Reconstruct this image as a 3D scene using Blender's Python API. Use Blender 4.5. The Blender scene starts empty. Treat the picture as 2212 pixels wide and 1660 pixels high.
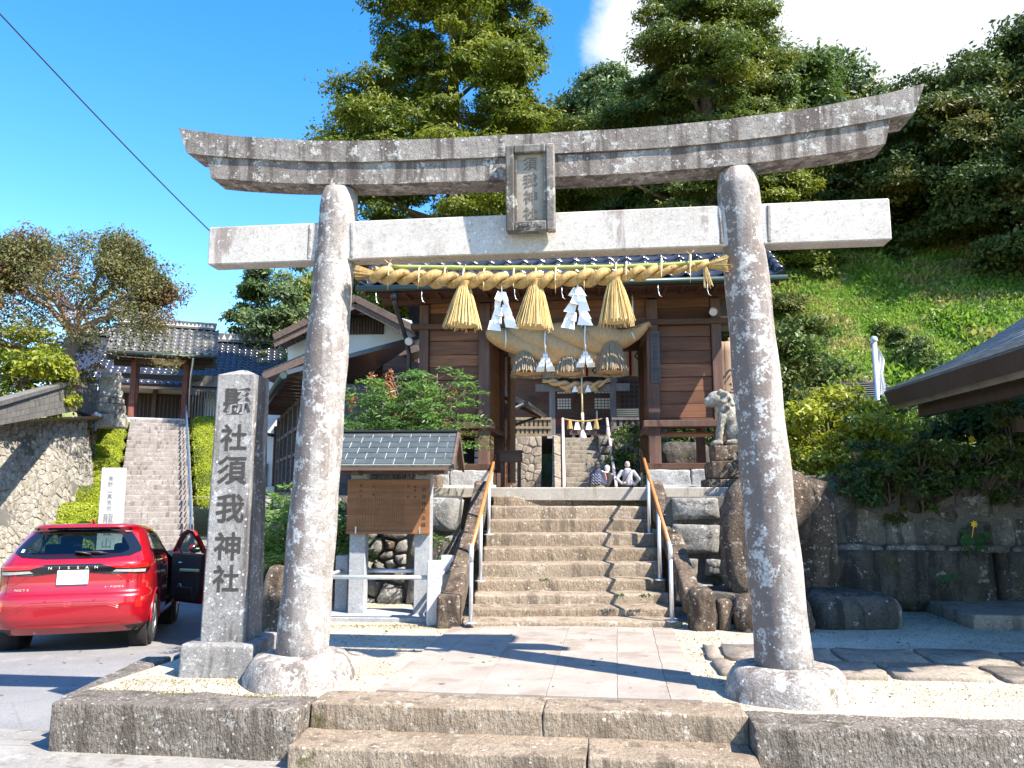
import bpy, bmesh, math, random
import numpy as np
from mathutils import Vector, Matrix, noise as mn

S = bpy.context.scene
COL = S.collection
R = math.radians
PI = math.pi

# ------------------------------------------------------------------ camera
EYE = 1.27
PITCH = R(7.88)
cam = bpy.data.cameras.new('camera')
cam.sensor_width = 36.0
cam.lens = 36.0 * 1662 / 2212
cam.clip_start = 0.05
cam.clip_end = 3000
camo = bpy.data.objects.new('camera', cam)
COL.objects.link(camo)
camo.location = (0, 0, EYE)
camo.rotation_euler = (PI / 2 + PITCH, 0, 0)
S.camera = camo

# ------------------------------------------------------------------ light
SUN = Vector((0.537, -0.370, 0.758)).normalized()
SUN_EL = math.asin(SUN.z)
SUN_ROT = math.atan2(SUN.x, SUN.y)
sl = bpy.data.lights.new('sun', 'SUN')
sl.energy = 4.4
sl.angle = R(0.53)
sl.color = (1.0, 0.93, 0.83)
so = bpy.data.objects.new('sun', sl)
COL.objects.link(so)
so.location = SUN * 60
so.rotation_euler = SUN.to_track_quat('Z', 'Y').to_euler()

S.view_settings.view_transform = 'Standard'
S.view_settings.look = 'None'
S.view_settings.exposure = 1.66
S.view_settings.gamma = 1.0
S.view_settings.use_curve_mapping = False
S.cycles.max_bounces = 6
S.cycles.diffuse_bounces = 3
S.cycles.transparent_max_bounces = 8
S.cycles.caustics_reflective = False
S.cycles.caustics_refractive = False

W = bpy.data.worlds.new('World')
S.world = W
W.use_nodes = True
wn, wl = W.node_tree.nodes, W.node_tree.links
wn.clear()
wo = wn.new('ShaderNodeOutputWorld')
bg = wn.new('ShaderNodeBackground')
bg.inputs['Strength'].default_value = 0.15
sky = wn.new('ShaderNodeTexSky')
sky.sky_type = 'NISHITA'
sky.sun_disc = False
sky.sun_elevation = SUN_EL
sky.sun_rotation = SUN_ROT
sky.altitude = 200
sky.air_density = 1.15
sky.dust_density = 0.3
sky.ozone_density = 2.2
hsv = wn.new('ShaderNodeHueSaturation')
hsv.inputs['Saturation'].default_value = 1.4
hsv.inputs['Value'].default_value = .86
hsv.inputs['Hue'].default_value = 0.506
wl.new(sky.outputs[0], hsv.inputs['Color'])
tc = wn.new('ShaderNodeTexCoord')
# a real bank of cloud low in the sky to the right, wisps elsewhere
cdir = Vector((0.42, 0.78, 0.60)).normalized()
dot = wn.new('ShaderNodeVectorMath'); dot.operation = 'DOT_PRODUCT'
wl.new(tc.outputs['Generated'], dot.inputs[0]); dot.inputs[1].default_value = cdir
bias = wn.new('ShaderNodeMapRange'); bias.clamp = True
bias.inputs['From Min'].default_value = 0.925; bias.inputs['From Max'].default_value = 0.978
bias.inputs['To Min'].default_value = -0.42; bias.inputs['To Max'].default_value = 0.62
wl.new(dot.outputs['Value'], bias.inputs['Value'])
cn = wn.new('ShaderNodeTexNoise')
cn.inputs['Scale'].default_value = 5.0; cn.inputs['Detail'].default_value = 8.0; cn.inputs['Roughness'].default_value = 0.64
wl.new(tc.outputs['Generated'], cn.inputs['Vector'])
cadd = wn.new('ShaderNodeMath'); cadd.operation = 'ADD'
wl.new(cn.outputs[0], cadd.inputs[0]); wl.new(bias.outputs[0], cadd.inputs[1])
cr = wn.new('ShaderNodeMapRange'); cr.clamp = True; cr.interpolation_type = 'SMOOTHSTEP'
cr.inputs['From Min'].default_value = 0.52; cr.inputs['From Max'].default_value = 0.78
wl.new(cadd.outputs[0], cr.inputs['Value'])
cshade = wn.new('ShaderNodeTexNoise')
cshade.inputs['Scale'].default_value = 2.2; cshade.inputs['Detail'].default_value = 4.0
wl.new(tc.outputs['Generated'], cshade.inputs['Vector'])
ccol = wn.new('ShaderNodeMix'); ccol.data_type = 'RGBA'
ccol.inputs[6].default_value = (1.75, 2.0, 2.3, 1); ccol.inputs[7].default_value = (2.7, 2.75, 2.8, 1)
wl.new(cshade.outputs[0], ccol.inputs[0])
cmix = wn.new('ShaderNodeMix'); cmix.data_type = 'RGBA'
wl.new(cr.outputs[0], cmix.inputs[0]); wl.new(hsv.outputs[0], cmix.inputs[6]); wl.new(ccol.outputs[2], cmix.inputs[7])
wl.new(cmix.outputs[2], bg.inputs['Color'])
wl.new(bg.outputs[0], wo.inputs['Surface'])

# ------------------------------------------------------------------ view geometry (photo measured on a 2212 x 1660 grid)
CT, ST = math.cos(PITCH), math.sin(PITCH)
def ray(x, y):
    u = (x - 1106) / 1662; v = (830 - y) / 1662
    return Vector((u, CT - v * ST, ST + v * CT))
def P(x, y, Y):
    r = ray(x, y); k = Y / r.y
    return Vector((r.x * k, Y, EYE + r.z * k))
def G(x, y, z=0.0):
    r = ray(x, y); k = (z - EYE) / r.z
    return Vector((r.x * k, r.y * k, z))
class Frame:
    def __init__(s, o, deg):
        s.o = Vector(o); s.deg = deg; s.rz = R(deg)
        s.M = Matrix.Translation(s.o) @ Matrix.Rotation(s.rz, 4, 'Z'); s.I = s.M.inverted()
    def px(s, x, y, ly=0.0):            # measured point on the local plane y = ly
        r = s.I.to_3x3() @ ray(x, y); c = s.I @ Vector((0, 0, EYE))
        k = (ly - c.y) / r.y
        return c + r * k
    def gz(s, x, y, z):                 # measured point on the local plane z
        return s.I @ G(x, y, z + s.o.z)

# ------------------------------------------------------------------ object helpers
def tag(o, label=None, cat=None, group=None, kind=None):
    if label: o['label'] = label
    if cat: o['category'] = cat
    if group: o['group'] = group
    if kind: o['kind'] = kind
    return o
WM = {}
def wm(o):
    return WM.get(o.name, Matrix.Identity(4))
def thing(name, label, cat, loc=(0, 0, 0), deg=0, group=None):
    o = bpy.data.objects.new(name, None); COL.objects.link(o)
    o.empty_display_size = 0.2
    o.location = loc; o.rotation_euler = (0, 0, R(deg))
    WM[o.name] = Matrix.Translation(Vector(loc)) @ Matrix.Rotation(R(deg), 4, 'Z')
    return tag(o, label, cat, group)
def thingF(name, label, cat, fr, group=None):
    return thing(name, label, cat, fr.o, fr.deg, group)
def link(name, me, parent=None, M=None, kind=None, label=None):
    o = bpy.data.objects.new(name, me); COL.objects.link(o)
    if parent is not None:
        o.parent = parent
        WM[o.name] = wm(parent) @ (M or Matrix.Identity(4))
    elif M is not None:
        WM[o.name] = M
    if M is not None: o.matrix_basis = M
    if kind: o['kind'] = kind
    if label: o['label'] = label
    return o

class MB:
    def __init__(s):
        s.v = []; s.f = []; s.s = []; s.m = []
        s.mi = 0
    def add(s, vs, fs, M=None, smooth=False):
        b = len(s.v)
        if M is None: s.v.extend([tuple(p) for p in vs])
        else: s.v.extend([tuple(M @ Vector(p)) for p in vs])
        for f in fs:
            s.f.append(tuple(i + b for i in f)); s.s.append(smooth); s.m.append(s.mi)
        return s
    def box(s, c, d, M=None, ch=0.0):
        x, y, z = d[0] / 2, d[1] / 2, d[2] / 2
        T = Matrix.Translation(Vector(c))
        T = T if M is None else M @ T
        if ch <= 0:
            vs = [(i * x, j * y, k * z) for i in (-1, 1) for j in (-1, 1) for k in (-1, 1)]
            fs = [(0, 1, 3, 2), (4, 6, 7, 5), (0, 4, 5, 1), (2, 3, 7, 6), (0, 2, 6, 4), (1, 5, 7, 3)]
            return s.add(vs, fs, T)
        ch = min(ch, x * .9, y * .9, z * .9)
        vs = []; idx = {}
        for i in (-1, 1):
            for j in (-1, 1):
                for k in (-1, 1):
                    idx[i, j, k] = len(vs)
                    vs += [(i * x, j * (y - ch), k * (z - ch)), (i * (x - ch), j * y, k * (z - ch)), (i * (x - ch), j * (y - ch), k * z)]
        fs = []
        for i in (-1, 1):
            q = [idx[i, a, b] for a, b in ((-1, -1), (1, -1), (1, 1), (-1, 1))]; fs.append(tuple(q if i > 0 else q[::-1]))
            q = [idx[a, i, b] + 1 for a, b in ((-1, -1), (1, -1), (1, 1), (-1, 1))]; fs.append(tuple(q[::-1] if i > 0 else q))
            q = [idx[a, b, i] + 2 for a, b in ((-1, -1), (1, -1), (1, 1), (-1, 1))]; fs.append(tuple(q if i > 0 else q[::-1]))
        for a in (-1, 1):
            for b in (-1, 1):
                f = (idx[a, b, -1], idx[a, b, 1], idx[a, b, 1] + 1, idx[a, b, -1] + 1); fs.append(f if a * b < 0 else f[::-1])
                f = (idx[a, -1, b], idx[a, 1, b], idx[a, 1, b] + 2, idx[a, -1, b] + 2); fs.append(f if a * b > 0 else f[::-1])
                f = (idx[-1, a, b] + 1, idx[1, a, b] + 1, idx[1, a, b] + 2, idx[-1, a, b] + 2); fs.append(f if a * b < 0 else f[::-1])
                for c in (-1, 1):
                    i0 = idx[a, b, c]; f = (i0, i0 + 1, i0 + 2); fs.append(f if a * b * c > 0 else f[::-1])
        return s.add(vs, fs, T)
    def beam(s, a, b, w, h, up=(0, 0, 1), ch=0.0, ext=0.0):
        a = Vector(a); b = Vector(b); d = b - a; L = d.length
        y = d.normalized(); x = y.cross(Vector(up)).normalized(); z = x.cross(y)
        M = Matrix(((x.x, y.x, z.x, 0), (x.y, y.y, z.y, 0), (x.z, y.z, z.z, 0), (0, 0, 0, 1)))
        return s.box((0, 0, 0), (w, L + ext, h), Matrix.Translation((a + b) / 2) @ M, ch)
    def prism(s, poly, fn, a, b, smooth=False):
        n = len(poly)
        vs = [fn(p, a) for p in poly] + [fn(p, b) for p in poly]
        fs = [tuple(range(n))[::-1], tuple(range(n, 2 * n))] + [(i, (i + 1) % n, n + (i + 1) % n, n + i) for i in range(n)]
        b0 = len(s.f)
        s.add(vs, fs)
        if smooth:
            for i in range(b0 + 2, len(s.f)): s.s[i] = True
        return s
    def tube(s, pts, r, n=8, caps=True, smooth=True, flat=1.0):
        pts = [Vector(p) for p in pts]; m = len(pts)
        rr = r if hasattr(r, '__len__') else [r] * m
        vs = []; up = None
        for i, p in enumerate(pts):
            t = (pts[min(i + 1, m - 1)] - pts[max(i - 1, 0)]).normalized()
            if up is None:
                up = Vector((0, 0, 1)) if abs(t.z) < .9 else Vector((1, 0, 0))
            x = t.cross(up).normalized(); up = x.cross(t).normalized()
            for k in range(n):
                a = 2 * PI * k / n
                vs.append(p + x * (math.cos(a) * rr[i]) + up * (math.sin(a) * rr[i] * flat))
        fs = [(i * n + k, i * n + (k + 1) % n, (i + 1) * n + (k + 1) % n, (i + 1) * n + k) for i in range(m - 1) for k in range(n)]
        b0 = len(s.f)
        s.add(vs, fs, None, smooth)
        if caps:
            b = len(s.v) - m * n
            s.f += [tuple(b + k for k in range(n))[::-1], tuple(b + (m - 1) * n + k for k in range(n))]; s.s += [False, False]; s.m += [s.mi, s.mi]
        return s
    def lathe(s, prof, c=(0, 0, 0), n=24, M=None, smooth=True, wob=None, caps=True):
        vs = []
        for j, (r, z) in enumerate(prof):
            for k in range(n):
                a = 2 * PI * k / n
                q = r * (wob(a, z) if wob else 1)
                vs.append((c[0] + q * math.cos(a), c[1] + q * math.sin(a), c[2] + z))
        m = len(prof)
        fs = [(i * n + k, i * n + (k + 1) % n, (i + 1) * n + (k + 1) % n, (i + 1) * n + k) for i in range(m - 1) for k in range(n)]
        s.add(vs, fs, M, smooth)
        if not caps: return s
        b = len(s.v) - m * n
        s.f += [tuple(b + k for k in range(n))[::-1], tuple(b + (m - 1) * n + k for k in range(n))]; s.s += [False, False]; s.m += [s.mi, s.mi]
        return s
    def grid(s, fn, nu, nv, smooth=True, flip=False):
        vs = [fn(i / nu, j / nv) for j in range(nv + 1) for i in range(nu + 1)]
        fs = []
        for j in range(nv):
            for i in range(nu):
                a = j * (nu + 1) + i; f = (a, a + 1, a + nu + 2, a + nu + 1)
                fs.append(f[::-1] if flip else f)
        return s.add(vs, fs, None, smooth)
    def quad(s, a, b, c, d):
        return s.add([a, b, c, d], [(0, 1, 2, 3)])
    def slab(s, poly, th):               # polygon with thickness along its normal (both ways)
        poly = [Vector(p) for p in poly]
        nrm = (poly[1] - poly[0]).cross(poly[-1] - poly[0]).normalized()
        n = len(poly)
        vs = [p + nrm * th / 2 for p in poly] + [p - nrm * th / 2 for p in poly]
        fs = [tuple(range(n)), tuple(range(n, 2 * n))[::-1]] + [(i, n + i, n + (i + 1) % n, (i + 1) % n) for i in range(n)]
        return s.add(vs, fs)
    def mesh(s, name, mat):
        me = bpy.data.meshes.new(name)
        me.from_pydata(s.v, [], s.f)
        me.polygons.foreach_set('use_smooth', s.s)
        for m in (mat if isinstance(mat, (list, tuple)) else [mat]): me.materials.append(m)
        if any(s.m): me.polygons.foreach_set('material_index', s.m)
        me.update()
        return me
    def build(s, name, mat, parent=None, world=False, kind=None, label=None):
        if world and parent is not None:
            I = wm(parent).inverted(); s.v = [tuple(I @ Vector(p)) for p in s.v]
        return link(name, s.mesh(name, mat), parent, None, kind, label)

def ell(c, r, n=10, m=7):                # ellipsoid verts / faces
    vs = []; fs = []
    for j in range(m + 1):
        t = PI * j / m
        for k in range(n):
            a = 2 * PI * k / n
            vs.append((c[0] + r[0] * math.sin(t) * math.cos(a), c[1] + r[1] * math.sin(t) * math.sin(a), c[2] + r[2] * math.cos(t)))
    for j in range(m):
        for k in range(n):
            fs.append((j * n + k, (j + 1) * n + k, (j + 1) * n + (k + 1) % n, j * n + (k + 1) % n))
    return vs, fs

def rock(d, seed, amp=0.02, freq=3.0, rnd=0.05, cuts=6, shape=None):
    """rounded, noise-worn block of size d centred on 0: verts, faces"""
    key = {}; vs = []; fs = []
    m = max(d); h = Vector((d[0] / 2, d[1] / 2, d[2] / 2)); rnd = min(rnd, min(h) * .95)
    ax_ = []
    for i in range(3):
        k = max(2, min(18, int(round(cuts * d[i] / m)) + 1)); e = h[i] - rnd
        ax_.append([-h[i], -h[i] + rnd * .55] + [-e + 2 * e * j / k for j in range(k + 1)] + [h[i] - rnd * .55, h[i]])
    n = [len(q) - 1 for q in ax_]
    off = Vector((seed * 7.13, seed * 3.7, -seed * 5.1))
    def pt(p):
        k = (round(p.x, 5), round(p.y, 5), round(p.z, 5))
        if k in key: return key[k]
        q = Vector([max(-h[i] + rnd, min(h[i] - rnd, p[i])) for i in range(3)])
        e = p - q
        if e.length > 1e-9: q = q + e.normalized() * rnd
        if shape: q = shape(q)
        q = q + mn.noise_vector(q * freq + off) * amp + mn.noise_vector(q * freq * 3.1 + off) * (amp * .35)
        key[k] = len(vs); vs.append(q); return key[k]
    for ax in range(3):
        a, b = (ax + 1) % 3, (ax + 2) % 3
        for sg in (-1, 1):
            for i in range(n[a]):
                for j in range(n[b]):
                    q = []
                    for (u, v) in ((i, j), (i + 1, j), (i + 1, j + 1), (i, j + 1)):
                        p = Vector((0, 0, 0)); p[ax] = sg * h[ax]; p[a] = ax_[a][u]; p[b] = ax_[b][v]
                        q.append(pt(p))
                    fs.append(tuple(q if sg > 0 else q[::-1]))
    return vs, fs
def addrock(mb, c, d, seed, M=None, smooth=True, **k):
    v, f = rock(d, seed, **k)
    T = Matrix.Translation(Vector(c))
    return mb.add(v, f, T if M is None else T @ M, smooth)

def voronoi(w, h, n, seed, relax=2, aspect=1.0, inside=None):
    """cells (polygons in u,v) filling a w x h rectangle"""
    rg = np.random.default_rng(seed)
    pts = rg.random((n, 2)) * (w, h)
    cells = []
    for it in range(relax + 1):
        cells = []
        for i in range(n):
            poly = [(0, 0), (w, 0), (w, h), (0, h)]
            d2 = ((pts - pts[i]) * (1, aspect)) ** 2
            order = np.argsort(d2.sum(1))[1:22]
            for j in order:
                mx = (pts[i] + pts[j]) / 2; nv = (pts[j] - pts[i]) * (1, aspect * aspect)
                out = []
                L = len(poly)
                for k in range(L):
                    p, q = poly[k], poly[(k + 1) % L]
                    sp = (p[0] - mx[0]) * nv[0] + (p[1] - mx[1]) * nv[1]; sq = (q[0] - mx[0]) * nv[0] + (q[1] - mx[1]) * nv[1]
                    if sp <= 0: out.append(p)
                    if (sp < 0) != (sq < 0) and abs(sp - sq) > 1e-12:
                        t = sp / (sp - sq); out.append((p[0] + (q[0] - p[0]) * t, p[1] + (q[1] - p[1]) * t))
                poly = out
                if len(poly) < 3: break
            cells.append(poly)
        if it < relax:
            for i, c in enumerate(cells):
                if len(c) >= 3: pts[i] = pts[i] * .35 + np.mean(c, 0) * .65
    return [c for c in cells if len(c) >= 3]

def stones(name, cells, fn, mats, parent, seed, gap=0.012, bulge=0.06, depth=0.12, limit=300, world=True, key=None, smooth=False):
    """each cell becomes one stone (own object); fn(u, v, out) -> 3D"""
    rg = random.Random(seed); res = []
    I = wm(parent).inverted() if world else Matrix.Identity(4)
    for c in cells:
        cx = sum(p[0] for p in c) / len(c); cy = sum(p[1] for p in c) / len(c)
        pl = []
        L = len(c)
        for k in range(L):              # cut corners once so stones are rounded
            p, q = c[k], c[(k + 1) % L]
            pl += [(p[0] * .88 + q[0] * .12, p[1] * .88 + q[1] * .12), (p[0] * .12 + q[0] * .88, p[1] * .12 + q[1] * .88)]
        r = min(math.hypot(p[0] - cx, p[1] - cy) for p in pl)
        if r < gap * 2: continue
        n = len(pl); b = bulge * rg.uniform(.45, 1.2) * min(1, r / .12)
        tu, tv = rg.uniform(-.15, .15), rg.uniform(-.15, .15)
        rings = [(1 - gap / r, -depth), (1 - gap / r, 0.0), (.91 - gap / r, b * .66), (.60, b)]
        vs = []
        for (k, o) in rings:
            for p in pl:
                u = cx + (p[0] - cx) * k; v = cy + (p[1] - cy) * k
                vs.append(I @ Vector(fn(u, v, o + ((u - cx) * tu + (v - cy) * tv if o > 0 else 0) + (rg.uniform(-.2, .2) * b if o > 0 else 0))))
        vs.append(I @ Vector(fn(cx, cy, b * 1.03)))
        fs = [(i * n + k, i * n + (k + 1) % n, (i + 1) * n + (k + 1) % n, (i + 1) * n + k) for i in range(3) for k in range(n)]
        fs += [(3 * n + k, 3 * n + (k + 1) % n, 4 * n) for k in range(n)]
        res.append((vs, fs, I @ Vector(fn(cx, cy, 0)), (key(cx, cy) if key else r)))
    res.sort(key=lambda t: -t[3])
    for i, (vs, fs, c, _) in enumerate(res[:limit]):
        mb = MB(); mb.add([v - c for v in vs], fs, None, smooth)
        link(name, mb.mesh(name, rg.choice(mats)), parent, Matrix.Translation(c))
    if len(res) > limit:
        mb = MB()
        for (vs, fs, c, _) in res[limit:]: mb.add(vs, fs, None, smooth)
        mb.build(name, mats[0], parent, kind='stuff')

_glyph = {}
def glyph_mesh(ch, mat, extr=0.02, bold=0.0):
    k = (ch, mat.name, extr, bold)
    if k in _glyph: return _glyph[k]
    cu = bpy.data.curves.new('lettering', 'FONT')
    cu.body = ch; cu.size = 1.0; cu.extrude = extr; cu.offset = bold
    cu.align_x = 'CENTER'; cu.align_y = 'CENTER'; cu.resolution_u = 3
    o = bpy.data.objects.new('lettering', cu); COL.objects.link(o)
    dg = bpy.context.evaluated_depsgraph_get()
    me = bpy.data.meshes.new_from_object(o.evaluated_get(dg))
    bpy.data.objects.remove(o); bpy.data.curves.remove(cu)
    co = np.empty(len(me.vertices) * 3); me.vertices.foreach_get('co', co); co = co.reshape(-1, 3)
    if len(co):
        co[:, :2] -= (co[:, :2].max(0) + co[:, :2].min(0)) / 2
        me.vertices.foreach_set('co', co.ravel())
    me.materials.clear(); me.materials.append(mat)
    me.name = 'lettering'
    _glyph[k] = me
    return me
def write(ch, size, M, mat, parent, name='character', extr=0.02, bold=0.0, sx=1.0, kind=None):
    """M maps glyph plane (x right, y up, z out) into the parent's space"""
    return link(name, glyph_mesh(ch, mat, extr, bold), parent, M @ Matrix.Diagonal((size * sx, size, size, 1)), kind)
UPRIGHT = Matrix.Rotation(PI / 2, 4, 'X')      # glyph standing, facing local -y

def blob(caps, voxel, name, mat, parent=None, M=None, smooth=4):
    """one continuous skin over tapered capsules [(a, b, ra, rb)] and ellipsoids [(c, (rx, ry, rz))]"""
    mb = MB()
    for c in caps:
        if len(c) == 4:
            a, b = Vector(c[0]), Vector(c[1]); ra, rb = c[2], c[3]
            n = max(2, int((b - a).length / (min(ra, rb) * .8)) + 1)
            d = (b - a); L = max(d.length, 1e-6); t = d / L
            pts = []; rr = []
            for q in (-.995, -.8, -.4): pts.append(a + t * ra * q); rr.append(ra * math.sqrt(1 - q * q))
            for i in range(n + 1): pts.append(a.lerp(b, i / n)); rr.append(ra + (rb - ra) * i / n)
            for q in (.4, .8, .995): pts.append(b + t * rb * q); rr.append(rb * math.sqrt(1 - q * q))
            mb.tube(pts, rr, 10)
        else:
            v, f = ell(c[0], c[1], 14, 10); mb.add(v, f)
    me = mb.mesh(name, mat)
    o = bpy.data.objects.new(name, me); COL.objects.link(o)
    m = o.modifiers.new('r', 'REMESH'); m.mode = 'VOXEL'; m.voxel_size = voxel; m.use_smooth_shade = True
    m = o.modifiers.new('s', 'SMOOTH'); m.iterations = smooth; m.factor = .5
    dg = bpy.context.evaluated_depsgraph_get()
    me2 = bpy.data.meshes.new_from_object(o.evaluated_get(dg))
    bpy.data.objects.remove(o); bpy.data.meshes.remove(me)
    me2.materials.clear(); me2.materials.append(mat)
    me2.name = name
    return link(name, me2, parent, M)
# ------------------------------------------------------------------ materials
class NM:
    def __init__(s, name):
        s.m = bpy.data.materials.new(name); s.m.use_nodes = True
        s.N = s.m.node_tree.nodes; s.L = s.m.node_tree.links; s.N.clear()
        s.o = s.N.new('ShaderNodeOutputMaterial'); s.b = s.N.new('ShaderNodeBsdfPrincipled')
        s.L.new(s.b.outputs[0], s.o.inputs[0]); s._tc = None
    def set(s, **k):
        for a, v in k.items():
            i = s.b.inputs[a.replace('_', ' ')]
            if isinstance(v, bpy.types.NodeSocket): s.L.new(v, i)
            else: i.default_value = v if not isinstance(v, tuple) else (*v, 1)[:4]
        return s
    def co(s, scale=(1, 1, 1), rot=(0, 0, 0), kind='Object'):
        if s._tc is None: s._tc = s.N.new('ShaderNodeTexCoord')
        mp = s.N.new('ShaderNodeMapping'); mp.inputs['Scale'].default_value = scale; mp.inputs['Rotation'].default_value = rot
        s.L.new(s._tc.outputs[kind], mp.inputs[0])
        # shift every piece by its own random amount so alike pieces do not repeat
        oi = s.N.new('ShaderNodeObjectInfo'); ml = s.N.new('ShaderNodeMath'); ml.operation = 'MULTIPLY'; ml.inputs[1].default_value = 37.0
        s.L.new(oi.outputs['Random'], ml.inputs[0])
        ad = s.N.new('ShaderNodeVectorMath'); ad.operation = 'ADD'
        s.L.new(mp.outputs[0], ad.inputs[0]); s.L.new(ml.outputs[0], ad.inputs[1])
        return ad.outputs[0]
    def noise(s, scale=5, detail=4, rough=.55, vec=None, dist=0.0):
        n = s.N.new('ShaderNodeTexNoise'); n.inputs['Scale'].default_value = scale
        n.inputs['Detail'].default_value = detail; n.inputs['Roughness'].default_value = rough; n.inputs['Distortion'].default_value = dist
        s.L.new(vec or s.co(), n.inputs['Vector']); return n.outputs[0]
    def voro(s, scale=5, feat='F1', vec=None, out='Distance', rnd=1.0):
        n = s.N.new('ShaderNodeTexVoronoi'); n.feature = feat; n.inputs['Scale'].default_value = scale; n.inputs['Randomness'].default_value = rnd
        s.L.new(vec or s.co(), n.inputs['Vector']); return n.outputs[out]
    def wave(s, scale=5, dist=3, detail=3, vec=None, direction='X'):
        n = s.N.new('ShaderNodeTexWave'); n.inputs['Scale'].default_value = scale; n.inputs['Distortion'].default_value = dist
        n.inputs['Detail'].default_value = detail; n.bands_direction = direction
        s.L.new(vec or s.co(), n.inputs['Vector']); return n.outputs['Fac']
    def ramp(s, f, lo, hi, smooth=True):
        n = s.N.new('ShaderNodeMapRange'); n.clamp = True
        if smooth: n.interpolation_type = 'SMOOTHSTEP'
        n.inputs['From Min'].default_value = lo; n.inputs['From Max'].default_value = hi
        s.L.new(f, n.inputs['Value']); return n.outputs[0]
    def math(s, op, a, b):
        n = s.N.new('ShaderNodeMath'); n.operation = op
        for i, v in enumerate((a, b)):
            if isinstance(v, bpy.types.NodeSocket): s.L.new(v, n.inputs[i])
            else: n.inputs[i].default_value = v
        return n.outputs[0]
    def mix(s, f, a, b, mode='MIX'):
        n = s.N.new('ShaderNodeMix'); n.data_type = 'RGBA'; n.blend_type = mode
        for i, v in ((0, f), (6, a), (7, b)):
            if isinstance(v, bpy.types.NodeSocket): s.L.new(v, n.inputs[i])
            elif i == 0: n.inputs[0].default_value = v
            else: n.inputs[i].default_value = (*v, 1)[:4]
        return n.outputs[2]
    def bump(s, h, strength=.5, dist=.01):
        n = s.N.new('ShaderNodeBump'); n.inputs['Strength'].default_value = strength; n.inputs['Distance'].default_value = dist
        s.L.new(h, n.inputs['Height']); s.L.new(n.outputs[0], s.b.inputs['Normal']); return s
    def rnd(s):
        return s.N.new('ShaderNodeObjectInfo').outputs['Random']
    def geo(s, out='Position'):
        return s.N.new('ShaderNodeNewGeometry').outputs[out]

M = {}
def plain(name, c, rough=.6, metal=0.0, c2=None, scale=8, bump=0.0, bscale=40, vary=0.0, **k):
    n = NM(name)
    col = c
    if c2: col = n.mix(n.ramp(n.noise(scale, 6), .35, .65), c, c2)
    if vary: col = n.mix(n.math('MULTIPLY', n.rnd(), vary), col if not isinstance(col, tuple) else col, tuple(q * .35 for q in (c2 or c)))
    n.set(Base_Color=col, Roughness=rough, Metallic=metal, **k)
    if bump: n.bump(n.noise(bscale, 6), bump, .01)
    M[name] = n.m; return n.m

def stone(name, c1, c2, lich=(.55, .54, .5), lamt=.5, stain=None, stamt=.0, dots=0.0, grain=.5, bump=.6, bd=.01, vary=.0, moss=0.0, lscale=5.0, rough=.9, chisel=0.0, stretch=(7, 7, .7), fleck=1.0, dscale=26.0, side=0.0):
    n = NM(name)
    co = n.co()
    col = n.mix(n.ramp(n.noise(2.6, 5, .6, co), .32, .68), c1, c2)
    g = n.noise(95, 3, .7, co)
    col = n.mix(n.math('MULTIPLY', n.ramp(g, .35, .7), grain), col, tuple(q * .45 for q in c1))
    fl = n.noise(34, 6, .75, co)
    col = n.mix(n.math('MULTIPLY', n.ramp(fl, .56, .68), .55 * fleck), col, tuple(min(.7, q * 1.9) for q in c2))
    col = n.mix(n.math('MULTIPLY', n.ramp(fl, .46, .36), .7 * fleck), col, tuple(q * .38 for q in c1))
    if stain:
        st = n.noise(1.0, 5, .65, n.co(stretch))
        if side:                         # faces turned to the left take more of the stain colour
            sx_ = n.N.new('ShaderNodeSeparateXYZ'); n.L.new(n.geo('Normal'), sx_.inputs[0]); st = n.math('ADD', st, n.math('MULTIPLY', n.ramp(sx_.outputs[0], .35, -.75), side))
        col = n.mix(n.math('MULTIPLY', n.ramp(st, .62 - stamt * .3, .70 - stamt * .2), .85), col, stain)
    if lamt:
        l1 = n.noise(lscale, 9, .68, co); l2 = n.noise(lscale * 5, 6, .7, co)
        f = n.ramp(n.math('ADD', n.math('MULTIPLY', l1, .68), n.math('MULTIPLY', l2, .32)), .64 - lamt * .26, .69 - lamt * .22)
        col = n.mix(n.math('MULTIPLY', f, .9), col, n.mix(n.ramp(l2, .4, .65), tuple(q * .72 for q in lich), lich))
    if dots:
        v = n.voro(dscale, vec=co); pick = n.voro(dscale, vec=co, out='Color')
        sep = n.N.new('ShaderNodeSeparateColor'); n.L.new(pick, sep.inputs[0])
        d = n.math('MULTIPLY', n.math('LESS_THAN', n.math('ADD', v, n.math('MULTIPLY', n.noise(60, 3, .6, co), .22)), n.math('MULTIPLY', sep.outputs[0], .42)), n.math('LESS_THAN', sep.outputs[1], dots))
        col = n.mix(n.math('MULTIPLY', d, .85), col, tuple(min(.78, q * 1.18) for q in lich))
    if moss:
        f = n.ramp(n.noise(3.3, 7, .65, n.co()), .66 - moss * .2, .72 - moss * .12)
        col = n.mix(n.math('MULTIPLY', f, .85), col, n.mix(n.noise(30, 3), (.045, .055, .012), (.12, .11, .03)))
    if vary: col = n.mix(n.math('MULTIPLY', n.rnd(), vary), col, n.mix(.75, col, (.05, .042, .035)))
    n.set(Base_Color=col, Roughness=rough)
    h = n.math('ADD', n.math('MULTIPLY', n.noise(11, 8, .65, co), 1.0), n.math('MULTIPLY', g, .35))
    if chisel:
        h = n.math('ADD', h, n.math('MULTIPLY', n.noise(1, 4, .6, n.co((48, 48, 20), (0, .35, .2))), chisel))
    n.bump(h, bump, bd)
    M[name] = n.m; return n.m

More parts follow.
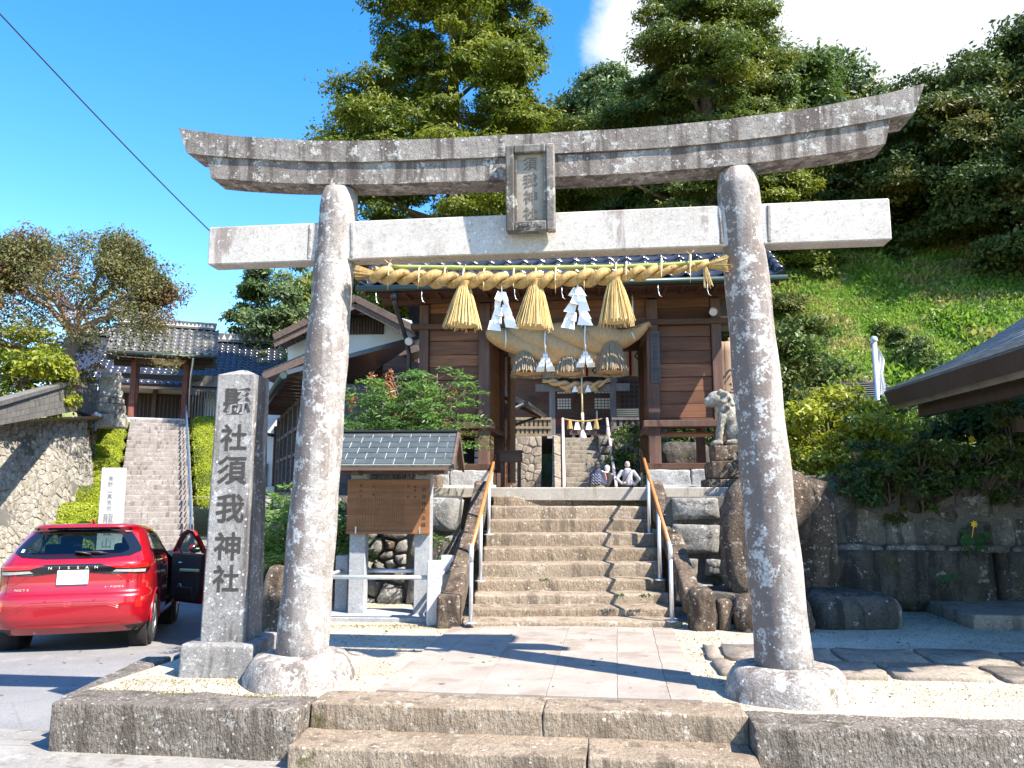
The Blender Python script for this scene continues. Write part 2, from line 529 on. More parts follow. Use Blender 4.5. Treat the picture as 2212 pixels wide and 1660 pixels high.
def wood(name, c1, c2, axis='X', rough=.65, bump=.25, vary=.5, dark=(.03, .018, .012), freq=1.0, spec=.3):
    n = NM(name)
    sc = {'X': (.9, 14, 14), 'Y': (14, .9, 14), 'Z': (14, 14, .9)}[axis]
    v = n.co(tuple(q * freq for q in sc))
    g = n.noise(1.0, 6, .6, v, .6)
    col = n.mix(n.ramp(g, .3, .68), c1, c2)
    v2 = n.co(tuple(q * freq * 4 for q in sc)); g2 = n.noise(1.0, 4, .6, v2)
    col = n.mix(n.math('MULTIPLY', n.ramp(g2, .5, .75), .55), col, dark)
    col = n.mix(n.math('MULTIPLY', n.ramp(n.noise(1.3, 4), .5, .72), .5), col, dark)
    col = n.mix(n.math('MULTIPLY', n.rnd(), vary), col, dark)
    n.set(Base_Color=col, Roughness=rough, Specular_IOR_Level=spec)
    n.bump(n.math('ADD', g, n.math('MULTIPLY', g2, .5)), bump, .006)
    M[name] = n.m; return n.m

stone('torii_beam_stone', (.19, .158, .136), (.305, .272, .24), (.50, .48, .445), .42, (.075, .056, .047), .50, .25, .4, 1.0, .010, stretch=(9, 9, .8), lscale=11.0, dscale=36, fleck=1.0)
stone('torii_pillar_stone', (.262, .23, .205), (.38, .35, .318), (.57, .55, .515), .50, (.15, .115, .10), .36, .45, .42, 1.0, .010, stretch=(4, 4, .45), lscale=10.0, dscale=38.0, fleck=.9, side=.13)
stone('torii_base_stone', (.25, .215, .19), (.38, .345, .31), (.56, .54, .5), .48, (.11, .085, .066), .4, .4, .45, 1.0, .02, moss=.14, lscale=10, dscale=34, fleck=1.0)
stone('fresh_granite', (.46, .415, .37), (.55, .51, .465), (.64, .61, .575), .42, (.21, .16, .14), .24, .12, .4, .5, .006, fleck=.7, lscale=9, stretch=(4, 4, .9))
stone('plaque_stone', (.15, .135, .12), (.27, .24, .21), (.44, .42, .36), .40, (.07, .06, .05), .4, .0, .5, .7, .008, stretch=(12, 12, .8))
stone('plaque_panel_stone', (.28, .24, .19), (.36, .32, .265), (.42, .38, .32), .2, None, 0, 0, .3, .4, .004, fleck=.4)
stone('inscribed_granite', (.22, .207, .192), (.32, .303, .285), (.50, .49, .465), .36, (.085, .073, .066), .46, .4, .55, .8, .008, stretch=(5, 5, .7), lscale=9, dscale=34)
stone('curb_stone', (.19, .155, .118), (.30, .255, .205), (.50, .465, .405), .34, (.095, .075, .056), .36, .4, .55, 1.0, .035, chisel=1.3, moss=.05, lscale=9, dscale=30, fleck=1.5)
stone('step_stone', (.225, .168, .112), (.335, .262, .185), (.47, .41, .32), .30, (.115, .087, .060), .32, .25, .45, 1.0, .016, chisel=.9, moss=.04, lscale=8)
stone('step_stone_worn', (.245, .187, .13), (.355, .285, .208), (.49, .43, .345), .32, (.13, .10, .07), .3, .25, .45, 1.0, .014, chisel=.8, lscale=8)
stone('brown_stone', (.125, .085, .056), (.215, .155, .108), (.46, .40, .32), .36, (.05, .033, .022), .5, .6, .5, 1.0, .055, moss=.12, lscale=9, fleck=1.4, stretch=(6, 6, 1.6))
stone('grey_block_stone', (.18, .17, .15), (.29, .275, .25), (.46, .45, .41), .44, (.10, .09, .08), .3, .3, .45, 1.0, .02, vary=.25, moss=.10)
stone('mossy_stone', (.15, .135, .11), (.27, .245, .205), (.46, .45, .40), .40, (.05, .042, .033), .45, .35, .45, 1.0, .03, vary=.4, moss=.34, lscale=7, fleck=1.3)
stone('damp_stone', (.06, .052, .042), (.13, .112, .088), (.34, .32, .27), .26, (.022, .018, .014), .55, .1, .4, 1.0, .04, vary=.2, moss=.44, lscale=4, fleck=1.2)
stone('cobble_light', (.25, .222, .175), (.36, .33, .275), (.50, .475, .42), .42, (.14, .11, .075), .34, .3, .45, 1.0, .03, vary=.35, moss=.24, lscale=6)
stone('cobble_grey', (.20, .185, .155), (.32, .295, .25), (.46, .44, .39), .42, (.10, .085, .06), .34, .3, .45, 1.0, .03, vary=.35, moss=.22, lscale=6)
stone('concrete_block', (.13, .118, .10), (.20, .185, .162), (.30, .28, .25), .25, (.09, .085, .075), .45, 0, .35, .4, .006, vary=.35, stretch=(5, 5, .6))
stone('temple_step_stone', (.215, .19, .175), (.30, .27, .25), (.42, .40, .375), .36, (.12, .095, .08), .35, .2, .4, .7, .012)
stone('white_granite', (.50, .49, .47), (.58, .57, .55), (.64, .64, .62), .3, None, 0, 0, .35, .3, .004, fleck=.3)
stone('grey_granite', (.31, .315, .32), (.40, .405, .41), (.50, .505, .51), .3, None, 0, 0, .55, .3, .004, fleck=.6)
stone('rock_face_granite', (.34, .34, .33), (.46, .455, .44), (.58, .57, .55), .4, None, 0, 0, .5, 1.0, .03)
stone('lion_stone', (.25, .22, .175), (.37, .34, .285), (.56, .53, .465), .48, (.08, .065, .05), .38, .4, .4, .9, .02, lscale=9)
stone('far_wall_stone', (.24, .19, .135), (.35, .29, .22), (.46, .41, .34), .35, (.13, .095, .062), .3, .2, .4, .8, .02, vary=.4)
stone('far_step_stone', (.20, .165, .12), (.29, .245, .185), (.46, .42, .35), .3, (.1, .08, .055), .35, .2, .4, .7, .015, moss=.1)
stone('concrete', (.34, .305, .255), (.43, .395, .34), (.52, .485, .43), .3, (.22, .185, .14), .25, 0, .25, .3, .004, fleck=.5)
stone('gutter_concrete', (.22, .205, .18), (.29, .27, .24), (.36, .34, .305), .3, (.14, .12, .1), .3, 0, .3, .4, .005, fleck=.5)
stone('paving_stone', (.295, .25, .205), (.36, .312, .262), (.42, .37, .318), .26, (.23, .185, .145), .34, 0, .3, .3, .003, vary=.10, fleck=.3, stretch=(2.2, 2.2, 2.2))
stone('flag_stone', (.215, .175, .132), (.30, .25, .195), (.40, .35, .285), .28, (.125, .10, .075), .3, .1, .35, .7, .010, vary=.22, moss=.06, lscale=7)
stone('mortar', (.10, .092, .08), (.15, .14, .12), (.2, .19, .17), .2, None, 0, 0, .3, .6, .02, moss=.2)
stone('earth', (.20, .155, .10), (.30, .24, .16), (.4, .34, .24), .2, None, 0, 0, .5, 1.0, .03, moss=.3)

n = NM('asphalt')
co = n.co(); c = n.mix(n.ramp(n.noise(1.1, 5, .6, co), .3, .7), (.165, .160, .155), (.225, .218, .208))
g = n.noise(160, 2, .7, co); c = n.mix(n.ramp(g, .45, .75), c, (.33, .32, .305)); c = n.mix(n.ramp(g, .5, .28), c, (.075, .074, .076))
c = n.mix(n.math('MULTIPLY', n.ramp(n.noise(2.2, 6, .6, n.co()), .58, .66), .6), c, (.27, .25, .22))
ed_ = n.voro(.8, 'DISTANCE_TO_EDGE', n.co()); c = n.mix(n.math('MULTIPLY', n.math('LESS_THAN', n.math('ADD', ed_, n.math('MULTIPLY', n.noise(14, 4), .03)), .018), .25), c, (.06, .058, .055))
n.set(Base_Color=c, Roughness=.92); n.bump(g, .5, .006); M['asphalt'] = n.m

n = NM('gravel')
co = n.co(); c = n.mix(n.ramp(n.noise(1.7, 7, .65, co), .35, .66), (.36, .30, .215), (.50, .435, .335))
v = n.voro(75, vec=co); vc = n.N.new('ShaderNodeSeparateColor'); n.L.new(n.voro(75, vec=co, out='Color'), vc.inputs[0])
c = n.mix(n.math('MULTIPLY', n.ramp(vc.outputs[0], .55, .95), .6), c, (.22, .175, .12)); c = n.mix(n.math('MULTIPLY', n.ramp(vc.outputs[1], .6, .9), .5), c, (.60, .545, .45))
c = n.mix(n.math('MULTIPLY', n.ramp(n.noise(2.4, 8, .7, n.co()), .60, .70), .75), c, (.22, .165, .085))
c = n.mix(n.math('MULTIPLY', n.ramp(n.noise(6, 8, .7, n.co()), .66, .72), .7), c, (.15, .125, .05))
n.set(Base_Color=c, Roughness=.95); n.bump(n.math('ADD', v, n.noise(30, 5, .6, co)), .8, .012); M['gravel'] = n.m

wood('gate_wood', (.16, .078, .048), (.105, .05, .032), 'X')
wood('gate_plank', (.30, .128, .062), (.175, .072, .038), 'X', vary=.55)
wood('gate_post', (.17, .095, .07), (.11, .06, .045), 'Z', vary=.25)
wood('old_wood', (.17, .115, .088), (.105, .07, .055), 'X', vary=.3)
wood('old_wood_long', (.17, .115, .088), (.105, .07, .055), 'Y', vary=.3)
wood('grey_wood', (.20, .185, .17), (.13, .12, .11), 'Z', vary=.4)
wood('grey_plank', (.15, .145, .145), (.095, .09, .09), 'X', vary=.5)
wood('red_wood', (.24, .085, .06), (.16, .055, .04), 'Z', vary=.2)
wood('board_wood', (.245, .115, .052), (.18, .08, .035), 'X', rough=.55, vary=.15, dark=(.28, .12, .045), bump=.1)
wood('dark_beam', (.06, .042, .034), (.04, .03, .025), 'X', vary=.3)
wood('fence_wood', (.26, .20, .12), (.19, .15, .09), 'Z', vary=.3)
wood('hall_wood', (.16, .085, .06), (.105, .055, .04), 'X', vary=.3)
wood('bare_trunk', (.42, .31, .22), (.30, .21, .15), 'Z', vary=.1, freq=.6, dark=(.14, .09, .06))

def tile_mat(name, a, b, rough=.22, vary=.5):
    n = NM(name)
    c = n.mix(n.rnd(), a, b); c = n.mix(n.math('MULTIPLY', n.ramp(n.noise(9, 5), .5, .75), .5), c, tuple(q * 1.9 + .01 for q in b))
    n.set(Base_Color=c, Roughness=rough, Specular_IOR_Level=.6); n.bump(n.noise(40, 4), .12, .004); M[name] = n.m
tile_mat('tile_blue', (.024, .026, .034), (.042, .046, .062), .2)
tile_mat('tile_grey', (.075, .072, .066), (.11, .105, .095), .42)
tile_mat('tile_slate', (.028, .032, .045), (.05, .055, .07), .26)
plain('shingle', (.05, .062, .066), .55, 0, (.075, .088, .09), 6, .25, 60, vary=.25)
plain('shingle_lip', (.52, .56, .50), .6)
plain('copper_roof', (.22, .22, .205), .5, 0, (.32, .315, .295), 5, .15, 30, vary=.35)
plain('copper_edge', (.13, .125, .112), .6, 0, (.175, .168, .15), 4, .15, 30)
plain('plaster', (.62, .62, .61), .85, 0, (.68, .68, .68), 2, .1, 30)
plain('bamboo', (.36, .36, .10), .35, 0, (.26, .30, .08), 6)
plain('metal_pole', (.72, .73, .74), .38, .55, (.62, .63, .65), 12)
plain('steel', (.6, .61, .62), .35, .9)
plain('rail_brown', (.50, .20, .065), .42, 0, (.42, .155, .05), 9, .1, 60)
plain('rail_pale', (.72, .58, .52), .45)
plain('rail_blue', (.09, .14, .20), .45, .2)
plain('gutter_green', (.035, .06, .055), .4, .3)
plain('black_plastic', (.018, .018, .019), .45)
plain('black_rubber', (.022, .022, .022), .75, 0, (.032, .032, .032), 20, .2, 80)
plain('dark_fabric', (.035, .036, .04), .9, 0, (.05, .05, .055), 20, .2, 150)
plain('door_trim', (.03, .03, .032), .42)
plain('ink', (.022, .02, .018), .8)
plain('carved_shadow', (.030, .026, .022), .9, 0, (.06, .052, .045), 30)
plain('plaque_carving', (.13, .11, .09), .9, 0, (.2, .17, .14), 30)
plain('soft_ink', (.20, .195, .19), .9)
plain('faded_ink', (.05, .045, .05), .85)
plain('old_paint_ink', (.07, .03, .012), .85)
plain('wire', (.02, .02, .02), .6)
plain('insulator', (.75, .74, .7), .3)
plain('lamp_housing', (.62, .60, .55), .35)
plain('shoji', (.62, .62, .56), .8)
plain('dark_void', (.012, .011, .010), .9)
plain('skin', (.52, .33, .24), .55, 0, (.46, .27, .19), 30)
plain('white_hair', (.66, .65, .62), .7, 0, (.5, .49, .47), 60)
plain('dark_hair', (.03, .026, .024), .6)
plain('grey_hair', (.30, .28, .26), .8, 0, (.45, .32, .25), 30)
plain('khaki_cloth', (.20, .17, .085), .9, 0, (.15, .125, .06), 8)
plain('black_cloth', (.018, .018, .02), .9, 0, (.03, .03, .033), 8)
plain('navy_cloth', (.025, .03, .06), .9, 0, (.05, .06, .10), 14)
plain('pale_blue_cloth', (.42, .46, .56), .9, 0, (.46, .50, .60), 8)
plain('grey_hoodie', (.34, .34, .375), .95, 0, (.28, .28, .32), 10, .3, 60)
plain('orange_cloth', (.62, .16, .08), .8)
plain('white_cloth', (.80, .80, .78), .9, 0, (.74, .74, .72), 3)
plain('cream_cloth', (.82, .77, .66), .9, 0, (.76, .71, .60), 3, .15, 120)
plain('crimson_cloth', (.34, .01, .03), .9)
plain('crest_ink', (.10, .085, .07), .9)
plain('flower_yellow', (.85, .55, .02), .6)
plain('flower_white', (.8, .74, .74), .6)
plain('flower_pink', (.75, .12, .35), .6)
plain('pale_straw', (.72, .58, .34), .7)
plain('red_ochre', (.35, .06, .03), .7)
plain('brass', (.55, .42, .18), .35, .8)

def straw(name, a, b, rough=.6):
    n = NM(name)
    c = n.mix(n.ramp(n.noise(1, 4, .6, n.co((60, 60, 9))), .3, .7), a, b)
    n.set(Base_Color=c, Roughness=rough); n.bump(n.noise(1, 3, .6, n.co((110, 110, 30))), .6, .006); M[name] = n.m
straw('straw', (.47, .30, .10), (.29, .17, .05))
straw('straw_pale', (.62, .47, .21), (.46, .31, .11))
straw('straw_old', (.56, .345, .16), (.42, .25, .11))
straw('straw_grey', (.46, .37, .26), (.34, .26, .17))

n = NM('paper'); n.set(Base_Color=(.84, .84, .84), Roughness=.8, Subsurface_Weight=0.0); M['paper'] = n.m
n = NM('car_paint')
fl = n.noise(900, 2)
n.set(Base_Color=n.mix(fl, (.27, .001, .006), (.34, .002, .009)), Roughness=.3, Metallic=.1, Coat_Weight=1.0, Coat_Roughness=.025, Specular_IOR_Level=.6); M['car_paint'] = n.m
def glass(name, tint, alpha, rough=.02):
    n = NM(name); n.N.remove(n.b)
    tr = n.N.new('ShaderNodeBsdfTransparent'); tr.inputs[0].default_value = (*tint, 1)
    gl = n.N.new('ShaderNodeBsdfGlossy'); gl.inputs['Roughness'].default_value = rough; gl.inputs[0].default_value = (1, 1, 1, 1)
    lw = n.N.new('ShaderNodeLayerWeight'); lw.inputs[0].default_value = .5
    ad = n.math('ADD', n.math('MULTIPLY', n.math('POWER', lw.outputs['Facing'], 5.0), .9), alpha)
    mx = n.N.new('ShaderNodeMixShader'); n.L.new(ad, mx.inputs[0]); n.L.new(tr.outputs[0], mx.inputs[1]); n.L.new(gl.outputs[0], mx.inputs[2])
    n.L.new(mx.outputs[0], n.o.inputs[0]); M[name] = n.m
glass('privacy_glass', (.30, .40, .38), .055)
glass('clear_glass', (.78, .86, .83), .045)
glass('window_glass', (.5, .52, .5), .35)
n = NM('chrome'); n.set(Base_Color=(.82, .82, .83), Metallic=1.0, Roughness=.12); M['chrome'] = n.m
n = NM('silver_alloy'); n.set(Base_Color=(.42, .43, .45), Metallic=.9, Roughness=.3); M['silver_alloy'] = n.m
n = NM('gloss_black'); n.set(Base_Color=(.008, .008, .009), Roughness=.08, Coat_Weight=.6); M['gloss_black'] = n.m
n = NM('lamp_red'); n.set(Base_Color=(.62, .012, .008), Roughness=.1, Coat_Weight=1.0, Specular_IOR_Level=.8); M['lamp_red'] = n.m
n = NM('lamp_clear'); n.set(Base_Color=(.50, .47, .42), Roughness=.12, Coat_Weight=1.0, Metallic=.3); M['lamp_clear'] = n.m
n = NM('plate_white'); n.set(Base_Color=(.82, .83, .82), Roughness=.4); M['plate_white'] = n.m
n = NM('plate_ink'); n.set(Base_Color=(.55, .62, .58), Roughness=.5); M['plate_ink'] = n.m

def leafmat(name, a, b, c=None, camt=.25, trans=.35, rough=.45, spec=.35):
    """a, b: two leaf colours; c: a third colour on some clumps"""
    n = NM(name)
    at = n.N.new('ShaderNodeAttribute'); at.attribute_name = 'tint'
    col = n.mix(at.outputs['Fac'], a, b)
    if c: col = n.mix(n.ramp(n.noise(.55, 4, .6), .60 - camt * .3, .72 - camt * .2), col, c)
    n.set(Base_Color=col, Roughness=rough, Specular_IOR_Level=spec)
    t = n.N.new('ShaderNodeBsdfTranslucent'); n.L.new(n.mix(.5, col, n.mix(1.0, col, (1.0, 1.15, .45), 'MULTIPLY')), t.inputs[0])
    mx = n.N.new('ShaderNodeMixShader'); mx.inputs[0].default_value = trans
    n.L.new(n.b.outputs[0], mx.inputs[1]); n.L.new(t.outputs[0], mx.inputs[2]); n.L.new(mx.outputs[0], n.o.inputs[0])
    M[name] = n.m
leafmat('leaf_cypress', (.085, .125, .016), (.22, .235, .022), (.05, .085, .02), .25, .45)
leafmat('leaf_cedar', (.055, .095, .02), (.15, .18, .028), (.18, .18, .03), .3, .42)
leafmat('leaf_hill', (.07, .12, .05), (.14, .19, .075), (.17, .19, .06), .3)
leafmat('leaf_dark', (.042, .074, .019), (.095, .128, .034), (.15, .14, .036), .3, .32, .5, .2)
leafmat('leaf_mid', (.045, .085, .02), (.10, .15, .035), (.12, .13, .03), .3)
leafmat('leaf_bamboo', (.10, .16, .03), (.20, .24, .05), (.22, .15, .04), .3)
leafmat('leaf_nandina', (.085, .17, .04), (.17, .28, .06), (.07, .14, .04), .3, .4, .4)
leafmat('leaf_lime', (.22, .27, .014), (.38, .42, .024), (.14, .18, .012), .3, .4)
leafmat('leaf_gold', (.20, .23, .02), (.38, .38, .035), (.13, .18, .02), .3, .4)
leafmat('leaf_autumn', (.115, .125, .045), (.19, .17, .065), (.22, .105, .06), .22, .42)
leafmat('leaf_grass', (.13, .255, .035), (.27, .37, .07), (.36, .33, .13), .35, .42)
leafmat('leaf_berry', (.42, .12, .04), (.55, .25, .10), None, 0, .2)
leafmat('dry_moss', (.16, .135, .04), (.26, .215, .07), None, 0, .2)
leafmat('leaf_butterbur', (.04, .10, .03), (.07, .15, .045), None, 0, .25)
stone('bark', (.13, .095, .07), (.22, .17, .13), (.34, .31, .27), .3, (.06, .045, .035), .4, 0, .4, 1.0, .03)
plain('twig', (.20, .16, .15), .9, 0, (.28, .23, .22), 9)
stone('bark_smooth', (.21, .145, .095), (.31, .225, .155), (.58, .5, .42), .3, (.18, .12, .08), .4, 0, .3, .8, .02)
n = NM('hill_ground')
c = n.mix(n.ramp(n.noise(.8, 6, .6), .35, .65), (.13, .165, .04), (.30, .245, .12)); n.set(Base_Color=c, Roughness=.95); n.bump(n.noise(6, 6), .8, .1); M['hill_ground'] = n.m
# ------------------------------------------------------------------ foliage tools
def cards_mesh(name, mat, ctr, axis, side, L, Wd, tint, bend=.25):
    """one folded leaf per row: 4-vertex kite, ctr = base point, axis = direction, side = across"""
    n = len(ctr)
    L = np.asarray(L).reshape(-1, 1); Wd = np.asarray(Wd).reshape(-1, 1)
    nrm = np.cross(axis, side)
    v = np.empty((n, 4, 3))
    v[:, 0] = ctr
    v[:, 1] = ctr + axis * L * .45 + side * Wd * .5 + nrm * Wd * bend
    v[:, 2] = ctr + axis * L
    v[:, 3] = ctr + axis * L * .45 - side * Wd * .5 + nrm * Wd * bend
    me = bpy.data.meshes.new(name)
    me.vertices.add(n * 4); me.vertices.foreach_set('co', v.ravel())
    idx = np.arange(n * 4).reshape(n, 4)
    tri = np.empty((n, 2, 3), int); tri[:, 0] = idx[:, [0, 1, 2]]; tri[:, 1] = idx[:, [0, 2, 3]]
    me.loops.add(n * 6); me.loops.foreach_set('vertex_index', tri.ravel())
    me.polygons.add(n * 2)
    me.polygons.foreach_set('loop_start', np.arange(n * 2) * 3)
    a = me.attributes.new('tint', 'FLOAT', 'FACE'); a.data.foreach_set('value', np.repeat(np.asarray(tint, float), 2))
    me.materials.append(mat); me.update(calc_edges=True)
    return me
def unit(a):
    return a / (np.linalg.norm(a, axis=-1, keepdims=True) + 1e-9)
def clump_leaves(clumps, per, size, rg, up=.35, droop=.0, dome=True, aspect=.5):
    """clumps: rows (x, y, z, radius, squash, tint). Leaves lie over each clump's surface, facing out and up."""
    C = np.asarray(clumps, float)
    k = np.maximum(4, (per * np.clip((C[:, 3] / C[:, 3].mean()) ** 2, .3, 3)).astype(int))
    ci = np.repeat(np.arange(len(C)), k); n = len(ci)
    d = unit(rg.normal(size=(n, 3)))
    if dome: d[:, 2] = np.where(d[:, 2] < -.25, -d[:, 2] * .6, d[:, 2])
    d = unit(d)
    r = rg.uniform(.55, 1.08, n) ** .8
    stray = rg.random(n) < .16; r = np.where(stray, r * rg.uniform(1.05, 1.5, n), r)
    lump = 1 + .22 * np.sin(d[:, 0] * 5 + ci * 1.7) * np.cos(d[:, 1] * 4 + ci) + .15 * np.sin(d[:, 2] * 7 + ci * .6)
    off = d * (r * lump * C[ci, 3])[:, None]; off[:, 2] *= C[ci, 4]
    ctr = C[ci, :3] + off
    nrm = unit(d + np.array([0, 0, up]) + rg.normal(size=(n, 3)) * .45)
    t = unit(np.cross(nrm, rg.normal(size=(n, 3))))
    t[:, 2] -= droop; t = unit(t + d * .35)
    s = unit(np.cross(nrm, t))
    L = size * rg.uniform(.55, 1.6, n) * np.where(stray, 1.15, 1)
    tint = np.clip(C[ci, 5] + rg.normal(size=n) * .22, 0, 1)
    return ctr, t, s, L, L * aspect * rg.uniform(.8, 1.25, n), tint
def foliage(name, parent, mat, clumps, per, size, seed, M4=None, kind=None, **k):
    rg = np.random.default_rng(seed)
    a = clump_leaves(clumps, per, size, rg, **k)
    return link(name, cards_mesh(name, mat, *a), parent, M4, kind)

def crown_clumps(seed, n, prof, rad, squash=.6, tint=(.2, .8), inner=.35, sx=1.0, sy=1.0):
    """clumps through a crown: prof = [(z, radius)], denser near the outside"""
    rg = np.random.default_rng(seed); z = np.array([p[0] for p in prof]); r = np.array([p[1] for p in prof])
    zz = np.linspace(z[0], z[-1], 200); rr = np.interp(zz, z, r); w = rr + .15 * rr.max(); w /= w.sum()
    out = []
    for i in range(n):
        h = rg.choice(zz, p=w); R_ = np.interp(h, z, r); a = rg.uniform(0, 2 * PI)
        wob = 1 + .20 * math.sin(a * 3 + seed + h * .8) + .15 * math.sin(a * 5 - h * 1.7) + .10 * math.sin(a * 2 + h * 2.6)
        q = R_ * wob * (rg.uniform(inner, 1.0) ** .45)
        out.append((q * math.cos(a) * sx, q * math.sin(a) * sy, h + rg.normal() * .2, rad * rg.uniform(.4, 1.5) * (.65 + .35 * R_ / r.max()), squash * rg.uniform(.75, 1.2), rg.uniform(*tint)))
    return out
def trunk(parent, mat, h, r0, r1, clumps=(), seed=0, limbs=14, lean=(0, 0), name='trunk', zmin=.25):
    """tapered trunk with limbs running out to some of the clumps"""
    rg = random.Random(seed); mb = MB()
    pts = [Vector((lean[0] * (i / 8) ** 1.4 + rg.uniform(-.04, .04) * r0 * 4, lean[1] * (i / 8) ** 1.4, h * i / 8 - (.3 if i == 0 else 0))) for i in range(9)]
    mb.tube(pts, [r0 * (1.25 if i == 0 else 1) + (r1 - r0) * i / 8 for i in range(9)], 9)
    cl = list(clumps); rg.shuffle(cl)
    for c in cl[:limbs]:
        e = Vector(c[:3]); zt = max(h * zmin, min(h * .97, e.z - (e.xy.length) * .35)); f = zt / h * 8; i = min(7, int(f))
        a = pts[i].lerp(pts[i + 1], f - i); m = a.lerp(e, .5) + Vector((0, 0, -.06 * (e - a).length)); r = max(.012, (r0 + (r1 - r0) * f / 8) * .42)
        mb.tube([a, m, e], [r, r * .65, r * .2], 6)
    return mb.build(name, mat, parent)
# ------------------------------------------------------------------ ground, road, forecourt
def zroad(X, Y):
    return -0.275 - 0.075 * max(0.0, min(7.0, Y - 4.9))
def hill_h(X, Y):
    def ss(a, b, x):
        t = max(0, min(1, (x - a) / (b - a))); return t * t * (3 - 2 * t)
    r = ss(5.5, 9, X) * max(0, min(17, (Y - 17) * .80)) + ss(8, 16, X) * max(0, (X - 12) * .25)
    b = max(0, min(40, (Y - 42) * .95)) * ss(-9, 0, X)
    l = max(0, min(9, (Y - 48) * .5)) * ss(0, -12, X)
    w = mn.noise(Vector((X * .25, Y * .25, 0))) * .45 * min(1, max(r, b, l))
    return .45 + max(r, b, l) + w

g = MB(); g.grid(lambda u, v: (-900 + 1800 * u, -400 + 1800 * v, -1.0), 8, 8); tag(g.build('ground', M['hill_ground']), kind='structure')
g = MB(); g.grid(lambda u, v: (-14 + 26 * u, -5 + 47 * v, zroad(0, -5 + 47 * v)), 4, 60); tag(g.build('road', M['asphalt']), kind='structure')
g = MB(); g.grid(lambda u, v: (4.2 + 75 * u, 14 + 110 * v, hill_h(4.2 + 75 * u, 14 + 110 * v)), 75, 110); tag(g.build('hillside', M['hill_ground']), kind='structure')
g = MB(); g.grid(lambda u, v: (-60 + 64.2 * u, 41 + 80 * v, hill_h(-60 + 64.2 * u, 41 + 80 * v)), 60, 70); tag(g.build('hillside', M['hill_ground']), kind='structure')

TF = Frame((0.145, 5.25, 0), -6.9)
def tw(x, y, z=0): return TF.M @ Vector((x, y, z))
# forecourt of pale grit
fc = [tw(-2.86, -.46), tw(-1.2, -.46), tw(-1.2, -.30), tw(1.2, -.30), tw(1.2, -.46), tw(7.5, -.46), Vector((9.5, 8.8, 0)), Vector((-3.4, 10.0, 0)), Vector((-2.75, 7.6, 0)), Vector((-2.52, 6.2, 0))]
m = MB(); m.add([(p.x, p.y, -.5) for p in fc] + [(p.x, p.y, 0) for p in fc], [tuple(range(10, 20))] + [(i, (i + 1) % 10, 10 + (i + 1) % 10, 10 + i) for i in range(10)])
tag(m.build('forecourt', M['gravel']), kind='structure')
# concrete gutter strip in front of and beside the kerb
m = MB()
gp = [tw(-4.6, -.78, 0), tw(-2.92, -.68, 0), tw(-2.92, .35, 0), tw(-3.12, .35, 0), tw(-3.2, -.30, 0), tw(-4.9, -.30, 0)]
m.add([(p.x, p.y, -.262 - .075 * max(0, p.y - 4.9)) for p in gp], [(0, 1, 4, 5), (1, 2, 3, 4)])
tag(m.build('gutter_strip', M['gutter_concrete']), kind='structure')
m = MB(); a, b, c, d = tw(-4.6, -1.5), tw(5, -1.5), tw(5, -.5), tw(-4.6, -.62)
m.add([(p.x, p.y, -.266) for p in (a, b, c, d)], [(0, 1, 2, 3)]); tag(m.build('roadside_strip', M['gutter_concrete']), kind='structure')

def tstone(name, parent, x0, x1, y0, y1, z0, z1, seed, mat, amp=.012, cuts=12, rnd=.013, freq=4.0):
    mb = MB(); v, f = rock((x1 - x0, y1 - y0, z1 - z0), seed, amp=amp, freq=freq, rnd=rnd, cuts=cuts)
    mb.add(v, f, None, True)
    return link(name, mb.mesh(name, M[mat]), parent, Matrix.Translation(((x0 + x1) / 2, (y0 + y1) / 2, (z0 + z1) / 2)))
kb = thingF('kerb_block', 'rough stone kerb block left of the front steps, in front of the inscribed pillar', 'kerb stone', TF, 'rough kerb blocks along the street')
tstone('stone', kb, -2.84, -1.30, -.765, -.44, -.42, .012, 1, 'curb_stone', .016, 16)
kb = thingF('kerb_block', 'rough stone kerb right of the front steps, below the right torii pillar', 'kerb stone', TF, 'rough kerb blocks along the street')
tstone('stone', kb, 1.26, 3.3, -.765, -.44, -.42, .012, 2, 'curb_stone', .018, 16)
tstone('stone', kb, 3.32, 5.6, -.765, -.44, -.42, .012, 3, 'curb_stone', .018, 12)
st = thingF('front_steps', 'two low stone steps leading up from the street to the paved path', 'steps', TF)
for i, (a, b) in enumerate(((-1.30, .10), (.103, 1.26))): tstone('upper_step', st, a, b, -.56, -.27, -.32, .008, 11 + i, 'step_stone', .012, 14)
for i, (a, b) in enumerate(((-1.30, .36), (.363, 1.26))): tstone('lower_step', st, a, b, -.89, -.53, -.42, -.14, 14 + i, 'step_stone', .012, 14)
ed = thing('edge_kerb', 'low stone edging where the gritty forecourt drops to the road on the left', 'kerb stone', (-2.6, 6.2, 0))
for i, (y0, y1) in enumerate(((5.05, 6.2), (6.22, 7.6), (7.62, 9.0))):
    x0 = -2.80 + .17 * (y0 - 5.05); x0 = min(-2.60, x0)
    v, f = rock((.2, y1 - y0, .5), 30 + i, amp=.012, rnd=.025, cuts=8); mb = MB(); mb.add(v, f, None, True)
    link('stone', mb.mesh('stone', M['curb_stone']), ed, Matrix.Translation((x0 + .06 + 2.6, (y0 + y1) / 2 - 6.2, -.25)))

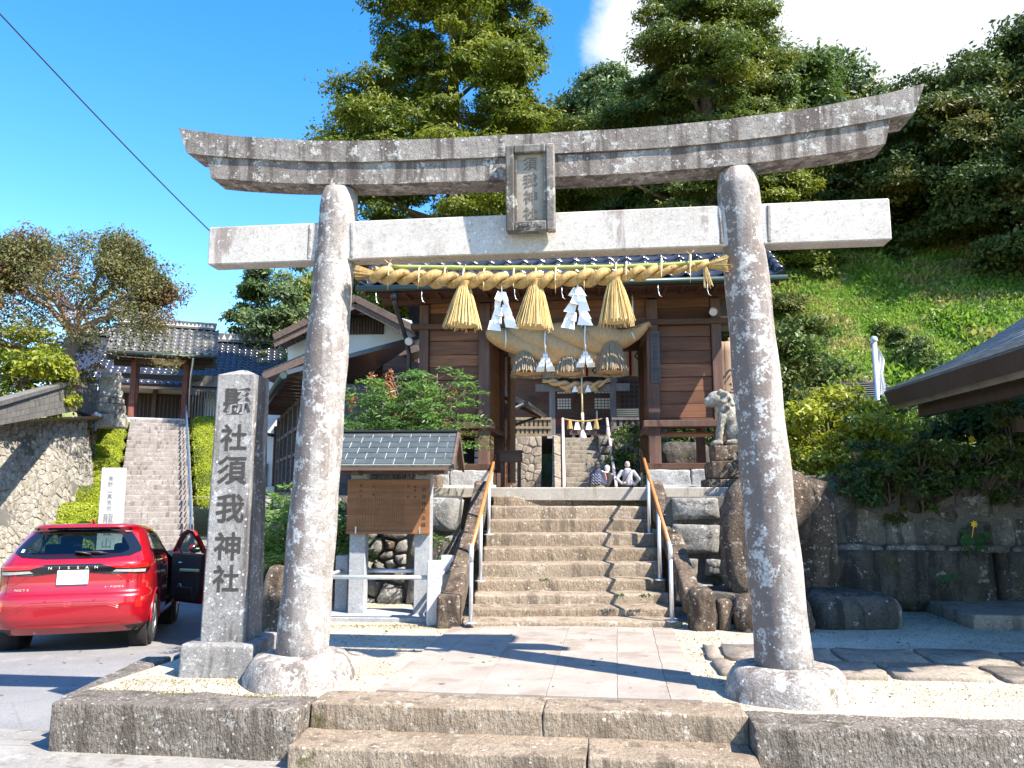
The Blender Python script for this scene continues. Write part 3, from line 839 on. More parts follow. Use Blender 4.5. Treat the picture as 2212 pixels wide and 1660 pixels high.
# paved path
pv = thingF('paved_path', 'pinkish paved path of large square slabs between the gate pillars', 'path', TF)
rg = random.Random(5)
cols = [-.98, -.78, -.34, .10, .54, .86, 1.05]
yb = [-.262, .10, .60, 1.10, 1.60, 1.98, 2.22]
for i in range(6):
    for j in range(6):
        x0, x1, y0, y1 = cols[i], cols[i + 1], yb[j], yb[j + 1]
        if 0 < i < 5 and j % 2: 
            sh = .0
        mb = MB(); mb.box((0, 0, 0), (x1 - x0 - .002, y1 - y0 - .002, .06), None, .002)
        sk = .03 * (y0 / 2.2)
        link('slab', mb.mesh('slab', M['paving_stone']), pv, Matrix.Translation(((x0 + x1) / 2 + sk, (y0 + y1) / 2, -.014 + rg.uniform(-.0015, .0015))))
# flagstones to the right
fp = thingF('flagstone_path', 'two rows of dark worn flagstones crossing the grit behind the right pillar', 'path', TF)
def flag(x0, x1, y0, y1, seed):
    rr = random.Random(seed); cx, cy = (x0 + x1) / 2, (y0 + y1) / 2
    c = [(x0, y0), (x1, y0), (x1, y1), (x0, y1)]; pl = []
    for k in range(4):
        p, q = c[k], c[(k + 1) % 4]
        for t in (.07, .35, .65, .93): pl.append((p[0] + (q[0] - p[0]) * t - cx + rr.uniform(-.014, .014), p[1] + (q[1] - p[1]) * t - cy + rr.uniform(-.014, .014)))
    n = len(pl); vs = []
    for k, z in ((1, -.04), (1, .016), (.975, .028)): vs += [(p[0] * k, p[1] * k, z + rr.uniform(-.003, .003)) for p in pl]
    vs.append((0, 0, .03))
    fs = [(i * n + k, i * n + (k + 1) % n, (i + 1) * n + (k + 1) % n, (i + 1) * n + k) for i in range(2) for k in range(n)] + [(2 * n + k, 2 * n + (k + 1) % n, 3 * n) for k in range(n)]
    mb = MB(); mb.add(vs, fs, None, True)
    link('flagstone', mb.mesh('flagstone', M['flag_stone']), fp, Matrix.Translation((cx, cy, 0)))
xs = [1.22, 1.36, 1.86, 2.22, 2.86, 3.46, 4.2, 5.0]
for i in range(7): flag(xs[i] + .02, xs[i + 1] - .02, .92 + .03 * (i % 2), 1.42 + .05 * math.sin(i * 2), 40 + i)
xs = [1.24, 1.40, 1.98, 2.40, 3.10, 3.86, 4.7]
for i in range(6): flag(xs[i] + .02, xs[i + 1] - .02, .44 + .03 * (i % 2), .89, 60 + i)
flag(1.32, 1.62, .32, .47, 77)

# ------------------------------------------------------------------ torii
to = thingF('torii_gate', 'tall weathered stone torii gate with a curved double lintel over the path', 'torii gate', TF)
zc = lambda x: .212 * (min(1.15, abs(x) / 2.68)) ** 3.0
for s in (-1, 1):
    n = 26
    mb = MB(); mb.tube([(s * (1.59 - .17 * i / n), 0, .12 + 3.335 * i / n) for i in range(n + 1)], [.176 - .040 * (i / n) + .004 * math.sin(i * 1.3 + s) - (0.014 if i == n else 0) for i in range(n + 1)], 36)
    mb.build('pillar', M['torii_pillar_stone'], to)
    wob = lambda a, z, s=s: 1 + .045 * math.sin(2 * a + s) + .03 * math.sin(5 * a + 2 * s) + .03 * mn.noise(Vector((math.cos(a) * 2, math.sin(a) * 2, z * 6 + s)))
    mb = MB(); mb.lathe([(.385, -.08), (.378, .0), (.365, .05), (.348, .10), (.325, .14), (.295, .168), (.24, .182), (.1, .186)], (s * 1.595, 0, 0), 40, None, True, wob)
    mb.build('base_stone', M['torii_base_stone'], to)
def lintel(name, top, xt, xb, hh, d0, d1, mat, n=44):
    mb = MB(); vs = []
    for i in range(n + 1):
        t = -1 + 2 * i / n
        for (k, X, dz, d) in ((0, xt, 0, d0), (1, xb, -hh, d1)):
            x = t * X; z = top + zc(x) * (1.0 if k == 0 else .97) + dz - (.02 * abs(t) ** 3 if k else 0)
            for y in (-d / 2, d / 2):
                w_ = mn.noise_vector(Vector((x * 3, y * 9, k * 7 + top))) * .006; vs.append((x + w_.x * .3, y + w_.y, z + w_.z))
    fs = []
    for i in range(n):
        a = i * 4
        for (p, q) in ((0, 2), (2, 3), (3, 1), (1, 0)): fs.append((a + p, a + q, a + 4 + q, a + 4 + p))
    fs += [(0, 1, 3, 2), (n * 4, n * 4 + 2, n * 4 + 3, n * 4 + 1)]
    mb.add(vs, [f[::-1] for f in fs])
    return mb.build(name, M[mat], to)
lintel('upper_lintel', 3.75, 2.635, 2.565, .152, .285, .268, 'torii_beam_stone')
lintel('lower_lintel', 3.595, 2.42, 2.375, .158, .228, .220, 'torii_beam_stone')
mb = MB()
for (a, b) in ((-2.385, -1.40), (-1.41, 1.41), (1.40, 2.385)):
    pass
mb.box((0, 0, 3.05), (4.77, .155, .285), None, .008); mb.build('tie_beam', M['fresh_granite'], to)
for s in (-1, 1):
    for q in (-1, 1):
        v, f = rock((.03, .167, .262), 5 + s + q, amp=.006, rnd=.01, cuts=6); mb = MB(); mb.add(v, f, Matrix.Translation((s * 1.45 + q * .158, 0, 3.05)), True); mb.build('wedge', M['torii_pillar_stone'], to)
# plaque
pm = Matrix.Translation((.005, -.150, 3.03)) @ Matrix.Rotation(R(5), 4, 'X')
pq = link('plaque', None, to, pm) if False else None
mb = MB()
Wp, Hp, bw, dp = .335, .60, .058, .10
for (cx, cz, w, h) in ((-Wp / 2 + bw / 2, Hp / 2, bw, Hp), (Wp / 2 - bw / 2, Hp / 2, bw, Hp), (0, Hp - bw / 2, Wp - 2 * bw, bw), (0, bw / 2 + .005, Wp - 2 * bw, bw + .01)):
    mb.box((cx, 0, cz), (w, dp, h), pm, .008)
for (cx, cz, w, h) in ((-Wp / 2 + bw + .008, Hp / 2 + .0, .02, Hp - 2 * bw), (Wp / 2 - bw - .008, Hp / 2, .02, Hp - 2 * bw)):
    mb.box((cx, -.0, cz), (w, dp * .72, h), pm, .004)
for k in range(3): mb.tube([pm @ Vector((-.08 + .16 * i / 12, -.054, .036 - .006 * k + .010 * abs(math.sin(i / 12 * PI * 2)))) for i in range(13)], .004, 5)
pq = mb.build('plaque', M['plaque_stone'], to)
mb = MB(); mb.box((0, .018, Hp / 2), (Wp - 2 * bw, .05, Hp - 2 * bw), pm); mb.build('plaque_panel', M['plaque_panel_stone'], pq)
for i, ch in enumerate('須我神社'):
    write(ch, .098, pm @ Matrix.Translation((.0, -.0085, .475 - .115 * i)) @ UPRIGHT, M['plaque_carving'], pq, 'character', .03, .006)
mb = MB(); mb.box((0, .09, .30), (.10, .10, .18), pm); mb.build('bracket', M['plaque_stone'], to)

# ------------------------------------------------------------------ straw rope with tassels
rp = thingF('straw_rope', 'golden twisted straw rope with three tassels under a green bamboo pole on the torii', 'rope', TF)
rpx = [(806, 593), (850, 597), (900, 601), (960, 605), (1003, 607), (1080, 607), (1157, 607), (1250, 602), (1330, 596), (1400, 589), (1470, 581), (1530, 573)]
rc = [TF.px(x, y, -.10) for x, y in rpx]
def along(pts, n):
    d = [0]
    for i in range(1, len(pts)): d.append(d[-1] + (pts[i] - pts[i - 1]).length)
    out = []
    for k in range(n + 1):
        s = d[-1] * k / n; i = min(len(pts) - 2, max(j for j in range(len(d)) if d[j] <= s + 1e-9)); out.append(pts[i].lerp(pts[i + 1], (s - d[i]) / max(1e-9, d[i + 1] - d[i])))
    return out, d[-1]
N_ = 230; cl, RL = along(rc, N_)
def rope_strands(cl, L, pitch, rad, parent, mat, name='strand', strands=2, fuzz=0, n=9):
    T = len(cl) - 1
    for s in range(strands):
        pts = []; rr = []
        for i, p in enumerate(cl):
            a = 2 * PI * (L * i / T) / pitch + 2 * PI * s / strands
            r = rad(i / T)
            t = (cl[min(T, i + 1)] - cl[max(0, i - 1)]).normalized(); y = Vector((0, 1, 0)); z = t.cross(y).normalized() * -1
            pts.append(p + (y * math.sin(a) * -1 + z * math.cos(a)) * r); rr.append(r * 1.04)
        mb = MB(); mb.tube(pts, rr, n)
        rg = random.Random(s)
        for k in range(fuzz):
            i = rg.randrange(3, T - 3); o = Vector((rg.uniform(-1, 1), rg.uniform(-1, 0), rg.uniform(-1, 1))).normalized()
            b = pts[i] + o * rr[i]; e = b + (pts[min(T, i + 3)] - pts[i]).normalized() * rg.uniform(.01, .05) + o * rg.uniform(.004, .02)
            mb.tube([b, e], [.0016, .0008], 3, False)
        mb.build(name, M[mat], parent)
rope_strands(cl, RL, .235, lambda t: .0305 * (1 if t < .72 else max(.45, 1 - (t - .72) * 1.9)) * (1 + .12 * math.sin(t * 40)), rp, 'straw', fuzz=260)
def straw_tuft(c, top_r, bot_r, L, n, seed, mat, parent, name, direction=(0, 0, -1), th=.0028, spread=.06, world=False, core=True):
    rg = random.Random(seed); d = Vector(direction).normalized(); x = d.cross(Vector((0, 1, .02))).normalized(); y = d.cross(x); c = Vector(c); mb = MB()
    if core:
        mb.tube([c, c + d * L * .35, c + d * L * .93], [top_r * .8, (top_r + (bot_r - top_r) * .42) * .86, bot_r * .84], 12, True, False)
    for i in range(n):
        a = 2 * PI * i / n * 1.0 + rg.uniform(-.1, .1); q = rg.uniform(.84, 1.03)
        e = x * math.cos(a) + y * math.sin(a); a2 = a + rg.uniform(-spread, spread); e2 = x * math.cos(a2) + y * math.sin(a2); LL = L * rg.uniform(.93, 1.03)
        p0 = c + e * top_r * q; p1 = c + d * LL * .4 + e.lerp(e2, .4) * (top_r + (bot_r - top_r) * .45) * q; p2 = c + d * LL + e2 * bot_r * q * rg.uniform(.97, 1.06)
        mb.tube([p0, p1, p2], [th, th, th * .9], 3, True, False)
    return mb.build(name, M[mat], parent, world)
for i, (x, y0, y1, w) in enumerate(((1003, 618, 709, 43), (1157, 614, 714, 43), (1328, 604, 702, 39))):
    c = TF.px(x, y0, -.10); L = (c - TF.px(x, y1, -.10)).length; rb = .0031 * w
    ts = straw_tuft(c, .040, rb * .98, L, 92, i, 'straw_pale', rp, 'tassel', (-.05 if i < 2 else .02, -.02, -1), .0034)
    mb = MB()
    for k in range(5): mb.tube([c + Vector((.042 * math.cos(a), .042 * math.sin(a), -.012 + .009 * k)) for a in [2 * PI * j / 14 for j in range(15)]], .006, 5)
    mb.build('binding', M['straw'], ts)
straw_tuft(TF.px(812, 593, -.10), .016, .052, .145, 60, 31, 'straw', rp, 'frayed_end', (-1, -.02, .10), .0028, .2)
straw_tuft(TF.px(1530, 573, -.10), .016, .055, .13, 40, 32, 'straw_pale', rp, 'frayed_end', (1, -.1, .02), .0028, .5)
straw_tuft(TF.px(1523, 576, -.11), .010, .030, .15, 14, 33, 'straw_pale', rp, 'frayed_end', (.1, -.1, -1), .0028, .6, core=False)
bp = [TF.px(x, y, -.105) for x, y in ((848, 577), (1000, 579), (1160, 579), (1320, 577), (1440, 573), (1530, 566))]
bc, bl = along(bp, 40); mb = MB(); mb.tube(bc, [.0155 + (.0025 if i % 8 == 0 else 0) for i in range(41)], 10); mb.build('bamboo_pole', M['bamboo'], rp)
rgt = random.Random(9)
for i, x in enumerate((842, 907, 962, 1002, 1046, 1110, 1157, 1200, 1262, 1330, 1352, 1428, 1490)):
    y = np.interp(x, [p[0] for p in rpx], [p[1] for p in rpx]); c = TF.px(x, y - 9, -.105)
    mb = MB(); mb.tube([c + Vector((.004 * math.sin(a), .036 * math.cos(a), .058 * math.sin(a))) for a in [2 * PI * j / 14 for j in range(15)]], [.0065] * 15, 5)
    if i % 3 == 0:
        for q in (-1, 1): mb.tube([c + Vector((0, -.036, .05)), c + Vector((q * .025, -.05, .068 + .01 * rgt.random()))], [.003, .0015], 4)
    mb.tube([c + Vector((0, -.03, -.05)), c + Vector((.006 * rgt.uniform(-1, 1), -.03, -.05 - rgt.uniform(.03, .10)))], [.0025, .0015], 3)
    mb.build('tie', M['pale_straw'], rp)
# paper streamers
def streamer(label, pxs, seed):
    rg = random.Random(seed)
    top = TF.px(pxs[0], pxs[1], -.12); bot = TF.px(pxs[2], pxs[3], -.12)
    t = thing('paper_streamer', label, 'paper streamer', TF.M @ top, TF.deg, 'white paper streamers on the straw rope'); L = (top - bot).length
    mb = MB(); mb.tube([(0, 0, .03), (0, 0, -.03)], .004, 5); mb.build('string', M['paper'], t)
    for s in (-1, 1):
        x = 0; z = -.005
        prev = None
        for k in range(5):
            w = .027 + .008 * k; h = L / 4.3; q = s * (.008 + .010 * k) + rg.uniform(-.01, .01); yy = -.006 * k * s + rg.uniform(-.018, .018)
            a = Vector((q - w * .55, yy, z)); b = Vector((q + w * .55, yy - .02 * s, z - .012)); c = b + Vector((rg.uniform(-.004, .03) + s * .012, rg.uniform(-.03, .0), -h)); d = a + Vector((rg.uniform(-.03, .004) + s * .012, rg.uniform(-.02, .02), -h * .92))
            mb = MB(); mb.slab([a, b, c, d], .0018)
            if k: mb.slab([prev[0], prev[1], b, a], .0018)
            prev = (d.lerp(c, .05), c)
            mb.build('folded_strip', M['paper'], t); z -= h * .80
streamer('white folded paper streamer hanging between the left and middle straw tassels', (1084, 627, 1082, 712), 3)
streamer('white folded paper streamer hanging between the middle and right straw tassels', (1248, 617, 1251, 706), 8)

# ------------------------------------------------------------------ inscribed pillar
OB = Frame((-2.02, 5.74, 0), -3)
ob = thingF('inscribed_pillar', 'tall square granite pillar with six carved characters beside the red car', 'stone pillar', OB)
mb = MB(); v, f = rock((.53, .52, .32), 4, amp=.010, rnd=.025, cuts=12, shape=lambda q: Vector((q.x * (1 - .10 * (q.z + .16)), q.y * (1 - .10 * (q.z + .16)), q.z))); mb.add(v, f, Matrix.Translation((0, 0, .06)), True); mb.build('plinth', M['inscribed_granite'], ob)
def taper_box(mb, c0, d0, c1, d1, ch=.012):
    vs = []
    for (c, d) in ((c0, d0), (c1, d1)):
        x, y = d[0] / 2, d[1] / 2
        for (sx, sy) in ((-1, -1), (1, -1), (1, 1), (-1, 1)):
            a = (c[0] + sx * (x - ch), c[1] + sy * y, c[2]); b = (c[0] + sx * x, c[1] + sy * (y - ch), c[2])
            vs += [a, b] if sx * sy < 0 else [b, a]
    fs = [tuple(range(8))[::-1], tuple(range(8, 16))] + [(i, (i + 1) % 8, 8 + (i + 1) % 8, 8 + i) for i in range(8)]
    return mb.add(vs, fs)
mb = MB(); taper_box(mb, (0, 0, .20), (.325, .325), (0, 0, 2.115), (.288, .288)); taper_box(mb, (0, 0, 2.115), (.288, .288), (0, 0, 2.165), (.06, .06), .01); mb.build('shaft', M['inscribed_granite'], ob)
for ch, x, y, s in (('縣', 511, 866, .21), ('社', 504, 945, .20), ('須', 501, 1016, .215), ('我', 497, 1098, .215), ('神', 491, 1180, .205), ('社', 488, 1250, .195)):
    p = OB.px(x, y, -.158); yy = -(.1625 - .0185 * (p.z - .2) / 1.915) - .0005
    write(ch, s, Matrix.Translation((p.x, yy, p.z)) @ Matrix.Rotation(R(-.55), 4, 'X') @ UPRIGHT, M['carved_shadow'], ob, 'character', .012, .018)
sp = thing('upright_stone', 'small pointed standing stone behind the inscribed pillar', 'stone', (-2.13, 7.15, 0))
v, f = rock((.30, .24, .72), 9, amp=.03, freq=4, rnd=.09, cuts=12, shape=lambda q: Vector((q.x * (1 - .5 * max(0, q.z) / .36) + .05 * q.z, q.y * (1 - .4 * max(0, q.z) / .36), q.z)))
mb = MB(); mb.add(v, f, Matrix.Translation((0, 0, .25)), True); mb.build('stone', M['brown_stone'], sp)

# ------------------------------------------------------------------ notice board
NB = Frame((-1.245, 8.06, 0.0), -3)
nb = thingF('notice_board', 'wooden shrine notice board under its own little shingled roof on two granite posts', 'notice board', NB)
for s in (-1, 1):
    mb = MB(); mb.box((s * .335, .02, .74), (.165, .15, 1.46), None, .006); mb.build('post', M['grey_granite'], nb)
NBX = [NB.px(750, 1100, -.09).x, NB.px(928, 1100, -.09).x]
bx = (NBX[0] + NBX[1]) / 2; bwd = NBX[1] - NBX[0]; bz0 = NB.px(840, 1148, -.09).z; bz1 = NB.px(840, 1036, -.09).z
mb = MB(); mb.box((bx, -.08, (bz0 + bz1) / 2), (bwd, .04, bz1 - bz0), None, .004); bo = mb.build('board', M['board_wood'], nb)
mb = MB(); mb.box((bx, -.088, bz0 - .012), (bwd + .004, .06, .028), None, .004); mb.build('board_rail', M['board_wood'], nb)
for x in (bx - bwd * .38, bx + bwd * .39):
    mb = MB(); mb.box((x, -.122, bz0 + .012), (.014, .006, .07)); mb.build('clip', M['steel'], nb)
bt = bz1 - bz0
for i, ch in enumerate('須我神社由緒'):
    write(ch, .046, Matrix.Translation((bx + bwd * .43, -.1012, bz1 - bt * (.20 + .135 * i))) @ UPRIGHT, M['old_paint_ink'], bo, 'character', .01, .008)
for (fx, ys, s, tx) in ((.325, (.14, .22, .34), .026, '御祭神'), (.24, (.13, .34), .03, '例祭'), (-.18, (.13, .30), .03, '由緒'), (-.335, (.12, .22, .32), .03, '境内社')):
    for y, ch in zip(ys, tx): write(ch, s, Matrix.Translation((bx + bwd * fx, -.1012, bz1 - bt * y)) @ UPRIGHT, M['old_paint_ink'], bo, 'character', .01, .01)
mb = MB(); rg = random.Random(2)
def column(fx, y0, y1, s):
    y = y0
    while y < y1:
        h = rg.uniform(.5, 1.0) * s
        if rg.random() < .86:
            X = bx + bwd * fx; Z = bz1 - bt * y
            for q in range(2): mb.box((X + rg.uniform(-.2, .2) * s, -.1006, Z - q * s * .45), (s * rg.uniform(.4, .9), .0012, s * .16))
            mb.box((X + rg.uniform(-.2, .2) * s, -.1006, Z - s * .2), (s * .16, .0012, s * .75))
        y += (s * 1.15) / bt
for k in range(14): column(.185 - .0265 * k, .10 + .02 * rg.random(), .92, .0125)
for k in range(6): column(-.205 - .034 * k, .36, .9, .0125)
for k in range(4): column(.38 - .03 * k, .37, .60, .014)
mb.build('small_print', M['old_paint_ink'], bo, kind='stuff')
# its roof
ez, rz_, ex = NB.px(840, 1005, -.43).z, NB.px(840, 936, .02).z, .70
mb = MB(); mb.slab([(-ex, -.43, ez), (ex, -.43, ez), (ex, .02, rz_), (-ex, .02, rz_)], .016); mb.slab([(-ex, .47, ez), (-ex, .02, rz_), (ex, .02, rz_), (ex, .47, ez)], .016)
rf = mb.build('roof', M['shingle_lip'], nb)
sl_d = Vector((0, .45, rz_ - ez)); nrm = Vector((0, -(rz_ - ez), .45)).normalized()
shm = MB(); shm.box((0, 0, 0), (.193, .086, .007), None, .002); shm = shm.mesh('shingle', M['shingle'])
ang = math.atan2(rz_ - ez, .45)
for side in (1, -1):
    for r_ in range(6):
        for c_ in range(8):
            x = -ex + .10 + c_ * .2 - (.1 if r_ % 2 else 0); w_ = 1.0
            if c_ == 7: x, w_ = (ex - .05, .5) if r_ % 2 else (9, 1)
            if x == 9: continue
            if c_ == 0 and r_ % 2: x, w_ = -ex + .05, .5
            q = Vector((x, -.43, ez)) + sl_d * ((r_ + .5) / 6) + nrm * .0125
            if side < 0: q.y = .04 - q.y
            link('shingle', shm, rf, Matrix.Translation(q) @ Matrix.Rotation(ang * side + (-.02 * side), 4, 'X') @ Matrix.Diagonal((w_, 1, 1, 1)))
mb = MB(); mb.box((0, .02, rz_ + .018), (2 * ex + .02, .09, .022), None, .004); mb.build('ridge_cap', M['black_plastic'], rf)
for x in (-.56, -.28, 0, .28, .56, .66, -.66):
    mb = MB(); mb.beam((x, -.40, ez - .022), (x, .02, rz_ - .022), .035, .03); mb.beam((x, .44, ez - .022), (x, .02, rz_ - .022), .035, .03); mb.build('rafter', M['old_wood_long'], nb)
mb = MB(); mb.box((0, -.42, ez - .032), (2 * ex - .02, .02, .04)); mb.build('fascia', M['old_wood'], nb)
for y in (-.13, .17):
    mb = MB(); mb.box((0, y, ez - .075 + .03), (1.12, .06, .07), None, .004); mb.build('purlin', M['old_wood'], nb)
for x in (-.335, .335):
    mb = MB(); mb.box((x, .02, ez - .07), (.07, .5, .05), None, .004); mb.build('bracket_arm', M['old_wood_long'], nb)
for s in (-1, 1):
    for q in (-1, 1):
        mb = MB(); a = Vector((s * (ex - .01), .02, rz_ - .005)); b = Vector((s * (ex - .01), .02 + q * .45, ez - .02)); mb.beam(a, b, .022, .075, (1, 0, 0) if False else (0, 0, 1)); mb.build('barge_board', M['old_wood_long'], nb)
sb = thing('granite_slab', 'flat granite slab under the notice board posts', 'slab', (-1.25, 8.0, 0), -3)
mb = MB(); mb.box((0, .05, .01), (1.24, .62, .06), None, .006); mb.build('slab', M['grey_granite'], sb)
# low granite barrier round the board
lf = thing('low_barrier', 'low barrier of short granite posts and steel pipes round the notice board', 'barrier', (-1.3, 7.6, 0), -3)
for (x, y) in ((.555, .02), (.60, .62), (-.555, .02), (-.50, .62)):
    mb = MB(); mb.box((x, y, .26), (.132, .125, .68), None, .008); mb.build('post', M['white_granite' if x > 0 else 'grey_granite'], lf)  # left posts coloured greyer for the pillar's shade they stand in
for (a, b) in (((-.55, .02, .44), (.55, .02, .44)), ((-.5, .62, .44), (.6, .62, .44)), ((.555, .02, .44), (.6, .62, .44)), ((-.555, .02, .44), (-.5, .62, .44))):
    mb = MB(); mb.tube([a, b], .021, 10); mb.build('pipe', M['metal_pole'], lf)
# ------------------------------------------------------------------ stone stairway to the gate
SZ = [.054, .131, .224, .337, .476, .623, .767, .917, 1.073, 1.20]
sw = thing('stone_stairway', 'wide flight of ten worn brown stone steps climbing to the wooden gate', 'stairway', (.60, 7.43, 0))
for k, z in enumerate(SZ):
    Y = 7.43 + .30 * k; xc = .566 + .066 * (Y - 7.43); hw = 1.035 if k == 0 else 1.0
    z0 = (SZ[k - 1] if k else -.02) - .10
    rg = random.Random(k)
    cuts_ = [(-hw, hw)]
    for j, (a, b) in enumerate(cuts_):
        v, f = rock((b - a, .42, z - z0), 100 + k * 3 + j, amp=.011, freq=3.6, rnd=.022, cuts=16)
        mb = MB(); mb.add(v, f, None, True)
        link('step', mb.mesh('step', M['step_stone'] if k % 2 else M['step_stone_worn']), sw, Matrix.Translation((xc + (a + b) / 2 - .60, Y + .21 - 7.43, (z + z0) / 2)) @ Matrix.Rotation(R(1.3), 4, 'Z'))
for s in (-1, 1):                        # sloping side slabs
    x = lambda Y: .566 + .066 * (Y - 7.43) + s * (1.10 + .03 * (10 - Y))
    for j, (Ya, Yb) in enumerate(((7.62, 8.75), (8.76, 10.05))):
        za = .20 + (Ya - 7.62) * .455; zb = .20 + (Yb - 7.62) * .455
        mb = MB(); v, f = rock((.18, math.hypot(Yb - Ya, zb - za), .26), 140 + j + s, amp=.018, rnd=.04, cuts=12)
        T = Matrix.Translation((x((Ya + Yb) / 2) - .60, (Ya + Yb) / 2 - 7.43, (za + zb) / 2 - .02)) @ Matrix.Rotation(R(-3 if s > 0 else -3), 4, 'Z') @ Matrix.Rotation(math.atan2(zb - za, Yb - Ya), 4, 'X')
        mb.add(v, f, None, True); link('side_slab', mb.mesh('side_slab', M['brown_stone']), sw, T)
v, f = rock((.23, .34, .36), 160, amp=.012, rnd=.03, cuts=9); mb = MB(); mb.add(v, f, None, True)
link('end_block', mb.mesh('end_block', M['brown_stone']), sw, Matrix.Translation((-.66 - .60 + .07, 7.55 - 7.43, .12)))

# handrails
def rail(label, pts, seed):
    b0 = pts[-1]
    t = thing('handrail', label, 'handrail', (b0[1].x, b0[1].y, b0[1].z), 0, 'handrails of the front stairway')
    for (tp, bt) in pts:
        mb = MB(); mb.tube([bt, Vector((bt.x, bt.y, tp.z))], .0195, 10); mb.lathe([(.055, 0), (.055, .008), (.03, .012)], bt, 14)
        mb.build('post', M['metal_pole'], t, True)
    tops = [Vector((b.x, b.y, a.z)) for a, b in pts]
    mb = MB(); L = [tops[0] + Vector((0, .10, -.10)), tops[0] + Vector((0, .05, .0)), tops[0] + Vector((0, -.03, .012))] + [p + Vector((0, 0, .012)) for p in tops[1:-1]] + [tops[-1] + Vector((0, .02, .02))]
    mb.tube(L, .0205, 10); mb.build('rail', M['rail_brown'], t, True)
    mb = MB(); mb.tube([tops[-1] + Vector((0, .06, .045)), tops[-1] + Vector((0, .015, .012)), tops[-1] + Vector((0, -.004, -.03)), tops[-1] + Vector((0, -.002, -.10))], .0225, 10); mb.build('joint', M['metal_pole'], t, True)
def rp_(x, yt, yb, z):
    b = G(x, yb, z); a = P(x, yt, b.y); return a, b
rail('orange topped steel handrail on the left side of the front stairway', [rp_(1073, 972, 1068, 1.20), rp_(1056, 1040, 1156, .767), rp_(1038, 1110, 1256, .337), rp_(1017, 1190, 1347, .054)], 1)
rail('orange topped steel handrail on the right side of the front stairway', [rp_(1387, 972, 1069, 1.20), rp_(1403, 1026, 1154, .767), rp_(1426, 1100, 1254, .337), rp_(1452, 1184, 1343, .054)], 2)
b = None

# ------------------------------------------------------------------ terrace and its retaining walls
tag(MB().add([(-4.2, 9.75, 1.19), (-.52, 9.35, 1.19), (-.50, 10.15, 1.19), (1.95, 10.0, 1.19), (1.9, 9.0, 1.19), (8.8, 8.25, 1.19), (12, 13.5, 1.3), (9, 13.5, 1.3), (-4.2, 13.5, 1.19)], [tuple(range(9))]).build('upper_terrace', M['earth']), kind='structure')
tag(MB().add([(-3.6, 13.4, 1.196), (9, 13.4, 1.196), (9, 15, .54), (-3.6, 15, .54), (9, 44, .54), (-3.4, 44, .54), (-3.6, 15, .54)], [(0, 1, 2, 3), (3, 2, 4, 5, 6)]).build('shrine_courtyard', M['gravel']), kind='structure')

def plane_fn(a, b, lean=.06):
    a = Vector(a); b = Vector(b); d = (b - a); L = d.length; d.normalize(); nrm = Vector((d.y, -d.x, 0))
    def fn(u, v, o): return a + d * u + Vector((0, 0, v)) - nrm * (lean * v) * 1.0 + nrm * o
    return fn, L
def back(fn, L, H, parent, mat='mortar', off=-.05):
    mb = MB(); mb.grid(lambda u, v: fn(u * L, v * H, off), 6, 3); return mb.build('backing', M[mat], parent, True)
# left of the stairway
lw = thing('retaining_wall', 'fieldstone retaining wall left of the stairway, partly behind the notice board', 'stone wall', (-.6, 9.0, 0))
fn, L = plane_fn((-3.5, 9.55, -.05), (-.62, 8.85, -.05), .10)
back(fn, L, 1.26, lw)
cells = voronoi(L - .62, 1.26, 38, 4, aspect=1.2)
stones('stone', cells, fn, [M['grey_block_stone'], M['grey_block_stone'], M['mossy_stone'], M['brown_stone']], lw, 3, .014, .085, .16, smooth=True)
big = [[(L - .60, .86), (L - .04, .84), (L - .0, 1.24), (L - .58, 1.26)], [(L - .5, .46), (L - .06, .48), (L - .02, .82), (L - .56, .83), (L - .62, .6)], [(L - .62, .02), (L - .02, .0), (L - .04, .45), (L - .58, .43)]]
def dense(c, k=4):
    out = []
    for i in range(len(c)):
        p, q = c[i], c[(i + 1) % len(c)]
        for t in range(k): out.append((p[0] + (q[0] - p[0]) * t / k, p[1] + (q[1] - p[1]) * t / k))
    return out
stones('stone', [dense(c, 2) for c in big], fn, [M['grey_block_stone'], M['mossy_stone']], lw, 8, .012, .10, .2, smooth=True)
rw0 = thing('retaining_wall', 'squared stone retaining wall just right of the stairway', 'stone wall', (1.9, 8.9, 0))
fn, L = plane_fn((1.72, 8.75, 0), (2.75, 8.55, 0), .04)
back(fn, L, 1.2, rw0)
blk = [[(.06, .93), (.62, .95), (.60, 1.20), (.05, 1.20)], [(.07, .56), (.58, .57), (.62, .90), (.05, .91)], [(.04, .30), (.34, .31), (.36, .53), (.05, .54)], [(.38, .33), (1.0, .3), (1.02, .52), (.40, .53)], [(.04, .0), (.5, .0), (.52, .27), (.05, .28)], [(.55, .0), (1.03, .0), (1.03, .27), (.56, .28)], [(.64, .58), (1.03, .57), (1.03, 1.2), (.66, 1.2)]]
stones('stone', [dense(c, 3) for c in blk], fn, [M['grey_block_stone']], rw0, 12, .012, .05, .2, smooth=True)
v, f = rock((.34, 1.0, 1.15), 161, amp=.03, rnd=.06, cuts=9); mb = MB(); mb.add(v, f, None, True)
link('stone', mb.mesh('stone', M['brown_stone']), rw0, Matrix.Translation((2.02 - 1.9, 9.3 - 8.9, .5)))
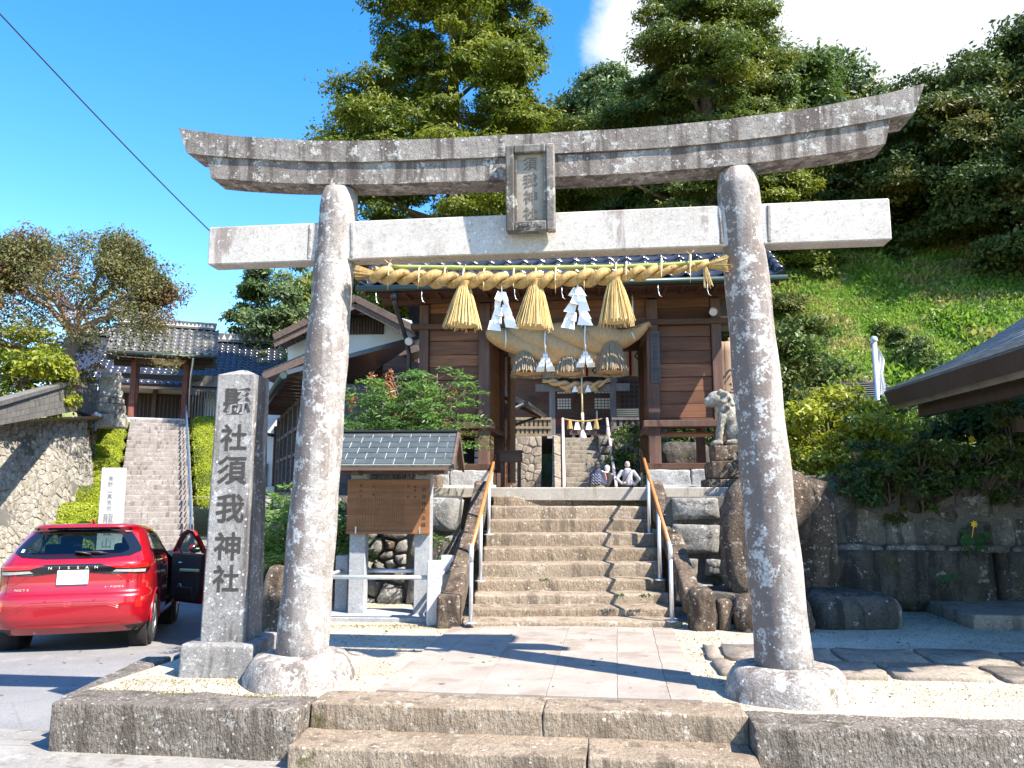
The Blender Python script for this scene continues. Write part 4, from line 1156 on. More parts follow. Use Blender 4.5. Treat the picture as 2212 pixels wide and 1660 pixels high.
# shaded wall to the right
rw = thing('retaining_wall', 'dark mossy retaining wall in the shade at the far right of the forecourt', 'stone wall', (4.5, 8.5, 0))
fn, L = plane_fn((2.75, 8.62, 0), (8.4, 7.95, 0), .05)
back(fn, L, 1.42, rw, off=-.06)
fn2 = lambda u, v, o: fn(u, v + .62, o - .10)
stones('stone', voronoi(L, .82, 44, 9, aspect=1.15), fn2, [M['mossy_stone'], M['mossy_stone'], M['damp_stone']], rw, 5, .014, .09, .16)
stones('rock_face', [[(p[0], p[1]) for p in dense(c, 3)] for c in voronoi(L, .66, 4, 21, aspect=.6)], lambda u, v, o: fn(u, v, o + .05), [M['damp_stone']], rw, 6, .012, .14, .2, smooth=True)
mb = MB()
for i in range(9):
    v, f = rock((L / 9 - .02, .26, .09), 170 + i, amp=.02, rnd=.03, cuts=7); a = fn(L * (i + .5) / 9, .645, -.02); mb = MB(); mb.add(v, f, None, True)
    link('ledge_stone', mb.mesh('ledge_stone', M['mossy_stone']), rw, Matrix.Translation(a - Vector((4.5, 8.5, 0))) @ Matrix.Rotation(math.atan2(-.67, 5.65), 4, 'Z'))

# ------------------------------------------------------------------ rough monument stones right of the stairway
mo = thing('monument_stone', 'big rough brown monument boulder, wide at the top, standing behind the right torii pillar', 'boulder', (2.55, 7.95, 0))
ox = [(1556, 1200), (1560, 1120), (1575, 1060), (1600, 1030), (1640, 1012), (1690, 1008), (1730, 1022), (1748, 1045), (1771, 1072), (1756, 1100), (1735, 1130), (1700, 1165), (1690, 1210), (1690, 1270), (1665, 1300), (1605, 1303), (1572, 1275), (1553, 1240)]
def outline_rock(px, Yd, dep, seed, amp=.045):
    pts = [P(x, y, Yd) for x, y in px]; c = sum(pts, Vector()) / len(pts); n0 = len(pts)
    pts = [pts[i].lerp(pts[(i + 1) % n0], t) for i in range(n0) for t in (0, .5)]; n = len(pts); off = Vector((seed * 3.1, seed, 0))
    vs = []; rings = [(.02, -1), (.5, -1), (.82, -.92), (.95, -.6), (1, 0), (.95, .6), (.8, .95), (.4, 1), (.02, 1)]
    for (k, d) in rings:
        for p in pts:
            q = c + (p - c) * k + Vector((0, d * dep / 2, 0)); vs.append(q + mn.noise_vector(q * 3.2 + off) * amp + mn.noise_vector(q * 9 + off) * amp * .4 + mn.noise_vector(q * 22 + off) * amp * .15)
    fs = [(i * n + k, i * n + (k + 1) % n, (i + 1) * n + (k + 1) % n, (i + 1) * n + k) for i in range(len(rings) - 1) for k in range(n)]
    fs = [f_[::-1] for f_ in fs]
    fs += [tuple(range(n)), tuple(range((len(rings) - 1) * n, len(rings) * n))[::-1]]
    return vs, fs
mb = MB(); v, f = outline_rock(ox, 7.9, .34, 2); mb.add(v, f, None, True); mb.build('boulder', M['brown_stone'], mo, True)
ms = thing('monument_stone', 'tall dark monument slab in the shade, half hidden behind the brown boulder', 'boulder', (3.1, 8.3, 0))
mb = MB(); v, f = outline_rock([(1690, 1290), (1690, 1150), (1715, 1070), (1745, 1034), (1785, 1040), (1800, 1075), (1803, 1140), (1806, 1200), (1812, 1250), (1800, 1290), (1770, 1308)], 8.28, .22, 5, .02); mb.add(v, f, None, True); mb.build('slab', M['brown_stone'], ms, True)
for (lab, c, d, sd, mat) in (
    ('rounded upright boulder at the foot of the right handrail', (1.76, 7.35, .16), (.26, .26, .46), 1, 'brown_stone'),
    ('thin stone wedged between two boulders right of the stairway', (1.97, 7.36, .11), (.13, .18, .32), 2, 'brown_stone'),
    ('broad sunlit foot boulder under the brown monument', (2.40, 7.33, .13), (.70, .42, .40), 3, 'brown_stone'),
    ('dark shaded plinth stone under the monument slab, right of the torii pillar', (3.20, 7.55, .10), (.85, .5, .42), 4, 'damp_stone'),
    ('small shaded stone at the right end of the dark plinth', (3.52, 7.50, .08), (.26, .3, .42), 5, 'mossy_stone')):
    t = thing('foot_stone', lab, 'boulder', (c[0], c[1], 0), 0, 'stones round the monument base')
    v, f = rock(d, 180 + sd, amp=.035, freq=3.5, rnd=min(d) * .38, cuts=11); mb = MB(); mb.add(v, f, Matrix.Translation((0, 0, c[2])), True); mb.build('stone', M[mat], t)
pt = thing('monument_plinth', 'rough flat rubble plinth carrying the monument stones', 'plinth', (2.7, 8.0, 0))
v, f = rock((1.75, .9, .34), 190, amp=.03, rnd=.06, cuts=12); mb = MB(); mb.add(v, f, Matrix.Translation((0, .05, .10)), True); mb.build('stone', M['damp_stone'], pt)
# ------------------------------------------------------------------ shrine gate
GF = Frame((.83, 11.3, 1.30), -5.7)
ga = thingF('shrine_gate', 'wooden two-bay shrine gate with blue-black tiled roof at the top of the stairway', 'gate building', GF)
XO, XI, DP = 2.17, 1.245, 1.9
def gb(name, mat, boxes, ch=.006, parent=None, label=None):
    mb = MB()
    for (c, d) in boxes: mb.box(c, d, None, ch)
    return mb.build(name, M[mat], parent or ga, label=label)
# plinth of the gate and of its threshold
sill = thingF('gate_platform', 'pale concrete and rock-faced granite platform the gate stands on', 'platform', GF)
mb = MB(); mb.box((-.05, .05, -.075), (5.2, 2.1 + .5, .17), None, .01); mb.build('threshold', M['concrete'], sill)
for s in (-1, 1):
    a, b = (XI - .12, XO + .18)
    for j in range(2):
        w = (b - a) / 2; v, f = rock((w - .008, .34, .235), 200 + j + s, amp=.018, rnd=.02, cuts=10, freq=6); mb = MB(); mb.add(v, f, None, True)
        link('granite_block', mb.mesh('granite_block', M['rock_face_granite']), sill, Matrix.Translation((s * (a + w * (j + .5)), .03, .145)))
    mb = MB(); mb.box((s * (a + b) / 2, .06, .025), (b - a + .06, .46, .05)); mb.build('footing', M['white_granite'], sill)
for s in (-1, 1):
    for (x, w) in ((XI, .17), (XO, .14)):
        gb('post', 'gate_post', [((s * x, 0, 1.52), (w, w, 2.5))])
        gb('post', 'gate_post', [((s * x, DP, 1.52), (w, w, 2.5))])
    xm, xw = s * (XI + XO) / 2, XO - XI
    gb('sill_beam', 'gate_wood', [((xm, .0, .315), (xw + .30, .17, .085))])
    gb('floor_beam', 'gate_post', [((xm, -.02, .925), (xw + .32, .24, .095))])
    gb('floor_panel', 'gate_plank', [((xm, .42, .80), (xw - .1, .7, .03))])
    gb('floor_beam', 'gate_wood', [((xm, 0, .985 + .005), (xw - .16, .12, .035))])
    z = 1.015; k = 0
    hs = [.20, .19, .21, .20, .19, .21, .17]
    for h in hs:                                   # horizontal boarding of the bay
        gb('plank', 'gate_plank', [((xm, .012 + .006 * (k % 3), z + h / 2), (xw - .155, .035, h - .007))], .003); z += h; k += 1
    gb('tie_beam', 'gate_wood', [((xm, -.01, 2.425), (xw + .34, .19, .085))])
    for h in (.17, .165):
        gb('plank', 'gate_plank', [((xm, .02, 2.475 + h / 2), (xw - .155, .035, h - .006))], .003)
        if h == .17:
            pass
    gb('plank', 'gate_plank', [((xm, .02, 2.73), (xw - .155, .035, .16))], .003)
    for j in range(9):                              # side boarding towards the passage and outside
        gb('plank', 'gate_plank', [((s * XI, DP / 2, 1.06 + j * .195), (.03, DP - .16, .188))], .003)
    for j in range(9):
        gb('plank', 'gate_plank', [((s * XO, DP / 2, 1.06 + j * .195), (.03, DP - .16, .188))], .003)
    gb('side_beam', 'gate_wood', [((s * XI, DP / 2, 2.425), (.16, DP, .09))]); gb('side_beam', 'gate_wood', [((s * XI, DP / 2, .925), (.18, DP, .09))])
    gb('rear_wall', 'gate_plank', [((xm, DP, 1.75), (xw - .15, .04, 1.5))])
gb('lintel', 'gate_wood', [((0, 0, 2.44), (2 * XI - .17, .15, .15))]); gb('lintel', 'gate_wood', [((0, DP, 2.44), (2 * XI - .17, .15, .15))])
for h in range(2): gb('plank', 'gate_plank', [((0, .02, 2.60 + .16 * h), (2 * XI - .17, .035, .152))], .003)
gb('wall_plate', 'gate_wood', [((0, 0, 2.855), (2 * XO + 1.3, .17, .11))]); gb('wall_plate', 'gate_wood', [((0, DP, 2.855), (2 * XO + 1.3, .17, .11))])
gb('ceiling', 'gate_wood', [((0, DP / 2, 2.94), (2 * XO + .6, DP, .03))])
# shoji screens under the left bay
mb = MB(); mb.box((-XI - .10 - .34, .6, .58), (.70, .03, .45)); mb.build('shade_panel', M['dark_void'], ga)  # near-black sheet standing in for the shade under the bay
for k in range(4):
    gb('screen_pane', 'shoji', [((-XI - .17, .50, .42 + .105 * k), (.10, .012, .085))], 0)
# brackets under the eaves
for x in np.linspace(-XO - .45, XO + .45, 23):
    gb('rafter_end', 'gate_wood', [((float(x), -.36, 2.86), (.045, .75, .05))], .003)
gb('eave_board', 'gate_wood', [((0, -.71, 2.835), (2 * XO + 1.34, .03, .075))], .003)
gb('soffit', 'gate_wood', [((0, -.36, 2.893), (2 * XO + 1.3, .72, .015))], 0)
# roof
EZ, EY, RY, RZ = 2.87, -.80, 1.0, 4.05
EX = XO + .78
pitch = math.atan2(RZ - EZ, RY - EY); SL = math.hypot(RZ - EZ, RY - EY)
ro = MB(); ro.slab([(-EX, EY, EZ), (EX, EY, EZ), (EX, RY, RZ), (-EX, RY, RZ)], .04); ro.slab([(-EX, 2 * RY - EY, EZ), (-EX, RY, RZ), (EX, RY, RZ), (EX, 2 * RY - EY, EZ)], .04)
roof = ro.build('roof', M['tile_blue'], ga)
def tile_mesh(mat, w, l, name='roof_tile', n=9, amp=.032, th=.022):
    mb = MB(); prof = []
    for i in range(n + 1):
        u = i / n; prof.append((-w * .53 + w * 1.06 * u, amp * (math.cos((u * 1.06) * 2 * PI) * .75 + .25 * math.cos(u * 4 * PI))))
    vs = []
    for (y, dz) in ((-l / 2, 0.010), (l / 2, -.012)):
        vs += [(x, y, z + dz) for x, z in prof]
    vs += [(x, -l / 2, z + .010 - th) for x, z in prof]
    m = n + 1; fs = []
    for i in range(n): fs += [(i, i + 1, m + i + 1, m + i), (2 * m + i, 2 * m + i + 1, i + 1, i)]
    mb.add(vs, fs, None, True)
    return mb.mesh(name, M[mat])
tmb = tile_mesh('tile_blue', .27, .27)
def tile_slope(mesh, parent, x0, x1, y0, z0, yr, zr, w, l, flip=False, limit=300, name='roof_tile', lift=.05):
    SLn = math.hypot(zr - z0, yr - y0); a = math.atan2(zr - z0, abs(yr - y0)); nc = int(round((x1 - x0) / w)); nr = int(SLn / l); ww = (x1 - x0) / nc; rest = []
    cnt = 0
    for r_ in range(nr):
        for c_ in range(nc):
            t = (r_ + .5) / nr; p = Vector((x0 + (c_ + .5) * ww, y0 + (yr - y0) * t, z0 + (zr - z0) * t + lift))
            Mx = Matrix.Translation(p) @ (Matrix.Rotation(PI, 4, 'Z') if flip else Matrix.Identity(4)) @ Matrix.Rotation(a - .03, 4, 'X')
            if cnt < limit: link(name, mesh, parent, Mx); cnt += 1
            else: rest.append(Mx)
    if rest:
        nv = len(mesh.vertices); co = np.empty(nv * 3); mesh.vertices.foreach_get('co', co); co = np.c_[co.reshape(-1, 3), np.ones(nv)]
        fs0 = [tuple(p.vertices) for p in mesh.polygons]; mb = MB()
        for Mx in rest: mb.add([tuple(q) for q in (co @ np.array(Mx).T)[:, :3]], fs0, None, True)
        mb.build(name, mesh.materials[0], parent, kind='stuff')
tile_slope(tmb, roof, -EX, EX, EY, EZ, RY, RZ, .262, .255, limit=300)
mb = MB(); mb.mi = 0
tile_slope(tmb, roof, -EX, EX, 2 * RY - EY, EZ, RY, RZ, .262, .255, flip=True, limit=0)
for k in range(3): mb.box((0, RY, RZ + .05 + .05 * k), (2 * EX - .1, .26 - .05 * k, .045), None, .008)
mb.tube([(-EX + .02, RY, RZ + .215), (EX - .02, RY, RZ + .215)], .07, 12)
mb.build('ridge', M['tile_blue'], roof)
for s in (-1, 1):
    mb = MB()
    for k in range(9):
        t0, t1 = k / 9, (k + 1) / 9
        a = Vector((s * (EX - .02), EY + (RY - EY) * t0, EZ + (RZ - EZ) * t0 + .07)); b_ = Vector((s * (EX - .02), EY + (RY - EY) * t1, EZ + (RZ - EZ) * t1 + .07)); mb.tube([a, b_], [.07, .06], 10)
    mb.build('verge_tiles', M['tile_blue'], roof)
    mb = MB(); mb.beam((s * (EX - .05), EY + .02, EZ - .07), (s * (EX - .05), RY, RZ - .07), .035, .13); mb.build('barge_board', M['gate_wood'], roof)
for x in np.linspace(-EX + .13, EX - .13, 23):      # round eave-end discs
    pass
# gutter, hangers, downpipe
mb = MB(); mb.tube([(-EX - .05, EY - .05, EZ - .035), (EX + .05, EY - .05, EZ - .035)], .042, 10); mb.build('gutter', M['gutter_green'], ga)
for x in np.linspace(-EX + .25, EX - .35, 9):
    x = float(x); mb = MB(); mb.tube([(x, EY - .06, EZ - .05), (x, EY - .062, EZ - .17), (x + .015, EY - .06, EZ - .24), (x + .05, EY - .06, EZ - .265)], .0055, 5); mb.build('gutter_hook', M['steel'], ga)
mb = MB(); q = [GF.px(852, 640, EY), GF.px(855, 662, EY + .05), GF.px(880, 742, .05), GF.px(884, 770, .1)]
q.append(Vector((q[-1].x, q[-1].y, .9))); mb.tube(q, .036, 8); mb.lathe([(.05, -.06), (.06, .04), (.04, .05)], q[0], 10); mb.build('downpipe', M['black_plastic'], ga)
for (x, y) in ((884, 736), (1540, 672)):
    c = GF.px(x, y, -.25); mb = MB(); mb.lathe([(.02, -.07), (.045, -.03), (.06, .03), (.055, .055)], (0, 0, 0), 14, Matrix.Translation(c) @ Matrix.Rotation(R(125), 4, 'X')); mb.tube([c + Vector((0, .03, .02)), c + Vector((0, .2, .06))], .012, 6); mb.build('floodlight', M['lamp_housing'], ga)
for (x, y) in ((1135 - 70, 640),):
    pass
# name board on the right inner post
SBX = XI + .035
nbd = gb('name_board', 'grey_plank', [((SBX, -.107, 2.0 - .10), (.135, .026, .70 + .06))], .004)
for i, ch in enumerate(('∞', '三', '大', '御', '神', '社', '宣')):
    write(ch, .075 if i else .10, Matrix.Translation((SBX - .012, -.1212, 2.21 - .082 * i)) @ UPRIGHT, M['faded_ink'], nbd, 'character', .008, .012)
mb = MB(); rg = random.Random(4)
for cxx in (-.028, .028):
    for k in range(3):
        X, Z = SBX + cxx, 1.655 - .055 * k
        for q_ in range(3): mb.box((X, -.1208, Z + .014 - .013 * q_), (.034 * rg.uniform(.6, 1), .0012, .005))
        mb.box((X, -.1208, Z), (.006, .0012, .04))
mb.build('small_print', M['faded_ink'], nbd, kind='stuff')

# ------------------------------------------------------------------ great rope of the gate
gr = thingF('great_rope', 'huge brown twisted straw rope with three bell-shaped tassels in the gate opening', 'rope', GF)
mb = MB(); mb.box((.02, -.20, 2.335), (2.44, .05, .035), None, .004); mb.build('hanging_bar', M['board_wood'], gr)
L1 = [GF.px(x, y, -.22) for x, y in ((1052, 718), (1085, 738), (1130, 752), (1180, 772), (1230, 786), (1300, 770), (1335, 742), (1375, 710), (1395, 702))]
def thick(pxs, rad, name, sd, yoff=-.22):
    pts = [GF.px(x, y, yoff) for x, y in pxs]; cc, LL = along(pts, 40)
    cc = [c + Vector((0, .05 * math.sin(PI * i / 40 * 2 + sd), 0)) for i, c in enumerate(cc)]
    mb = MB(); mb.tube(cc, [max(.012, rad(i / 40)) for i in range(41)], 14); o = mb.build(name, M['straw_old'], gr)
bul = lambda lo, hi, p0=.5: (lambda t: lo + (hi - lo) * max(0, math.sin(PI * t ** p0)) ** .8)
lobe = lambda hi, p=.5: (lambda t: .022 + hi * max(0.0, math.sin(PI * min(1, max(0, t)) ** p)) ** .75)
thick([(1050, 716), (1078, 728), (1118, 744), (1160, 762), (1205, 776), (1240, 782)], lobe(.135, .62), 'strand', 0)
thick([(1088, 716), (1130, 727), (1180, 744), (1230, 763), (1280, 774), (1310, 777)], lobe(.165, .75), 'strand', 1.2, -.20)
thick([(1165, 715), (1210, 722), (1262, 738), (1310, 753), (1345, 760)], lobe(.165, .8), 'strand', 2.4, -.19)
thick([(1255, 718), (1300, 728), (1340, 734), (1372, 720), (1404, 698)], lobe(.135, .7), 'strand', 3.6, -.18)
for i, (x, y0, y1, wt, wb) in enumerate(((1137, 752, 811, 30, 66), (1228, 757, 811, 30, 68), (1320, 738, 807, 32, 70))):
    c = GF.px(x, y0, -.22); b_ = GF.px(x, y1, -.22); k = (GF.px(x + 10, y0, -.22) - c).length / 10
    straw_tuft(c, wt * k / 2, wb * k / 2, (c - b_).length, 120, 40 + i, 'straw_grey', gr, 'tassel', (0, -.08, -1), .008, .04)
    mb = MB(); mb.lathe([(wb * k * .45, 0), (.01, .02)], b_ + Vector((0, 0, .02)), 18); mb.build('tassel_core', M['straw'], gr)
for i, (x, y0, y1) in enumerate(((1020 + 0, 0, 0),)):
    pass
for i, (x0, y0, x1, y1) in enumerate(((1092, 712, 1092, 752), (1258, 640, 1256, 712), (1366, 636, 1366, 705), (1362, 714, 1372, 735))):
    mb = MB(); mb.tube([GF.px(x0, y0, -.26), GF.px((x0 + x1) / 2 + 1, (y0 + y1) / 2, -.42), GF.px(x1, y1, -.30)], .011, 7); mb.build('cord', M['white_cloth'], gr)
for lab, x, yt, y0, y1 in (('white paper streamer on a cord left of the middle tassel of the great rope', 1178, 712, 765, 808), ('white paper streamer on a cord right of the middle tassel of the great rope', 1264, 704, 760, 798)):
    c = GF.M @ GF.px(x, yt, -.45); t = thing('gate_streamer', lab, 'paper streamer', c, GF.deg, 'streamers on the great rope'); k = 1 / 1662 * 11.0
    mb = MB(); mb.tube([(0, .1, .02), (0, 0, -.02), (-.01, 0, -(y0 - yt) * k * .5), (.005, 0, -(y0 - yt) * k)], .0115, 7); mb.build('cord', M['white_cloth'], t)
    z = -(y0 - yt) * k
    rg = random.Random(int(x))
    for s in (-1, 1):
        zz = z
        for q in range(4):
            w = .03 + .022 * q; h = (y1 - y0) * k / 4; xx = s * (.012 + .018 * q); mb = MB()
            mb.slab([(xx - w * .6, -.01 * q, zz), (xx + w * .6, -.03 * q - .01, zz - .01), (xx + w * .6 + s * .012, .0, zz - h), (xx - w * .6 + s * .012, -.02, zz - h * 1.1)], .002); mb.build('folded_strip', M['paper'], t); zz -= h * .9
# curtain behind the rope
cu = thingF('shrine_curtain', 'cream crested curtain with crimson ribbons hanging across the back of the gate', 'curtain', GF)
CY = DP + .12
p0, p1 = GF.px(1098, 752, CY), GF.px(1382, 752, CY); zb = GF.px(1230, 816, CY).z; zt = p0.z + .12
cw = p1.x - p0.x
wav = lambda u, v: .025 * math.sin(u * 40) * (1 - v * .6) + .012 * math.sin(u * 95 + 1)
mb = MB(); mb.grid(lambda u, v: (p0.x + cw * u, CY + wav(u, v), zb + .012 * math.sin(u * 22) * (1 - v) + (zt - zb) * v), 90, 10); mb.build('cloth', M['cream_cloth'], cu)
for u in (.10, .255, .42, .60, .76, .925):
    mb = MB(); mb.grid(lambda a, v: (p0.x + cw * u + (a - .5) * .042, CY - .03 - .02 * a * (1 - a) + wav(u, v), zb + .01 + (zt - zb) * v), 4, 10); mb.build('ribbon', M['crimson_cloth'], cu)
for (u, zz) in ((.035, .12), (.235, .12), (.355, .10), (.52, .12), (.66, .12), (.635, .35), (.845, .10), (.98, .36)):
    mb = MB(); z0 = zb + zz
    d = [(p0.x + cw * u + .062 * math.cos(a), CY - .034 + wav(u, .3), z0 + .07 * math.sin(a)) for a in (0, PI / 2, PI, 1.5 * PI)]
    mb.slab(d, .004); o = mb.build('crest', M['crest_ink'], cu)
    mb = MB(); d = [(p0.x + cw * u + .03 * math.cos(a), CY - .0385 + wav(u, .3), z0 + .034 * math.sin(a)) for a in (0, PI / 2, PI, 1.5 * PI)]; mb.slab(d, .003); mb.build('crest_heart', M['cream_cloth'], o)
mb = MB(); mb.tube([(p0.x - .2, CY, zt), (p1.x + .2, CY, zt)], .02, 8); mb.build('curtain_rod', M['gate_wood'], cu)
# open door leaf at the left of the passage, small offering box by it
gb('door_leaf', 'gate_plank', [((-XI + .16, DP + .55, 1.2), (.05, 1.0, 2.2))])
bx_ = thingF('offering_stand', 'small wooden collection stand inside the left end of the gate opening', 'stand', GF)
for (x, y) in ((-.13, -.12), (.13, -.12), (-.13, .12), (.13, .12)):
    mb = MB(); mb.box((-XI + .30 + x, .95 + y, .22), (.035, .035, .42)); mb.build('leg', M['old_wood'], bx_)
mb = MB(); mb.box((-XI + .30, .95, .50), (.34, .32, .16), None, .005); mb.box((-XI + .30, .95, .59), (.38, .36, .02)); mb.build('box', M['old_wood'], bx_)
# ------------------------------------------------------------------ red car
ca = thing('red_car', 'glossy red hatchback seen from behind with its right front door open', 'car', (-5.40, 9.955, -.655), 17.0)
ca.rotation_euler = (R(-3.0), 0, R(17.0))
ca.rotation_mode = 'YXZ'
LV = [(.22, -.58, 3.2, .76), (.30, -.66, 3.3, .82), (.40, -.70, 3.34, .84), (.55, -.715, 3.345, .847), (.655, -.705, 3.335, .847), (.675, -.665, 3.33, .846), (.69, -.650, 3.325, .845), (.80, -.635, 3.26, .845), (.92, -.64, 3.0, .842), (1.0, -.655, 2.55, .835), (1.03, -.645, 2.42, .828), (1.06, -.61, 2.32, .816), (1.10, -.56, 2.25, .80), (1.18, -.49, 2.1, .765), (1.28, -.40, 1.85, .72), (1.38, -.30, 1.5, .67), (1.435, -.24, 1.28, .635), (1.455, -.335, 1.2, .61), (1.48, -.32, 1.03, .575), (1.498, -.17, .85, .52), (1.51, .10, .7, .40), (1.516, .35, .55, .12)]
LA = np.array(LV)
def lvl(z): return [np.interp(z, LA[:, 0], LA[:, k]) for k in (1, 2, 3)]
RA, RN, FA, FN = .62, 4.6, 1.2, 3.2
def rear_y(x, z):
    y0, y1, w = lvl(z); ra = min(RA, (y1 - y0) * .45); t = min(.9999, abs(x) / w)
    return y0 + ra - ra * (1 - t ** RN) ** (1 / RN)
def side_x(y, z):
    y0, y1, w = lvl(z); ra = min(RA, (y1 - y0) * .45); fa = min(FA, (y1 - y0) * .45)
    if y < y0 + ra: t = min(.999, (y0 + ra - y) / ra); return w * (1 - t ** RN) ** (1 / RN)
    if y > y1 - fa: t = min(.999, (y - y1 + fa) / fa); return w * (1 - t ** FN) ** (1 / FN)
    return w
def ring(z):
    y0, y1, w = lvl(z); ra = min(RA, (y1 - y0) * .45); fa = min(FA, (y1 - y0) * .45); h = []
    for i in range(17):
        t = (PI / 2) * i / 16; h.append((w * abs(math.sin(t)) ** (2 / RN), y0 + ra - ra * abs(math.cos(t)) ** (2 / RN)))
    for i in range(1, 40): h.append((w, y0 + ra + (y1 - fa - y0 - ra) * i / 40))
    for i in range(15):
        t = (PI / 2) * i / 14; h.append((w * abs(math.cos(t)) ** (2 / FN), y1 - fa + fa * abs(math.sin(t)) ** (2 / FN)))
    return h + [(-x, y) for x, y in h[-2:0:-1]]
zs = []
for i in range(len(LV) - 1):
    k = max(1, int((LV[i + 1][0] - LV[i][0]) / .028)); zs += [LV[i][0] + (LV[i + 1][0] - LV[i][0]) * j / k for j in range(k)]
zs.append(LV[-1][0]); rows = [ring(z) for z in zs]; nn = len(rows[0])
WR, AX = .315, (0.0, 2.58)
def keep(c):
    x, y, z = c
    if abs(x) > .55 and any((y - a) ** 2 + (z - WR) ** 2 < .365 ** 2 for a in AX): return False
    if 1.13 < z < 1.385 and abs(x) < .60 - max(0, z - 1.25) * .9 and y < .2: return False
    if 1.12 < z < 1.41 and y > .8 and abs(x) < lvl(z)[2] - .12 and y > lvl(z)[1] - .45: return False
    if 1.12 < z < 1.40 and abs(x) > lvl(z)[2] - .05 and -.02 + (z - 1.1) * .5 < y < 1.98 - (z - 1.1) * 1.9: return False
    if x > .5 and 1.02 < y < 1.93 - max(0, z - 1.08) * 1.9 and .36 < z < 1.41: return False
    return True
mb = MB(); vs = [(x, y, z) for z, r_ in zip(zs, rows) for x, y in r_]; fs = []
for i in range(len(zs) - 1):
    for k in range(nn):
        f = (i * nn + k, i * nn + (k + 1) % nn, (i + 1) * nn + (k + 1) % nn, (i + 1) * nn + k)
        c = [sum(vs[j][q] for j in f) / 4 for q in range(3)]
        if keep(c): fs.append(f)
fs.append(tuple((len(zs) - 1) * nn + k for k in range(nn)))
mb.add(vs, fs, None, True); mb.build('body', M['car_paint'], ca)
def patch(mb, outline, fn, t0, t1, rings=3, sub=3):
    n0 = len(outline); c = (sum(p[0] for p in outline) / n0, sum(p[1] for p in outline) / n0)
    o = [(outline[i][0] + (outline[(i + 1) % n0][0] - outline[i][0]) * k / sub, outline[i][1] + (outline[(i + 1) % n0][1] - outline[i][1]) * k / sub) for i in range(n0) for k in range(sub)]
    n = len(o); vs = []
    for r_ in range(rings + 1):
        t = t0 + (t1 - t0) * r_ / rings
        for p in o: vs.append(fn(c[0] + (p[0] - c[0]) * t, c[1] + (p[1] - c[1]) * t))
    fs = [(i * n + k, i * n + (k + 1) % n, (i + 1) * n + (k + 1) % n, (i + 1) * n + k) for i in range(rings) for k in range(n)]
    if t0 < .05: fs.append(tuple(range(n))[::-1])
    return mb.add(vs, [f[::-1] for f in fs], None, True)
rear = lambda off: (lambda x, z: (x, rear_y(x, z) - off, z))
side = lambda s, off: (lambda y, z: (s * (side_x(y, z) + off), y, z))
rwo = [(-.56, 1.115), (-.665, 1.165), (-.66, 1.20), (-.60, 1.29), (-.52, 1.392), (-.25, 1.418), (.25, 1.418), (.52, 1.392), (.60, 1.29), (.66, 1.20), (.665, 1.165), (.56, 1.115), (.3, 1.092), (-.3, 1.092)]
mb = MB(); patch(mb, rwo, rear(.006), .0, .90, 6); hg = mb.build('rear_window', M['privacy_glass'], ca)
mb = MB(); patch(mb, rwo, rear(.008), .84, 1.04, 3); mb.build('window_border', M['gloss_black'], hg)
mb = MB(); mb.tube([(.16, rear_y(.16, 1.12) - .03, 1.135), (.0, rear_y(0, 1.15) - .04, 1.165), (-.02, rear_y(0, 1.155) - .035, 1.165)], .012, 6); mb.tube([(-.02, rear_y(0, 1.16) - .03, 1.16), (.22, rear_y(.2, 1.15) - .035, 1.158), (.34, rear_y(.34, 1.14) - .03, 1.142)], [.014, .014, .006], 6); mb.build('wiper', M['black_plastic'], ca)
mb = MB(); patch(mb, [(-.62, 1.17), (-.585, 1.165), (-.58, 1.20), (-.61, 1.205)], rear(.011), 0, 1, 2); mb.build('sticker', M['plate_white'], hg)
# side windows
for s in (-1, 1):
    sw_ = [[(.00, 1.13), (.10, 1.12), (.16, 1.26), (.20, 1.36), (.14, 1.34), (.05, 1.22)], [(.16, 1.11), (.96, 1.10), (.97, 1.39), (.26, 1.395), (.20, 1.28)], [(1.02, 1.10), (2.0, 1.09), (1.75, 1.22), (1.40, 1.38), (1.04, 1.395)]]
    if s > 0: sw_ = sw_[:2]
    for w_ in sw_:
        mb = MB(); patch(mb, w_, side(s, .004), 0, .95, 4, 4); wg = mb.build('side_window', M['privacy_glass'], ca)
        mb = MB(); patch(mb, w_, side(s, .006), .90, 1.10, 3, 4); mb.build('window_border', M['gloss_black'], wg)
mb = MB(); patch(mb, [(-.70, 1.10), (.70, 1.10), (.60, 1.40), (-.60, 1.40)], lambda x, z: (x, lvl(z)[1] - min(FA, .45 * (lvl(z)[1] - lvl(z)[0])) * (1 - (1 - min(.999, abs(x) / lvl(z)[2]) ** FN) ** (1 / FN)) + .004, z), 0, 1, 5, 5); mb.build('windscreen', M['clear_glass'], ca)
# spoiler lip and dark strip
mb = MB(); patch(mb, [(-.55, 1.424), (.55, 1.424), (.52, 1.452), (-.52, 1.452)], rear(.010), 0, 1, 3, 6); mb.build('spoiler_lip', M['gloss_black'], ca)
mb = MB(); mb.add([(-.012, .12, 1.512), (.012, .12, 1.512), (.012, .30, 1.512), (-.012, .30, 1.512), (0, .12, 1.572), (0, .20, 1.56)], [(0, 1, 4), (1, 2, 5, 4), (2, 3, 5), (3, 0, 4, 5)]); mb.build('antenna_fin', M['car_paint'], ca)
